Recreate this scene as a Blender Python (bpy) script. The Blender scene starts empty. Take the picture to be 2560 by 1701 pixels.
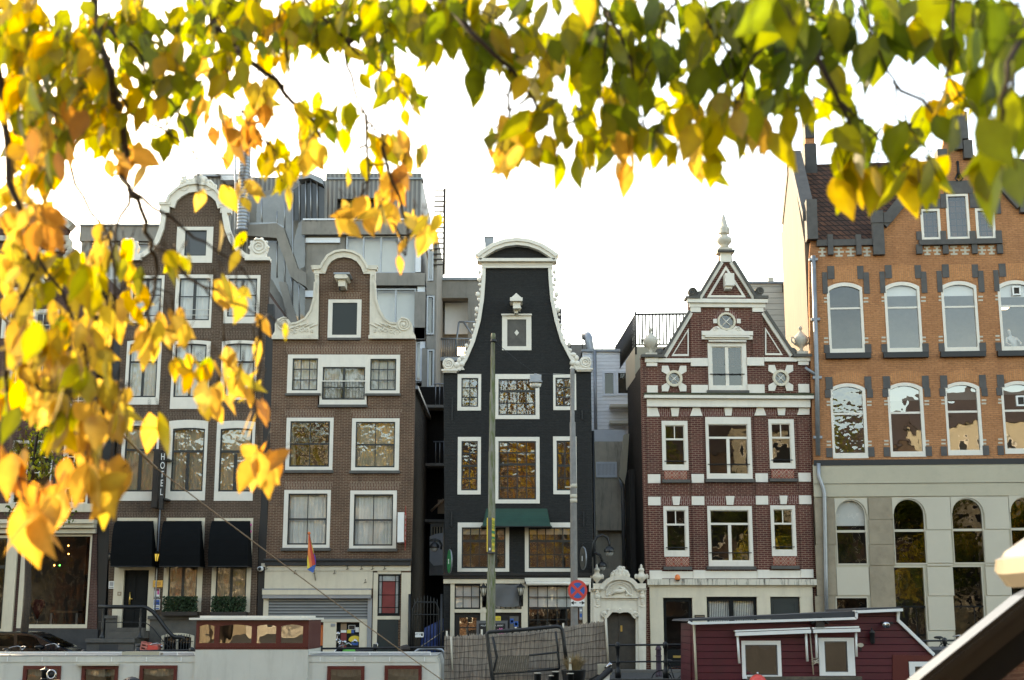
import bpy, bmesh, math, random
from mathutils import Vector, Matrix
from mathutils.geometry import tessellate_polygon
R = math.radians
rnd = random.Random(7)
C = bpy.context.scene.collection

# ------------------------------------------------------------------ camera, sky, sun, exposure
FPX, PITCH, EYE = 3400.0, math.atan(692/3400.0), 2.0
cam = bpy.data.cameras.new('camera'); cam.sensor_width = 36; cam.sensor_fit = 'HORIZONTAL'
cam.lens = FPX/2560*36; cam.clip_start = .05; cam.clip_end = 3000
cam.dof.use_dof = True; cam.dof.focus_distance = 51.5; cam.dof.aperture_fstop = 4.6; cam.dof.aperture_blades = 7
camo = bpy.data.objects.new('camera', cam); C.objects.link(camo)
camo.location = (0, 0, EYE); camo.rotation_euler = (math.pi/2+PITCH, 0, 0)
bpy.context.scene.camera = camo
SUN_EL, SUN_AZ = R(27), R(-38)          # azimuth measured from +Y towards +X
w = bpy.data.worlds.new('World'); bpy.context.scene.world = w; w.use_nodes = True
nt = w.node_tree; bg = nt.nodes['Background']; sky = nt.nodes.new('ShaderNodeTexSky')
sky.sky_type = 'NISHITA'; sky.sun_disc = False; sky.sun_elevation = SUN_EL; sky.sun_rotation = SUN_AZ
sky.air_density = 1.0; sky.dust_density = 1.6; sky.ozone_density = .6
nt.links.new(sky.outputs[0], bg.inputs[0]); bg.inputs[1].default_value = .15
sl = bpy.data.lights.new('sun', 'SUN'); sl.energy = 2.0; sl.angle = R(.53); sl.color = (1, .88, .72)
so = bpy.data.objects.new('sun', sl); C.objects.link(so)
sd = Vector((math.sin(SUN_AZ)*math.cos(SUN_EL), math.cos(SUN_AZ)*math.cos(SUN_EL), math.sin(SUN_EL)))
so.rotation_euler = sd.to_track_quat('Z', 'Y').to_euler(); so.location = sd*60
vs = bpy.context.scene.view_settings; vs.view_transform = 'Standard'; vs.look = 'None'; vs.gamma = 1
vs.exposure = 2.36
vs.use_white_balance = True; vs.white_balance_temperature = 8800; vs.white_balance_tint = 8      # camera set to 'shade'
cy = bpy.context.scene.cycles; cy.use_denoising = True; cy.denoiser = 'OPENIMAGEDENOISE'; cy.denoising_prefilter = 'ACCURATE'; cy.sample_clamp_indirect = 6; cy.max_bounces = 10; cy.transparent_max_bounces = 24; cy.diffuse_bounces = 4
cy.glossy_bounces = 4; cy.transmission_bounces = 6; cy.caustics_reflective = False; cy.caustics_refractive = False

# ------------------------------------------------------------------ measuring: views of the photograph used as rulers
Z = {'A': (0, 400, 3.1357), 'B': (0, 850, 3.1357), 'C': (0, 1250, 3.3714), 'D': (450, 350, 3.1357), 'E': (600, 600, 3.92),
     'F': (600, 950, 3.92), 'G': (600, 1280, 3.7236), 'H': (1050, 550, 3.4836), 'I': (1050, 900, 3.4836), 'J': (1050, 1280, 3.7236),
     'K': (1550, 500, 3.4836), 'L': (1550, 900, 3.4836), 'M': (1450, 1350, 3.9333), 'N': (1950, 250, 3.1361), 'O': (1950, 700, 3.1361),
     'Q': (1950, 1150, 2.8459), 'V': (0, 0, .92188), 'P': (1470, 1410, 10.4533), 'S': (180, 1500, 6.9412), 'T': (480, 1560, 5.619),
     'U': (780, 1530, 6.9412), 'W': (1100, 1530, 5.3636), 'X': (2200, 1340, 4.3444), 'Y': (0, 1560, 4.9167), 'p': (0, 0, 1.0),
     'a': (1000, 650, 3.4875), 'b': (1050, 1250, 4.025), 'c': (1470, 1080, 3.92), 'd': (1480, 650, 4.479), 'e': (0, 480, 3.7346)}
def px(z, x, y):
    a, b, s = Z[z]; return a+x/s, b+y/s
def ray(u, v):
    a = (u-1280)/FPX; b = (850.5-v)/FPX; c, s = math.cos(PITCH), math.sin(PITCH)
    return Vector((a, c-b*s, s+b*c))
class Fr:
    """a vertical building plane: origin, yaw; turns a measured point into local (x, z)"""
    def __init__(s, Y, yaw=0, pivot=0, gz=0):
        s.a = R(yaw); s.ex = Vector((math.cos(s.a), math.sin(s.a), 0)); s.ey = Vector((-math.sin(s.a), math.cos(s.a), 0))
        r = ray(pivot, 1542); t = Y/r.y; s.O = Vector((r.x*t, Y, gz))
    def q(s, z, x, y, d=0):
        r = ray(*px(z, x, y)); e = Vector((0, 0, EYE))
        t = (s.ey.dot(s.O-e)+d)/s.ey.dot(r); p = e+r*t-s.O
        return p.dot(s.ex), p.z
    def r(s, z, x0, y0, x1, y1, d=0, z2=None):
        z2 = z2 or z
        ax, az = s.q(z, x0, y0, d); bx, bz = s.q(z2, x1, y1, d); cx_, cz = s.q(z, x1 if z == z2 else x0, y0, d)
        if z == z2:
            dx, dz = s.q(z, x0, y1, d); return (ax+dx)/2, (bx+cx_)/2, (bz+dz)/2, (az+cz)/2
        return ax, bx, bz, az
    def L(s, z, pts, d=0): return [s.q(z, x, y, d) for x, y in pts]
def wpt(z, x, y, Y):
    r = ray(*px(z, x, y)); return Vector((0, 0, EYE))+r*(Y/r.y)

# ------------------------------------------------------------------ materials
M = {}
def lin(c):
    f = lambda v: (v/255/12.92) if v/255 <= .04045 else ((v/255+.055)/1.055)**2.4
    return tuple(f(v) for v in c)
def newmat(n):
    m = bpy.data.materials.new(n); m.use_nodes = True; t = m.node_tree; M[n] = m
    return m, t, t.nodes['Principled BSDF']
def N(t, k, **kw):
    n = t.nodes.new(k)
    for a, b in kw.items(): setattr(n, a, b)
    return n
def mapped(t, swap=False, plain=False):
    tc = N(t, 'ShaderNodeTexCoord')
    if plain: return tc.outputs['Object']
    sp = N(t, 'ShaderNodeSeparateXYZ'); t.links.new(tc.outputs['Object'], sp.inputs[0])
    ad = N(t, 'ShaderNodeMath', operation='ADD'); t.links.new(sp.outputs[0], ad.inputs[0]); t.links.new(sp.outputs[1], ad.inputs[1])
    cb = N(t, 'ShaderNodeCombineXYZ')
    t.links.new(ad.outputs[0], cb.inputs[1 if swap else 0]); t.links.new(sp.outputs[2], cb.inputs[0 if swap else 1])
    return cb.outputs[0]
def noise(t, vec, sc, det=4, rough=.6, scl=None):
    n = N(t, 'ShaderNodeTexNoise'); n.inputs['Scale'].default_value = sc; n.inputs['Detail'].default_value = det
    n.inputs['Roughness'].default_value = rough
    if scl:
        mp = N(t, 'ShaderNodeMapping'); mp.inputs['Scale'].default_value = scl; t.links.new(vec, mp.inputs[0]); vec = mp.outputs[0]
    t.links.new(vec, n.inputs['Vector']); return n.outputs['Fac']
def ramp(t, f, a, b, ca=(0, 0, 0, 1), cb=(1, 1, 1, 1)):
    r = N(t, 'ShaderNodeValToRGB'); e = r.color_ramp.elements; e[0].position = a; e[1].position = b; e[0].color = ca; e[1].color = cb
    t.links.new(f, r.inputs[0]); return r.outputs[0]
def mix(t, f, a, b, mode='MIX'):
    n = N(t, 'ShaderNodeMix', data_type='RGBA', blend_type=mode)
    for sock, v in ((n.inputs[0], f), (n.inputs[6], a), (n.inputs[7], b)):
        if isinstance(v, (int, float)): sock.default_value = v
        elif isinstance(v, tuple): sock.default_value = (*v[:3], 1)
        else: t.links.new(v, sock)
    return n.outputs[2]
def bump(t, p, h, st=.3, d=.01):
    b = N(t, 'ShaderNodeBump'); b.inputs['Strength'].default_value = st; b.inputs['Distance'].default_value = d
    t.links.new(h, b.inputs['Height']); t.links.new(b.outputs[0], p.inputs['Normal'])
def brick(n, c1, c2, mo, bw=.21, rh=.062, ms=.011, swap=False, dirt=.45, dirtc=(.02, .018, .017), soft=.5, paint=None, rough=.85):
    m, t, p = newmat(n); v = mapped(t, swap)
    b = N(t, 'ShaderNodeTexBrick'); b.inputs['Scale'].default_value = 1
    b.inputs['Color1'].default_value = (*c1, 1); b.inputs['Color2'].default_value = (*c2, 1); b.inputs['Mortar'].default_value = (*mo, 1)
    b.inputs['Brick Width'].default_value = bw; b.inputs['Row Height'].default_value = rh; b.inputs['Mortar Size'].default_value = ms
    b.inputs['Mortar Smooth'].default_value = .3; b.inputs['Bias'].default_value = -.1
    t.links.new(v, b.inputs['Vector'])
    ob = mapped(t, plain=True)
    n1 = noise(t, ob, .55, 6, .65); n2 = noise(t, ob, 2.2, 5, .7, (1, 1, .35)); n3 = noise(t, ob, 9, 3, .6, (1, 1, 2.6))
    c = mix(t, ramp(t, n3, .35, .7), b.outputs[0], mix(t, .5, b.outputs[0], tuple(min(1, x*1.5) for x in c1)))
    c = mix(t, ramp(t, n1, .42, .72, (0, 0, 0, 1), (dirt,)*3+(1,)), c, dirtc)
    c = mix(t, ramp(t, n2, .52, .74, (0, 0, 0, 1), (dirt,)*3+(1,)), c, dirtc)
    if paint:
        c = mix(t, ramp(t, noise(t, ob, 3, 6, .8, (1, 1, 3)), paint[1], paint[1]+.05), c, paint[0])
    t.links.new(c, p.inputs['Base Color']); p.inputs['Roughness'].default_value = rough; p.inputs['Specular IOR Level'].default_value = .15
    mt = N(t, 'ShaderNodeMath', operation='MULTIPLY_ADD'); t.links.new(b.outputs['Fac'], mt.inputs[0]); mt.inputs[1].default_value = -1; t.links.new(n3, mt.inputs[2])
    bump(t, p, mt.outputs[0], soft, .012); return m
def plain(n, c, rough=.6, var=.12, vs=3.0, dirt=0, dc=(.05, .045, .04), metal=0, bmp=.12, bs=60, streak=False, spec=None):
    m, t, p = newmat(n); ob = mapped(t, plain=True)
    k = tuple(x*(1-var) for x in c); col = mix(t, ramp(t, noise(t, ob, vs, 5, .65), .3, .7), k, tuple(min(1, x*(1+var*.5)) for x in c))
    if dirt:
        f = noise(t, ob, 2.5, 6, .7, (1.6, 1.6, .25) if streak else (1, 1, 1))
        col = mix(t, ramp(t, f, .5, .78, (0, 0, 0, 1), (dirt,)*3+(1,)), col, dc)
    t.links.new(col, p.inputs['Base Color']); p.inputs['Roughness'].default_value = rough; p.inputs['Metallic'].default_value = metal
    if spec is not None: p.inputs['Specular IOR Level'].default_value = spec
    if bmp: bump(t, p, noise(t, ob, bs, 3, .6), bmp, .006)
    return m
def glassmat(n, tint, fac, wav, wsc=2.2, rough=.0):
    m, t, p = newmat(n); t.nodes.remove(p); out = t.nodes['Material Output']; ob = mapped(t, plain=True)
    oi = N(t, 'ShaderNodeObjectInfo'); ad = N(t, 'ShaderNodeVectorMath', operation='ADD'); ml = N(t, 'ShaderNodeMath', operation='MULTIPLY')
    t.links.new(oi.outputs['Random'], ml.inputs[0]); ml.inputs[1].default_value = 57
    t.links.new(ob, ad.inputs[0]); t.links.new(ml.outputs[0], ad.inputs[1])
    h = noise(t, ad.outputs[0], wsc, 2, .5); b = N(t, 'ShaderNodeBump'); b.inputs['Strength'].default_value = 1; b.inputs['Distance'].default_value = wav
    t.links.new(h, b.inputs['Height'])
    g = N(t, 'ShaderNodeBsdfGlossy'); g.inputs['Roughness'].default_value = rough; g.inputs['Color'].default_value = (.95, .95, .95, 1); t.links.new(b.outputs[0], g.inputs['Normal'])
    tr = N(t, 'ShaderNodeBsdfTransparent'); tr.inputs[0].default_value = (*tint, 1)
    lw = N(t, 'ShaderNodeFresnel'); lw.inputs[0].default_value = 1.5
    a2 = N(t, 'ShaderNodeMath', operation='ADD', use_clamp=True); t.links.new(lw.outputs[0], a2.inputs[0]); a2.inputs[1].default_value = fac-.04
    mx = N(t, 'ShaderNodeMixShader'); t.links.new(a2.outputs[0], mx.inputs[0]); t.links.new(tr.outputs[0], mx.inputs[1]); t.links.new(g.outputs[0], mx.inputs[2])
    t.links.new(mx.outputs[0], out.inputs[0]); return m
def emit(n, c, s):
    m, t, p = newmat(n); p.inputs['Base Color'].default_value = (*c, 1); p.inputs['Emission Color'].default_value = (*c, 1); p.inputs['Emission Strength'].default_value = s; return m

brick('brick_brown', (.125, .064, .04), (.082, .042, .029), (.29, .22, .155), ms=.011, dirt=.45)
brick('brick_brown_v', (.14, .07, .046), (.09, .046, .033), (.34, .27, .2), ms=.014, swap=True, dirt=.3)
brick('brick_dark', (.095, .058, .04), (.062, .04, .029), (.2, .155, .115), dirt=.5)
brick('brick_dark_v', (.09, .055, .04), (.06, .038, .028), (.22, .17, .125), ms=.014, swap=True, dirt=.4)
brick('brick_old', (.1, .045, .036), (.065, .034, .028), (.15, .11, .09), dirt=.55)
brick('brick_black', (.027, .0275, .027), (.019, .0195, .019), (.0195, .02, .0195), dirt=.3, soft=.8, paint=((.5, .48, .44), .79), rough=.75)
brick('brick_red', (.112, .035, .027), (.07, .024, .02), (.34, .24, .175), bw=.24, rh=.075, ms=.0105, dirt=.35)
brick('brick_red_v', (.14, .045, .038), (.1, .034, .03), (.42, .34, .28), bw=.24, rh=.075, ms=.011, swap=True, dirt=.2)
brick('brick_orange', (.44, .2, .092), (.34, .145, .064), (.2, .11, .06), bw=.22, rh=.075, ms=.01, dirt=.3, dirtc=(.15, .06, .035))
brick('brick_orange_v', (.49, .22, .095), (.4, .17, .07), (.28, .16, .09), bw=.25, rh=.08, ms=.01, swap=True, dirt=.2, dirtc=(.15, .06, .035))
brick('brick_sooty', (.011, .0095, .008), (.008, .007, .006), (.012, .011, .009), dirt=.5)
plain('white_paint', (.72, .67, .58), .5, .06, dirt=.16, dc=(.3, .25, .19), streak=True)
plain('cream_stone', (.66, .6, .49), .65, .1, dirt=.4, dc=(.22, .17, .11), streak=True, bmp=.3)
plain('cream_paint', (.63, .555, .42), .5, .06, dirt=.25, dc=(.22, .18, .13), streak=True)
plain('pale_stone', (.52, .48, .4), .75, .12, dirt=.4, dc=(.14, .12, .09), bmp=.3)
plain('dark_sash', (.01, .014, .014), .4, .1)
plain('green_black', (.011, .018, .017), .5, .1, bmp=.05)
plain('grey_stone', (.1, .093, .082), .8, .25, dirt=.5, dc=(.04, .038, .035), bmp=.4)
plain('blue_stone', (.043, .042, .042), .75, .25, dirt=.4, dc=(.025, .025, .026), bmp=.3)
plain('trim_stone', (.085, .079, .074), .75, .25, dirt=.35, dc=(.04, .038, .036), bmp=.3)
plain('black_paint', (.005, .006, .007), .45, .1)
plain('iron', (.005, .006, .0065), .5, .2)
plain('concrete', (.235, .22, .195), .9, .2, 1.2, dirt=.45, dc=(.06, .055, .05), streak=True, bmp=.6, bs=35)
plain('render_grey', (.55, .49, .39), .9, .25, .9, dirt=.7, dc=(.06, .055, .045), streak=True, bmp=.5, bs=30)
plain('metal_grey', (.3, .32, .34), .45, .1, metal=.6)
plain('zinc', (.25, .27, .29), .5, .2, metal=.5, dirt=.3)
plain('white_siding', (.66, .7, .74), .6, .05)
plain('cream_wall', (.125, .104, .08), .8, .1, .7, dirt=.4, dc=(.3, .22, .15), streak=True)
plain('panel_cream', (.44, .395, .29), .6, .06, .8, dirt=.2, dc=(.2, .19, .16))
plain('panel_brown', (.3, .245, .17), .7, .2, 1.5, dirt=.5, dc=(.14, .1, .06))
plain('panel_pale', (.5, .455, .36), .55, .05, 1)
plain('net_curtain', (.74, .72, .67), .9, .1); plain('drape', (.5, .47, .42), .9, .1)
plain('blind_white', (.75, .74, .7), .8, .04); plain('room', (.1, .085, .07), .9, .4, .5)
plain('room_light', (.3, .29, .27), .9, .3, .6)
plain('awning_black', (.0048, .0056, .0062), .9, .15, spec=.1); plain('awning_green', (.009, .05, .033), .75, .2)
plain('boat_white', (.58, .565, .5), .45, .06, 1.2, dirt=.3, dc=(.25, .23, .18), streak=True)
plain('boat_red', (.1, .014, .012), .35, .15, 2, dirt=.3, dc=(.07, .012, .012))
plain('boat_grey', (.33, .33, .31), .6, .3, 6, dirt=.5); plain('roof_felt', (.045, .047, .05), .9, .2, 2)
plain('rubber', (.004, .004, .004), .7, .1); plain('crate_pink', (.5, .15, .12), .5, .2)
plain('chrome', (.42, .42, .43), .15, .05, metal=1, bmp=0)
plain('car_dark', (.006, .008, .011), .12, .1, bmp=0); plain('car_silver', (.045, .04, .033), .3, .05, metal=.2, bmp=0)
plain('box_white', (.17, .145, .11), .35, .04, bmp=0); plain('brass', (.6, .4, .12), .35, .15, metal=.8)
plain('asphalt', (.05, .048, .046), .9, .25, 3, bmp=.5); plain('paving', (.13, .115, .1), .9, .25, 2, bmp=.5)
plain('kerb', (.1, .095, .085), .85, .2); plain('water_dark', (.015, .022, .02), .06, .2, bmp=.35, bs=3)
plain('soil_stone', (.07, .06, .05), .95, .3); plain('bark', (.05, .035, .025), .9, .35, 14, bmp=.8, bs=30)
plain('terracotta', (.3, .075, .045), .7, .2); plain('mortar_line', (.55, .4, .3), .8, .1)
plain('door_dark', (.004, .005, .005), .6, .2, spec=.2); plain('door_wood', (.045, .034, .022), .6, .35, 5)
plain('pole_grey', (.2, .19, .175), .7, .2, 6, dirt=.3); plain('red_paint', (.5, .02, .02), .5, .1); plain('blue_sign', (.02, .1, .35), .4, .08, bmp=0)
plain('red_sign', (.62, .06, .045), .4, .06, bmp=0); plain('white_sign', (.75, .75, .72), .4, .05, bmp=0); plain('yellow_sign', (.75, .55, .06), .45, .08, bmp=0)
plain('green_sign', (.02, .22, .08), .45, .08, bmp=0); plain('black_sign', (.005, .005, .005), .5, .05, bmp=0); plain('purple_paint', (.045, .02, .035), .6, .2)
plain('blue_tarp', (.015, .05, .2), .5, .3, 6); plain('moss_cap', (.06, .065, .035), .95, .4, 5, bmp=.8, bs=20)
plain('hedge', (.02, .05, .014), .7, .5, 30); plain('dry_grass', (.3, .22, .11), .9, .3); plain('plastic_black', (.006, .006, .006), .5, .1)
plain('wood_slat', (.11, .09, .065), .8, .35, 8); plain('grey_board', (.1, .1, .1), .6, .1); plain('skin_wood', (.3, .2, .12), .7, .2)
plain('pink', (.6, .12, .3), .6, .1); plain('orange_paint', (.8, .2, .05), .5, .1); plain('violet', (.1, .03, .3), .5, .1); plain('lime', (.08, .35, .05), .5, .1)
plain('brown_dark', (.028, .02, .014), .7, .3); plain('red_cloth', (.2, .03, .025), .7, .2); plain('tile_dark', (.05, .035, .03), .7, .35, 3, dirt=.3)
def tiles():
    m, t, p = newmat('roof_tile'); v = mapped(t); b = N(t, 'ShaderNodeTexBrick'); b.offset = 0
    for k, x in (('Color1', (.13, .058, .034, 1)), ('Color2', (.065, .034, .023, 1)), ('Mortar', (.012, .011, .01, 1))): b.inputs[k].default_value = x
    for k, x in (('Scale', 1), ('Brick Width', .23), ('Row Height', .26), ('Mortar Size', .028), ('Mortar Smooth', .6)): b.inputs[k].default_value = x
    t.links.new(v, b.inputs['Vector']); ob = mapped(t, plain=True)
    c = mix(t, ramp(t, noise(t, ob, 2, 5, .7), .4, .75, (0, 0, 0, 1), (.6, .6, .6, 1)), b.outputs[0], (.02, .018, .016))
    t.links.new(c, p.inputs['Base Color']); p.inputs['Roughness'].default_value = .75; p.inputs['Specular IOR Level'].default_value = .15; iv = N(t, 'ShaderNodeMath', operation='SUBTRACT'); iv.inputs[0].default_value = 1
    t.links.new(b.outputs['Fac'], iv.inputs[1]); bump(t, p, iv.outputs[0], .8, .04)
tiles()
def ribbed(n, c1, c2, w):
    m, t, p = newmat(n); sp = N(t, 'ShaderNodeSeparateXYZ'); t.links.new(mapped(t), sp.inputs[0])
    wv = N(t, 'ShaderNodeMath', operation='PINGPONG'); t.links.new(sp.outputs[0], wv.inputs[0]); wv.inputs[1].default_value = w
    dv = N(t, 'ShaderNodeMath', operation='DIVIDE'); t.links.new(wv.outputs[0], dv.inputs[0]); dv.inputs[1].default_value = w
    t.links.new(ramp(t, dv.outputs[0], .35, .6, (*c1, 1), (*c2, 1)), p.inputs['Base Color']); p.inputs['Roughness'].default_value = .5; p.inputs['Metallic'].default_value = .2
    bump(t, p, ramp(t, dv.outputs[0], .35, .6), .9, .05)
ribbed('ribbed_metal', (.13, .13, .128), (.23, .225, .21), .11)
def siding(n, c, h, dk=.55, g=.06, horizontal=True, rough=.6, dirt=None):
    m, t, p = newmat(n); sp = N(t, 'ShaderNodeSeparateXYZ'); t.links.new(mapped(t), sp.inputs[0])
    md = N(t, 'ShaderNodeMath', operation='FRACT'); dv = N(t, 'ShaderNodeMath', operation='DIVIDE'); dv.inputs[1].default_value = h
    t.links.new(sp.outputs[1 if horizontal else 0], dv.inputs[0]); t.links.new(dv.outputs[0], md.inputs[0])
    ob = mapped(t, plain=True); base = mix(t, ramp(t, noise(t, ob, 1.8, 6, .7, (.4, .4, 3) if horizontal else (3, 3, .4)), .35, .7), tuple(x*.8 for x in c), tuple(x*1.12 for x in c))
    if dirt: base = mix(t, ramp(t, noise(t, ob, 1.1, 6, .7), .5, .75, (0, 0, 0, 1), (.6, .6, .6, 1)), base, dirt)
    t.links.new(mix(t, ramp(t, md.outputs[0], g, g+.03), tuple(x*dk for x in c), base), p.inputs['Base Color']); p.inputs['Roughness'].default_value = rough
    bump(t, p, ramp(t, md.outputs[0], 0, g+.05), .6, .02)
siding('clapboard', (.82, .84, .86), .16); siding('siding_cream', (.52, .48, .4), .28, .45, .07)
siding('boat_planks', (.085, .008, .016), .2, .3, .07, rough=.4, dirt=(.035, .01, .011)); siding('shutter', (.24, .25, .25), .11, .25, .35, rough=.4)
siding('boards_v', (.013, .011, .009), .14, .4, .08, False); siding('corrugated', (.34, .36, .4), .12, .7, .2, rough=.4)
siding('boards_grey', (.035, .033, .031), .16, .4, .08)
def poleM():
    m, t, p = newmat('pole_mossy'); ob = mapped(t, plain=True)
    c = mix(t, ramp(t, noise(t, ob, 3.5, 6, .7, (3, 3, .5)), .4, .62), (.2, .185, .15), (.085, .105, .03))
    t.links.new(c, p.inputs['Base Color']); p.inputs['Roughness'].default_value = .85
poleM()
def reedM():
    m, t, p = newmat('reed'); ob = mapped(t, plain=True)
    c = mix(t, ramp(t, noise(t, ob, 26, 3, .7, (1, 1, .05)), .3, .7), (.16, .13, .105), (.46, .39, .31))
    c = mix(t, ramp(t, noise(t, ob, 1.3, 4, .6), .35, .75, (0, 0, 0, 1), (.5, .5, .5, 1)), c, (.2, .165, .14))
    t.links.new(c, p.inputs['Base Color']); p.inputs['Roughness'].default_value = .9; bump(t, p, noise(t, ob, 40, 2, .6, (1, 1, .04)), .6, .02)
reedM()
def stainM():
    m, t, p = newmat('stained_band'); ob = mapped(t, plain=True)
    c = mix(t, ramp(t, noise(t, ob, 2.6, 6, .75, (2.5, 2.5, .3)), .5, .66), (.6, .55, .45), (.06, .055, .045))
    t.links.new(c, p.inputs['Base Color']); p.inputs['Roughness'].default_value = .8
stainM()
glassmat('glass', (.84, .85, .84), .09, .005, 1.6)
glassmat('glass_wavy', (.6, .58, .52), .15, .017, 2.4)
glassmat('glass_soft', (.86, .87, .86), .07, .006, 1.2)
glassmat('glass_flat', (.55, .57, .57), .07, .004, 1.2)
glassmat('glass_mirror', (.4, .4, .38), .2, .007, 1.0)
glassmat('glass_dim', (.4, .4, .4), .012, .006, 1.5)
glassmat('glass_dark', (.25, .25, .25), .04, .006, 1.5)
emit('lamp_warm', (1, .45, .12), 6); emit('lamp_dim', (1, .75, .15), .12); emit('lamp_green', (.1, 1, .2), 3); emit('lamp_strip', (1, .75, .45), 2.5)

# ------------------------------------------------------------------ mesh helpers
SPLIT = set('white_band quoin_stone pilaster pale_panel side_panel sill stone_sill wall_anchor spandrel white_band stone_trim gable_coping window_cheek timber_beam fascia_hook white_brick balcony_slab spot_head white_brick_pattern stake gable_scroll balcony_rail gable_shoulder roof_post window_rail gable_band coping gable_triangle bracket carved_ornament shop_fascia plaster_moulding'.split())
class MB:
    def __init__(s): s.v = []; s.f = []; s.m = []; s.sm = []; s.pieces = []
    def add(s, vs_, fs, mi=0, sm=False):
        o = len(s.v); s.pieces.append((o, len(s.f))); s.v += [tuple(v) for v in vs_]; s.f += [tuple(i+o for i in f) for f in fs]; s.m += [mi]*len(fs); s.sm += [sm]*len(fs); return s
    def box(s, x0, x1, y0, y1, z0, z1, mi=0):
        if x0 > x1: x0, x1 = x1, x0
        if y0 > y1: y0, y1 = y1, y0
        if z0 > z1: z0, z1 = z1, z0
        v = [(x, y, z) for z in (z0, z1) for y in (y0, y1) for x in (x0, x1)]
        return s.add(v, [(0, 2, 3, 1), (4, 5, 7, 6), (0, 1, 5, 4), (2, 6, 7, 3), (0, 4, 6, 2), (1, 3, 7, 5)], mi)
    def prism(s, out, y0, y1, holes=(), mi=0, back=True):
        """polygon in (x,z), extruded from y0 (front) to y1, with holes"""
        loops = [[Vector((a, b, 0)) for a, b in l] for l in (out, *holes)]
        flat = [p for l in loops for p in l]; tris = tessellate_polygon(loops); n = len(flat)
        v = [(p.x, y0, p.y) for p in flat]+[(p.x, y1, p.y) for p in flat]; fs = []
        for a, b, c in tris:
            A, B, D = flat[a], flat[b], flat[c]
            if (B-A).cross(D-A).z < 0: b, c = c, b
            fs.append((a, b, c))
            if back: fs.append((a+n, c+n, b+n))
        k = 0
        for li, l in enumerate(loops):
            ar = sum(l[i].x*l[(i+1) % len(l)].y-l[(i+1) % len(l)].x*l[i].y for i in range(len(l)))
            for i in range(len(l)):
                i0, i1 = k+i, k+(i+1) % len(l)
                fl = (ar > 0) ^ (li > 0)
                fs.append((i0, i0+n, i1+n, i1) if fl else (i1, i1+n, i0+n, i0))
            k += len(l)
        return s.add(v, fs, mi)
    def sheet(s, out, y, mi=0):
        t = tessellate_polygon([[Vector((a, b, 0)) for a, b in out]]); fs = []
        for a, b, c in t:
            A, B, D = (Vector(out[i]) for i in (a, b, c))
            fs.append((a, b, c) if (B-A).cross(D-A) > 0 else (a, c, b))
        return s.add([(a, y, b) for a, b in out], fs, mi)
    def tube(s, pts, r, n=6, mi=0, cap=True, closed=False):
        pts = [Vector(p) for p in pts]; rs = r if isinstance(r, (list, tuple)) else [r]*len(pts); rings = []; up = None; L = len(pts)
        for i, p in enumerate(pts):
            a = pts[i-1] if (i or closed) else p; b = pts[(i+1) % L] if (i < L-1 or closed) else p
            d = (b-a).normalized() if (b-a).length > 1e-9 else Vector((0, 0, 1))
            if up is None: up = Vector((0, 0, 1)) if abs(d.z) < .9 else Vector((0, 1, 0))
            u = d.cross(up); u = u.normalized() if u.length > 1e-6 else d.orthogonal().normalized(); w_ = u.cross(d).normalized(); up = w_
            rings.append([p+(u*math.cos(2*math.pi*k/n)+w_*math.sin(2*math.pi*k/n))*rs[i] for k in range(n)])
        v = [q for g in rings for q in g]; fs = []
        for i in range(L if closed else L-1):
            for k in range(n):
                j = (i+1) % L; fs.append((i*n+k, i*n+(k+1) % n, j*n+(k+1) % n, j*n+k))
        if cap and not closed: fs += [tuple(range(n))[::-1], tuple((L-1)*n+k for k in range(n))]
        return s.add(v, fs, mi, True)
    def lathe(s, prof, c=(0, 0, 0), n=14, mi=0, sx=1, sy=1):
        v = []; fs = []
        for r, z in prof:
            for k in range(n): v.append((c[0]+r*sx*math.cos(2*math.pi*k/n), c[1]+r*sy*math.sin(2*math.pi*k/n), c[2]+z))
        for i in range(len(prof)-1):
            for k in range(n): fs.append((i*n+k, i*n+(k+1) % n, (i+1)*n+(k+1) % n, (i+1)*n+k))
        fs += [tuple(range(n))[::-1], tuple((len(prof)-1)*n+k for k in range(n))]
        return s.add(v, fs, mi, True)
    def ball(s, c, r, sx=1, sy=1, sz=1, n=8, mi=0):
        pr = [(r*math.sin(math.pi*(i+.02)/n*1.0), -r*math.cos(math.pi*(i+.02)/n)) for i in range(n)]+[(r*.02, r)]
        v0 = len(s.v); s.lathe([(a, b*sz) for a, b in pr], c, 9, mi, sx, sy); return s
    def ribbon(s, path, wd, y0, y1, mi=0, side=0):
        """moulding of width wd along a path in (x,z); side -1/0/1 = offset"""
        P = [Vector(p) for p in path]; A = []; B = []
        for i, p in enumerate(P):
            d = (P[min(i+1, len(P)-1)]-P[max(i-1, 0)]).normalized(); nr = Vector((-d.y, d.x))
            o = nr*wd/2*side; A.append(p+o+nr*wd/2); B.append(p+o-nr*wd/2)
        for i in range(len(P)-1):
            q = [A[i], A[i+1], B[i+1], B[i]]
            v = [(p.x, y, p.y) for y in (y0, y1) for p in q]
            s.add(v, [(3, 2, 1, 0) if (q[1]-q[0]).cross(q[2]-q[0]) > 0 else (0, 1, 2, 3), (4, 5, 6, 7), (0, 1, 5, 4), (2, 3, 7, 6), (1, 2, 6, 5), (3, 0, 4, 7)], mi)
        return s
    def spiral(s, c, r, turns, th, y, flip=1, mi=0, start=0):
        p = []
        for i in range(int(turns*14)+1):
            a = i/14*2*math.pi; q = r*(1-.82*i/(turns*14)); p.append((c[0]+flip*q*math.cos(a+start), y, c[1]+q*math.sin(a+start)))
        return s.tube(p, [th*(1-.4*i/len(p)) for i in range(len(p))], 6, mi)
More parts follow.
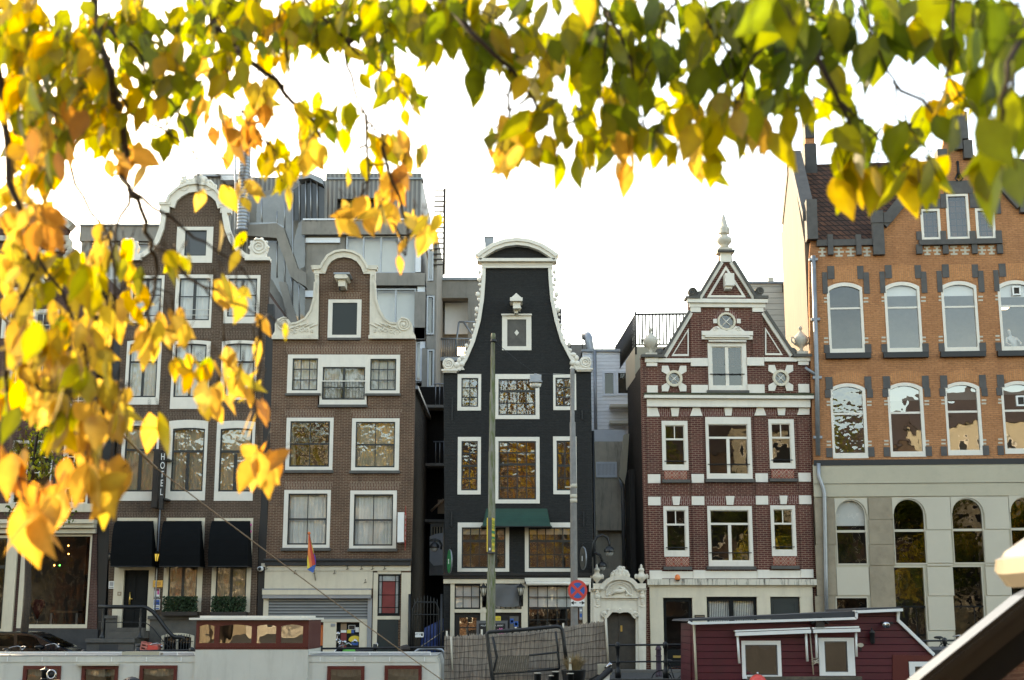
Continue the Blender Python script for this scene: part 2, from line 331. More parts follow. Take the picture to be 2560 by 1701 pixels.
    def build(s, name, mats, parent=None, loc=None, fix=True):
        if name in SPLIT and len(s.pieces) > 1:
            E = s.pieces+[(len(s.v), len(s.f))]; G = []          # pieces that touch stay together
            for (v0, f0), (v1, f1) in zip(E, E[1:]):
                lo = [min(p[i] for p in s.v[v0:v1])-.02 for i in range(3)]; hi = [max(p[i] for p in s.v[v0:v1])+.02 for i in range(3)]; g = [[(v0, v1, f0, f1)], lo, hi]
                for h in [h for h in G if all(h[1][i] <= g[2][i] and g[1][i] <= h[2][i] for i in range(3))]: G.remove(h); g = [h[0]+g[0], [min(a, b) for a, b in zip(h[1], g[1])], [max(a, b) for a, b in zip(h[2], g[2])]]
                G.append(g)
            for g in G:
                t = MB()
                for v0, v1, f0, f1 in g[0]: o_ = len(t.v); t.v += s.v[v0:v1]; t.f += [tuple(i-v0+o_ for i in f) for f in s.f[f0:f1]]; t.m += s.m[f0:f1]; t.sm += s.sm[f0:f1]
                t.pieces = []; o = t.build(name, mats, parent, loc, fix)
            return o
        me = bpy.data.meshes.new(name); me.from_pydata(s.v, [], s.f)
        for m in (mats if isinstance(mats, (list, tuple)) else [mats]): me.materials.append(M[m] if isinstance(m, str) else m)
        me.polygons.foreach_set('material_index', s.m); me.polygons.foreach_set('use_smooth', s.sm)
        if fix:
            b = bmesh.new(); b.from_mesh(me); bmesh.ops.recalc_face_normals(b, faces=b.faces); b.to_mesh(me); b.free()
        me.update(); o = bpy.data.objects.new(name, me); C.objects.link(o)
        if parent: o.parent = parent
        if loc: o.location = loc
        return o
def tag(o, label=None, cat=None, group=None, kind=None):
    for k, v in (('label', label), ('category', cat), ('group', group), ('kind', kind)):
        if v: o[k] = v
    return o
def empty(name, loc=(0, 0, 0), rz=0, label=None, cat=None, group=None):
    o = bpy.data.objects.new(name, None); C.objects.link(o); o.location = loc; o.rotation_euler = (0, 0, rz); o.empty_display_size = .2
    return tag(o, label, cat, group)
def kids(o): return [c for c in bpy.data.objects if c.parent == o]
def copy_tree(o, parent=None):
    c = o.copy(); C.objects.link(c)
    if parent: c.parent = parent
    for ch in kids(o): copy_tree(ch, c)
    return c
def arc(cx, cz, rx, rz, a0, a1, n=14):
    return [(cx+rx*math.cos(R(a0+(a1-a0)*i/n)), cz+rz*math.sin(R(a0+(a1-a0)*i/n))) for i in range(n+1)]
def outline(x0, x1, z0, z1, rise=0, n=12):
    """rectangle whose top is an arch of the given rise"""
    if rise <= 0: return [(x0, z0), (x1, z0), (x1, z1), (x0, z1)]
    h = (x1-x0)/2; rr = (h*h+rise*rise)/(2*rise); cz = z1-rr; a = math.degrees(math.asin(min(1, h/rr)))
    if rise > h: a = 180-a
    return [(x0, z0), (x1, z0)]+arc((x0+x1)/2, cz, rr, rr, 90-a, 90+a, n)
def rect(x0, x1, z0, z1): return [(x0, z0), (x1, z0), (x1, z1), (x0, z1)]
def text(body, size, mat, parent, loc, rot=(math.pi/2, 0, 0), name='lettering', sx=1, align='CENTER'):
    cu = bpy.data.curves.new(name, 'FONT'); cu.body = body; cu.size = size; cu.align_x = align; cu.align_y = 'CENTER'; cu.extrude = .002
    o = bpy.data.objects.new(name, cu); C.objects.link(o); dg = bpy.context.evaluated_depsgraph_get()
    me = bpy.data.meshes.new_from_object(o.evaluated_get(dg)); bpy.data.objects.remove(o); me.materials.clear(); me.materials.append(M[mat])
    o = bpy.data.objects.new(name, me); C.objects.link(o); o.parent = parent; o.location = loc; o.rotation_euler = rot; o.scale = (sx, 1, 1); return o

# ------------------------------------------------------------------ a house: wall with real openings, windows as parts
class House:
    def __init__(s, name, label, cat, fr, mat):
        s.fr = fr; s.root = empty(name, fr.O, fr.a, label, cat); s.holes = []; s.mat = mat
    def mb(s, name, fn, mat, parent=None):
        b = MB(); fn(b); return b.build(name, mat, parent or s.root)
    def boxes(s, name, mat, rs, y0, y1):
        """rs: list of measured rectangles (view,x0,y0,x1,y1)"""
        b = MB()
        for r in rs:
            x0, x1, z0, z1 = s.fr.r(*r); b.box(x0, x1, y0, y1, z0, z1)
        return b.build(name, mat, s.root)
    def wall(s, out, depth=.32, extra=None, name='wall'):
        b = MB(); b.prism(out, 0, depth, s.holes); w_ = b.build(name, s.mat, s.root); return w_
    def body(s, x0, x1, zt, dep, side='brick_sooty', roof='roof_tile', ridge=None, zb=0, y0=.33, eave=.0, room='room', roomy=2.6):
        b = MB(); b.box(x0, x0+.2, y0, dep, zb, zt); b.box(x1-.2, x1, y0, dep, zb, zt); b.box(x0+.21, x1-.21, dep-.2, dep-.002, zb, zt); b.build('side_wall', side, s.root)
        b = MB(); b.box(x0+.21, x1-.21, roomy, roomy+.05, zb, zt); b.build('interior_wall', room, s.root)
        b = MB()
        if ridge:
            xm = (x0+x1)/2; z = zt
            b.prism([(x0-eave, z), (x1+eave, z), (xm, ridge)], y0, dep)
        else: b.box(x0-eave, x1+eave, y0, dep+.02, zt+.002, zt+.2)
        b.build('roof', roof, s.root)
    def win(s, r, inner=None, fw=.1, fmat='white_paint', sash='dark_sash', cols=1, rows=1, rise=0, sw=.05, mw=.025, hbars=(), vbars=(), glass='glass',
            back=None, blind=0, sill=None, y=-.02, dep=.14, hole=True, thick=(), name='window', curtain_mat=None, irise=None, bottom=None, nets=1):
        x0, x1, z0, z1 = s.fr.r(*r) if isinstance(r[0], str) else r
        o = outline(x0, x1, z0, z1, rise)
        if hole: s.holes.append(outline(x0+.004, x1-.004, z0+.004, z1-.004, rise))
        if inner: a0, a1, b0, b1 = s.fr.r(*inner) if isinstance(inner[0], str) else inner
        else: a0, a1, b0, b1 = x0+fw, x1-fw, z0+(bottom if bottom else fw), z1-fw
        ir = rise*(a1-a0)/(x1-x0) if irise is None else irise
        io = outline(a0, a1, b0, b1, ir)
        b = MB(); b.prism(o, y, y+dep, [io]); f = b.build(name, fmat, s.root)
        ys = y+.05; b = MB()
        if sw:
            b.prism(outline(a0-.005, a1+.005, b0-.005, b1+.005, ir), ys, ys+.05, [outline(a0+sw, a1-sw, b0+sw*1.15, b1-sw, ir)])
        W, Hh = a1-a0, b1-b0
        for i in range(1, cols): xx = a0+W*i/cols; b.box(xx-mw/2, xx+mw/2, ys+.004, ys+.044, b0+.003, b1-ir*.15-.003)
        for i in range(1, rows):
            zz = b0+Hh*i/rows; th = mw*2 if i in thick else mw; b.box(a0, a1, ys+.002-(.012 if i in thick else 0), ys+.046, zz-th/2, zz+th/2)
        for fz, th in hbars: b.box(a0, a1, ys-.008, ys+.048, b0+Hh*fz-th/2, b0+Hh*fz+th/2)
        for fx, th, z0_, z1_ in vbars: b.box(a0+W*fx-th/2, a0+W*fx+th/2, ys-.004, ys+.047, b0+Hh*z0_, b0+Hh*z1_)
        if b.f: b.build('sash', sash, f)
        if glass: MB().sheet(outline(a0+.002, a1-.002, b0+.002, b1-.002, ir), ys+.03).build('glass', glass, f)
        cb = MB(); cm = curtain_mat or ('net_curtain' if back in ('net', 'nets') else 'drape' if back else 'blind_white')
        def pleat(c0, c1, t0, t1, zb_, zt_, n):
            v = []; fs = []; n = max(6, n)
            for i in range(n+1):
                k = i/n; dy = .03*math.sin(i*1.9+c0*3)+.02*math.sin(i*.7+1)
                v += [(t0+(t1-t0)*k, ys+.17+dy, zt_), (c0+(c1-c0)*k, ys+.17+dy, zb_)]
            for i in range(n): fs.append((2*i, 2*i+2, 2*i+3, 2*i+1))
            cb.add(v, fs, 0, True)
        nn = int(W/.035)
        if back == 'net': pleat(a0, a1, a0, a1, b0, b1, nn)
        elif back == 'tied':
            pleat(a0, a0+W*.06, a0, a0+W*.45, b0+Hh*.05, b1, nn//3); pleat(a1-W*.06, a1, a1-W*.45, a1, b0+Hh*.05, b1, nn//3)
        elif back == 'left': pleat(a0, a0+W*.16, a0, a0+W*.05, b0, b1, nn//4)
        elif back == 'tieleft': pleat(a0, a0+W*.05, a0, a0+W*.5, b0, b1, nn//3)
        elif back == 'tieright': pleat(a1-W*.05, a1, a1-W*.5, a1, b0, b1, nn//3)
        elif back == 'sides': pleat(a0, a0+W*.2, a0, a0+W*.22, b0, b1, nn//4); pleat(a1-W*.22, a1, a1-W*.2, a1, b0, b1, nn//4)
        elif back == 'draped': pleat(a0, a0+W*.42, a0, a0+W*.5, b0, b1, nn//2); pleat(a0+W*.5, a1, a0+W*.5, a1, b0, b1, nn//2)
        if cb.f: cb.build('curtain', cm, f)
        if blind: MB().box(a0, a1, ys+.1, ys+.12, b1-Hh*blind, b1).build('blind', 'blind_white', f)
        if sill: MB().box(x0-.05, x1+.05, y-.1, .02, z0-sill, z0-.003).build('sill', 'grey_stone', f)
        return f
    def lintel(s, z, x0, y0, x1, y1, mat, slant=.08, name='lintel', zz=None):
        a0, a1, b0, b1 = s.fr.r(z, x0, y0, x1, y1)
        return MB().prism([(a0+slant, b0), (a1-slant, b0), (a1, b1), (a0, b1)], -.012, .05).build(name, mat, s.root)
# ------------------------------------------------------------------ ground, quay, water
Yq = 45.0
MB().box(-70, 70, Yq+.3, 300, -.3, 0).build('street', 'asphalt')['kind'] = 'structure'
MB().box(-70, 70, 51.0, 54, .004, .09).build('pavement', 'paving')['kind'] = 'structure'
MB().box(-70, 70, Yq, Yq+.29, -3, .05).build('quay_wall', 'kerb')['kind'] = 'structure'
MB().box(-70, 70, 6.0, Yq-.002, -1.6, -1.3).build('water', 'water_dark')['kind'] = 'structure'
b = MB(); b.box(-70, 70, -60, 5.99, -3, .5); b.build('near_pavement', 'asphalt')['kind'] = 'structure'
MB().box(-300, 300, -250, 400, -3.4, -3.1).build('ground', 'soil_stone')['kind'] = 'structure'

# ------------------------------------------------------------------ HOUSE 2: brown neck gable with white volutes
F2 = Fr(52, 0, 850)
H = House('canal_house', 'brown brick canal house with white curled neck gable and roller shutter below', 'house', F2, 'brick_brown'); q = F2.q
def L(z, *p, fr=None, d=0): return [(fr or H.fr).q(z, x, y, d) for x, y in p]
# windows (attic hatch, triple, two rows of two)
f = H.win(('E', 862, 585, 1188, 960), ('E', 905, 617, 1147, 932), sash=None, sw=0, glass=None)
a = H.fr.r('E', 905, 617, 1147, 932); MB().box(a[0]-.01, a[1]+.01, .02, .06, a[2]-.01, a[3]+.01).build('hatch', 'green_black', f)
H.boxes('hatch_sill', 'grey_stone', [('E', 860, 962, 1180, 985)], -.08, .02)
tl = H.fr.r('E', 465, 1125, 786, 1506); tr_ = H.fr.r('E', 1246, 1127, 1567, 1508)
H.win(tl, ('E', 512, 1162, 762, 1476), hole=False, cols=3, rows=3, mw=.035, back='nets' and 'net', sill=.09, glass='glass_soft')
H.win(tr_, ('E', 1275, 1166, 1530, 1476), hole=False, cols=3, rows=3, mw=.035, back='net', sill=.09, glass='glass_soft')
x0, x1, z1, _ = H.fr.r('E', 787, 1126, 1245, 1126.1); xa, xb, za, zb = H.fr.r('F', 760, -172, 1262, 246)
xi, xj, zi, zj = H.fr.r('F', 808, -125, 1225, 196)
H.holes.append([(tl[0]+.01, tl[2]+.01), (xa+.03, tl[2]+.01), (xa+.03, za+.01), (xb-.03, za+.01), (xb-.03, tr_[2]+.01), (tr_[1]-.01, tr_[2]+.01), (tr_[1]-.01, tr_[3]-.01), (tl[0]+.01, tl[3]-.01)])
f = H.win((tl[1]+.003, tr_[0]-.003, za, z1), (xi, xj, zi, zj), hole=False, vbars=((.5, .09, 0, 1),), hbars=((.38, .03),), sill=.1, back='draped', glass='glass_soft', y=-.03)
b = MB(); b.tube([(xi, -.08, zi+.72), (xj, -.08, zi+.72)], .018); b.tube([(xi, -.08, zi+.06), (xj, -.08, zi+.06)], .01)
for i in range(15): b.tube([(xi+(xj-xi)*i/14, -.08, zi+.06), (xi+(xj-xi)*i/14, -.08, zi+.72)], .006, 4)
for k in (.2, .45, .62, .85):
    b.spiral((xi+(xj-xi)*k, zi+.3), .1, 1.2, .005, -.085, 1); b.spiral((xi+(xj-xi)*k-.08, zi+.48), .07, 1.2, .005, -.085, -1)
b.build('balcony_railing', 'white_paint' if 0 else 'iron', f); MB().box(xi, xj, -.1, -.06, zi+.70, zi+.74).build('top_rail', 'white_paint', f)
H.win(('F', 450, 372, 912, 886), ('F', 488, 406, 878, 852), cols=2, rows=2, thick=(1,), sill=.11, back='tieleft' and 'left', glass='glass_wavy', mw=.03)
H.win(('F', 1094, 378, 1560, 890), ('F', 1132, 412, 1518, 858), cols=2, rows=2, thick=(1,), sill=.11, back='net', glass='glass_wavy', mw=.03)
r = H.fr.r('F', 430, 1080, 890, 1085); g = H.fr.r('G', 402, 300, 835, 336); i1 = H.fr.r('F', 470, 1115, 858, 1120); i2 = H.fr.r('G', 443, 280, 803, 306)
H.win((r[0]*.5+g[0]*.5, r[1]*.5+g[1]*.5, g[2], r[3]), (i1[0]*.5+i2[0]*.5, i1[1]*.5+i2[1]*.5, i2[2], i1[3]), cols=2, rows=2, thick=(1,), sill=.11, back='net', glass='glass_soft', mw=.03)
r = H.fr.r('F', 1082, 1085, 1541, 1090); g = H.fr.r('G', 1016, 300, 1450, 342); i1 = H.fr.r('F', 1120, 1122, 1503, 1126); i2 = H.fr.r('G', 1053, 280, 1418, 316)
H.win((r[0]*.5+g[0]*.5, r[1]*.5+g[1]*.5, g[2], r[3]), (i1[0]*.5+i2[0]*.5, i1[1]*.5+i2[1]*.5, i2[2], i1[3]), cols=2, rows=2, thick=(1,), sill=.11, back='net', glass='glass_soft', mw=.03)
for a in (('E', 865, 515, 1190, 580), ('E', 440, 1035, 1590, 1118), ('F', 432, 288, 940, 368), ('F', 1085, 290, 1590, 370), ('F', 425, 995, 915, 1074), ('F', 1065, 1000, 1575, 1079)):
    H.lintel(*a, 'brick_brown_v')
# shop front openings
H.holes.append(rect(*H.fr.r('G', 640, 1028, 775, 1330))); H.holes.append(rect(*H.fr.r('G', 897, 1035, 1110, 1330)))
out = L('E', (322, 978), (779, 978), (779, 330), (838, 300), (870, 245), (930, 200), (1025, 180), (1120, 200), (1180, 245), (1212, 300), (1272, 330), (1270, 976), (1720, 974))
out += L('F', (1712, 190), (1690, 1320)); out += L('G', (1590, 470), (1552, 1400), (195, 1400), (238, 470)); out += L('F', (275, 1300))
H.wall(out)
x0, x1 = q('F', 310, 500)[0], q('F', 1702, 700)[0]; zt = q('p', 1046, 960)[1]; H.body(x0+.05, x1-.03, zt, 12, ridge=zt+4.2)
b = MB(); b.box(x1-.02, x1+.12, .4, 12, zt-.14, zt); b.build('gutter', 'zinc', H.root)
b = MB(); b.tube([(x1+.08, 11.6, zt), (x1+.12, 11.7, zt-.6), (x1+.12, 11.7, 0)], .06); b.build('downpipe', 'iron', H.root)
# gable stone trim
b = MB(); b.ribbon(L('E', (812, 318), (835, 255), (880, 195), (945, 160), (1022, 148), (1100, 160), (1165, 195), (1212, 255), (1238, 318)), .24, -.12, .2)
b.ribbon(L('E', (790, 290), (812, 240), (862, 165), (935, 125), (1022, 112), (1105, 125), (1185, 165), (1235, 240), (1258, 290)), .09, -.2, .22); b.build('gable_arch', 'cream_stone', H.root)
b = MB()
for p in ((700, 258, 800, 275), (708, 276, 795, 298), (726, 299, 838, 336), (1250, 258, 1350, 275), (1255, 276, 1345, 298), (1212, 299, 1328, 338), (735, 338, 776, 390), (1278, 338, 1328, 390)):
    k = H.fr.r('E', *p); b.box(k[0], k[1], -.16 if p[3]-p[1] < 30 else -.1, .22, k[2], k[3])
for c in ((752, 366), (1306, 366)): cx_, cz = q('E', *c); b.spiral((cx_, cz), .07, 1.5, .015, -.11)
b.build('gable_shoulder', 'cream_stone', H.root)
vl = [(738, 392), (778, 392), (768, 938), (322, 938), (345, 900), (345, 830), (370, 780), (430, 760), (480, 785), (500, 820), (560, 822), (640, 782), (695, 700), (728, 580)]
vr = [(1276, 392), (1326, 392), (1330, 580), (1362, 690), (1420, 785), (1480, 822), (1540, 815), (1560, 780), (1605, 760), (1660, 785), (1690, 840), (1695, 890), (1715, 938), (1272, 938)]
for pts, sc, bs, pth, fl in ((vl, (432, 832), (318, 940, 770, 980), [(738, 420), (728, 580), (695, 700), (640, 780), (560, 820), (505, 830)], 1), (vr, (1605, 838), (1262, 940, 1718, 976), [(1322, 420), (1332, 580), (1365, 690), (1420, 785), (1480, 822), (1535, 825)], -1)):
    b = MB(); b.prism(L('E', *pts), -.1, .2); k = H.fr.r('E', *bs); b.box(k[0], k[1], -.18, .24, k[2], k[3])
    c = q('E', *sc); b.spiral(c, .27, 2.4, .04, -.11, fl, 0, 1.2); b.ball((c[0], -.1, c[1]), .09, 1, .6, 1); b.ribbon(L('E', *pth), .08, -.15, .05)
    for i in range(5):
        u = i/4; x = (sc[0]+fl*(70+u*210)); z_ = 915-18*math.sin(u*3.1)-u*20; p = q('E', x, z_); b.spiral(p, .15-.02*i, 1.3, .025, -.11, fl*(1 if i % 2 else -1), 0, i)
        b.tube([(p[0]-.1*fl, -.11, p[1]+.1), (p[0]+.05*fl, -.13, p[1]+.2), (p[0]+.25*fl, -.11, p[1]+.27)], [.02, .035, .01], 6)
    b.build('volute', 'cream_stone', H.root)
b = MB(); k = H.fr.r('E', 985, 432, 1050, 498); b.box(k[0], k[1], -.75, 0, k[2], k[3]); k2 = H.fr.r('E', 950, 392, 1090, 432); b.prism([(k2[0]+.08, k2[2]), (k2[1]-.08, k2[2]), (k2[1], k2[3]-.1), (k2[1]-.1, k2[3]), (k2[0]+.05, k2[3]), (k2[0], k2[3]-.1)], -.9, 0)
h = b.build('hoist_beam', 'cream_stone', H.root); b = MB(); b.tube([((k[0]+k[1])/2-.08, -.6, k[2]), ((k[0]+k[1])/2-.08, -.6, k[2]-.14)], .035); b.build('hook', 'iron', h); b = MB(); b.box(k2[0]-.02, k2[1]+.04, -.92, 0, k2[3]+.003, k2[3]+.07); b.build('lead_cap', 'zinc', h)
# shop front
b = MB(); k = H.fr.r('G', 240, 455, 1590, 500); b.box(k[0], k[1], -.2, -.003, k[2], k[3]); k = H.fr.r('G', 245, 438, 1592, 456); b.box(k[0]-.04, k[1]+.03, -.3, -.003, k[2], k[3]); b.build('cornice', 'blue_stone', H.root)
b = MB()
for p, y in (((238, 503, 1590, 550), -.1), ((232, 551, 1236, 714), -.07), ((220, 728, 1226, 772), -.32), ((215, 775, 262, 1330), -.09), ((775, 1028, 896, 1330), -.06), ((1111, 1028, 1186, 1330), -.06), ((1500, 566, 1586, 1330), -.09), ((1237, 566, 1280, 1330), -.05), ((1255, 970, 1490, 1002), -.06), ((1280, 551, 1500, 580), -.05)):
    k = H.fr.r('G', *p); b.box(k[0], k[1], y, -.003, k[2], k[3])
b.build('shop_fascia', 'cream_paint', H.root)
b = MB()
for X in (253, 520, 700, 885, 1005, 1135, 1240, 1350, 1170):
    p = q('G', X, 525 if X not in (520, 700, 885, 1170) else (565 if X != 1170 else 650)); b.tube([(p[0], -.08, p[1]+.08), (p[0], -.2, p[1]+.05), (p[0], -.22, p[1]-.05)], .012, 5); b.tube([(p[0]-.06, -.11, p[1]-.05), (p[0]+.05, -.13, p[1]-.02)], .01, 5)
b.build('fascia_hook', 'brown_dark', H.root)
b = MB(); k = H.fr.r('G', 220, 716, 1228, 727); b.box(k[0], k[1], -.33, -.003, k[2], k[3]); k = H.fr.r('G', 221, 773, 1224, 806); b.box(k[0], k[1], -.28, -.003, k[2], k[3]); k = H.fr.r('G', 1187, 806, 1226, 1330); b.box(k[0], k[1], -.1, -.003, k[2], k[3]); b.build('shutter_box', 'metal_grey', H.root)
k = H.fr.r('G', 263, 807, 1188, 998); b = MB(); b.box(k[0], k[1], -.05, -.003, k[2], k[3]); sh = b.build('roller_shutter', 'shutter', H.root); k = H.fr.r('G', 263, 999, 1188, 1026); b = MB(); b.box(k[0], k[1], -.08, -.003, k[2], k[3]); b.build('bottom_bar', 'panel_pale', sh)
k = H.fr.r('G', 1281, 581, 1488, 968); b = MB(); b.prism(rect(*k), -.04, 0, [rect(k[0]+.06, k[1]-.06, k[2]+.1, k[3]-.06)])
for fx in (.2, .8): b.box(k[0]+(k[1]-k[0])*fx-.012, k[0]+(k[1]-k[0])*fx+.012, -.035, -.01, k[2], k[3])
for fz in (.2, .5, .82): b.box(k[0], k[1], -.034, -.011, k[2]+(k[3]-k[2])*fz-.012, k[2]+(k[3]-k[2])*fz+.012)
d = b.build('stained_glass_window', 'door_dark', H.root); b = MB(); b.box(k[0]+.2*(k[1]-k[0]), k[1]-.2*(k[1]-k[0]), -.022, -.018, k[2]+.1, k[3]-.25); b.build('red_pane', 'red_cloth', d)
b = MB(); b.box(k[0]+.03, k[1]-.03, -.012, -.003, k[2]+.03, k[3]-.03); b.build('clear_pane', 'boat_grey', d)
k = H.fr.r('G', 1262, 1004, 1472, 1330); b = MB(); b.box(k[0], k[1], -.04, -.003, k[2], k[3]); b.box(k[0]+.12, k[1]-.12, -.055, -.04, k[2]+.3, k[3]-.12); b.build('door', 'green_black', H.root)
# posters in the narrow shop door
k = H.fr.r('G', 897, 1036, 1110, 1330); b = MB(); b.box(k[0], k[1], .1, .14, 0, k[3]); dr = b.build('poster_door', 'door_dark', H.root)
for nm, mt, p in (('poster', 'skin_wood', (935, 1040, 990, 1100)), ('poster', 'white_sign', (935, 1102, 988, 1125)), ('poster', 'red_cloth', (934, 1128, 988, 1290)), ('poster', 'brown_dark', (1012, 1058, 1066, 1095)), ('poster', 'yellow_sign', (994, 1098, 1032, 1130)), ('poster', 'blue_sign', (1034, 1100, 1060, 1130)), ('poster', 'white_sign', (1072, 1075, 1105, 1120)), ('poster', 'black_sign', (1028, 1138, 1105, 1255)), ('poster', 'white_sign', (1008, 1055, 1070, 1098))):
    kk = H.fr.r('G', *p); b = MB(); yy = .085 if mt != 'brown_dark' else .08; b.box(kk[0], kk[1], yy, .099, kk[2], kk[3]); po = b.build(nm, mt, dr)
    if mt == 'black_sign':
        c = ((kk[0]+kk[1])/2, (kk[2]+kk[3])/2); b = MB(); b.prism([(c[0]+.24*math.cos(t/8*math.pi), c[1]+.0+.17*math.sin(t/8*math.pi)) for t in range(9)]+[(c[0]-.1, c[1]-.08), (c[0]+.1, c[1]-.08)], .078, .084); b.prism(rect(kk[0]+.03, kk[1]-.03, kk[2]+.05, kk[2]+.2), .078, .084, mi=1); b.build('picture', ['yellow_sign', 'blue_sign'], dr)
k = H.fr.r('G', 640, 1030, 775, 1330); b = MB(); b.box(k[0], k[1], .2, .22, 0, k[3]); si = b.build('shop_window', 'black_sign', H.root); b = MB(); b.prism([(k[0], k[3]), (k[1], k[3]), (k[1]-.35, k[3]-.75), (k[0], k[3]-1.0)], .18, .195); b.build('red_panel', 'red_cloth', si); b = MB(); b.box(k[1]-.4, k[1]-.03, .17, .179, k[3]-.85, k[3]-.1); b.build('orange_poster', 'orange_paint', si)
k = H.fr.r('G', 848, 1040, 888, 1068); b = MB(); b.box(k[0], k[1], -.075, -.062, k[2], k[3]); b.build('nameplate', 'metal_grey', H.root)

# ------------------------------------------------------------------ HOUSE 1: dark brick hotel with bell-topped gable
F1 = Fr(52, 0, 470); H = House('canal_house', 'dark brick hotel house with white scrolled gable and three black awnings', 'house', F1, 'brick_dark'); q = F1.q
f = H.win(('A', 1383, 526, 1668, 808), ('A', 1448, 552, 1618, 752), sash='dark_sash', sw=.04, glass='glass_dark', blind=1); 
def hw(outer, inner, **kw): return H.win(outer, inner, **kw)
kw3 = dict(vbars=((.5, .11, 0, 1),), hbars=((.565, .035),), glass='glass_soft', back='net', sill=None)
for o, i in (((1020, 906, 1282, 1280), (1040, 930, 1262, 1228)), ((1372, 900, 1662, 1318), (1402, 928, 1645, 1258)), ((1757, 905, 2036, 1282), (1785, 930, 2012, 1230))):
    f = H.win(('A', *o), ('A', *i), **kw3); a = H.fr.r('A', *i); b = MB()
    for dz in (.2, .42): b.tube([(a[0], -.05, a[2]+dz), (a[1], -.05, a[2]+dz)], .012, 5)
    b.build('window_rail', 'white_paint', f)
for o, i in (((985, 2, 1258, 508), (1010, 28, 1232, 450)), ((1345, 3, 1642, 542), (1368, 30, 1612, 450)), ((1732, 4, 2012, 470), (1765, 28, 1990, 450))):
    H.win(('B', *o), ('B', *i), rise=.05, hbars=((.655, .07),), vbars=((.5, .1, 0, .63), (.5, .035, .69, 1)), glass='glass_soft', back='net')
for o, i in (((948, 634, 1240, 1262), (975, 672, 1222, 1190)), ((1312, 628, 1620, 1258), (1345, 690, 1598, 1188)), ((1690, 634, 1992, 1262), (1720, 692, 1970, 1190))):
    H.win(('B', *o), ('B', *i), rise=.05, hbars=((.63, .09),), vbars=((.5, .12, 0, .6),), glass='glass_wavy', back='net', sw=.06)
for a in (('A', 1365, 455, 1690, 522), ('A', 1000, 838, 1290, 900), ('A', 1340, 838, 1680, 896), ('A', 1720, 838, 2060, 900), ('A', 1330, 1340, 1670, 1404), ('A', 1715, 1340, 2040, 1404), ('A', 975, 1340, 1290, 1404), ('B', 935, 572, 1265, 632), ('B', 1300, 570, 1640, 628), ('B', 1675, 572, 2010, 632), ('C', 970, 110, 1320, 152), ('C', 1370, 108, 1725, 152), ('C', 1780, 108, 2135, 152)):
    H.lintel(*a, 'brick_dark_v')
wk = dict(vbars=((.5, .1, 0, 1),), back='draped', glass='glass_wavy', fmat='cream_paint', sw=.05)
H.win(('C', 1385, 152, 1712, 945), ('C', 1425, 180, 1668, 930), **wk); H.win(('C', 1790, 154, 2120, 948), ('C', 1825, 180, 2082, 935), **wk)
k = H.fr.r('C', 965, 152, 1306, 1106); H.holes.append(rect(k[0], k[1], k[2], k[3]))
ki = H.fr.r('C', 1035, 592, 1245, 1100); b = MB(); b.prism(rect(*k), -.03, .18, [rect(ki[0], ki[1], ki[2], ki[3])]); dfr = b.build('door_frame', 'cream_paint', H.root)
b = MB(); b.box(ki[0]-.01, ki[1]+.01, .12, .17, ki[2]-.02, ki[3]+.01)
for z0_, z1_ in ((.08, .42), (.5, .92)):
    for s in (0, 1): w_ = ki[1]-ki[0]; hh = ki[3]-ki[2]; b.box(ki[0]+w_*(.08+.47*s), ki[0]+w_*(.45+.47*s), .1, .12, ki[2]+hh*z0_, ki[2]+hh*z1_)
d = b.build('door', 'door_dark', H.root); b = MB(); p = q('C', 1090, 835); b.tube([(p[0], .06, p[1]+.25), (p[0], .06, p[1]-.25)], .03); b.tube([(p[0], .06, p[1]), (p[0]+.1, .05, p[1])], .025); b.build('handle', 'brass', d)
out = L('A', (945, 800), (1112, 788), (1150, 740), (1215, 680), (1262, 590), (1282, 470), (1285, 385), (1330, 372), (1360, 320), (1415, 275), (1480, 250), (1545, 240), (1610, 250), (1665, 275), (1710, 315), (1740, 372), (1775, 385), (1785, 520), (1840, 640), (1900, 720), (1940, 790), (2116, 798))
out += L('B', (2080, 30), (2045, 1300)); out += L('C', (2178, 300), (2150, 1300), (2140, 1430), (905, 1430), (920, 200)); out += L('B', (925, 900), (940, 30))
H.wall(out)
x0, x1 = q('C', 925, 200)[0], q('B', 2048, 900)[0]; zt = q('p', 685, 672)[1]; H.body(x0, x1, zt-1, 11, side='concrete', ridge=zt+3)
b = MB(); b.ribbon(L('A', (1340, 375), (1362, 315), (1410, 270), (1475, 235), (1545, 225), (1620, 235), (1680, 270), (1725, 315), (1745, 380)), .34, -.14, .2); b.ribbon(L('A', (1312, 345), (1335, 290), (1400, 232), (1475, 200), (1545, 192), (1630, 205), (1700, 245), (1745, 300), (1765, 350)), .1, -.24, .22); b.build('gable_arch', 'white_paint', H.root)
lp = [(1282, 385), (1286, 440), (1272, 540), (1235, 640), (1180, 710), (1120, 752), (1080, 765)]; rp = [(1766, 385), (1765, 440), (1782, 540), (1820, 640), (1870, 710), (1920, 755), (1965, 772)]
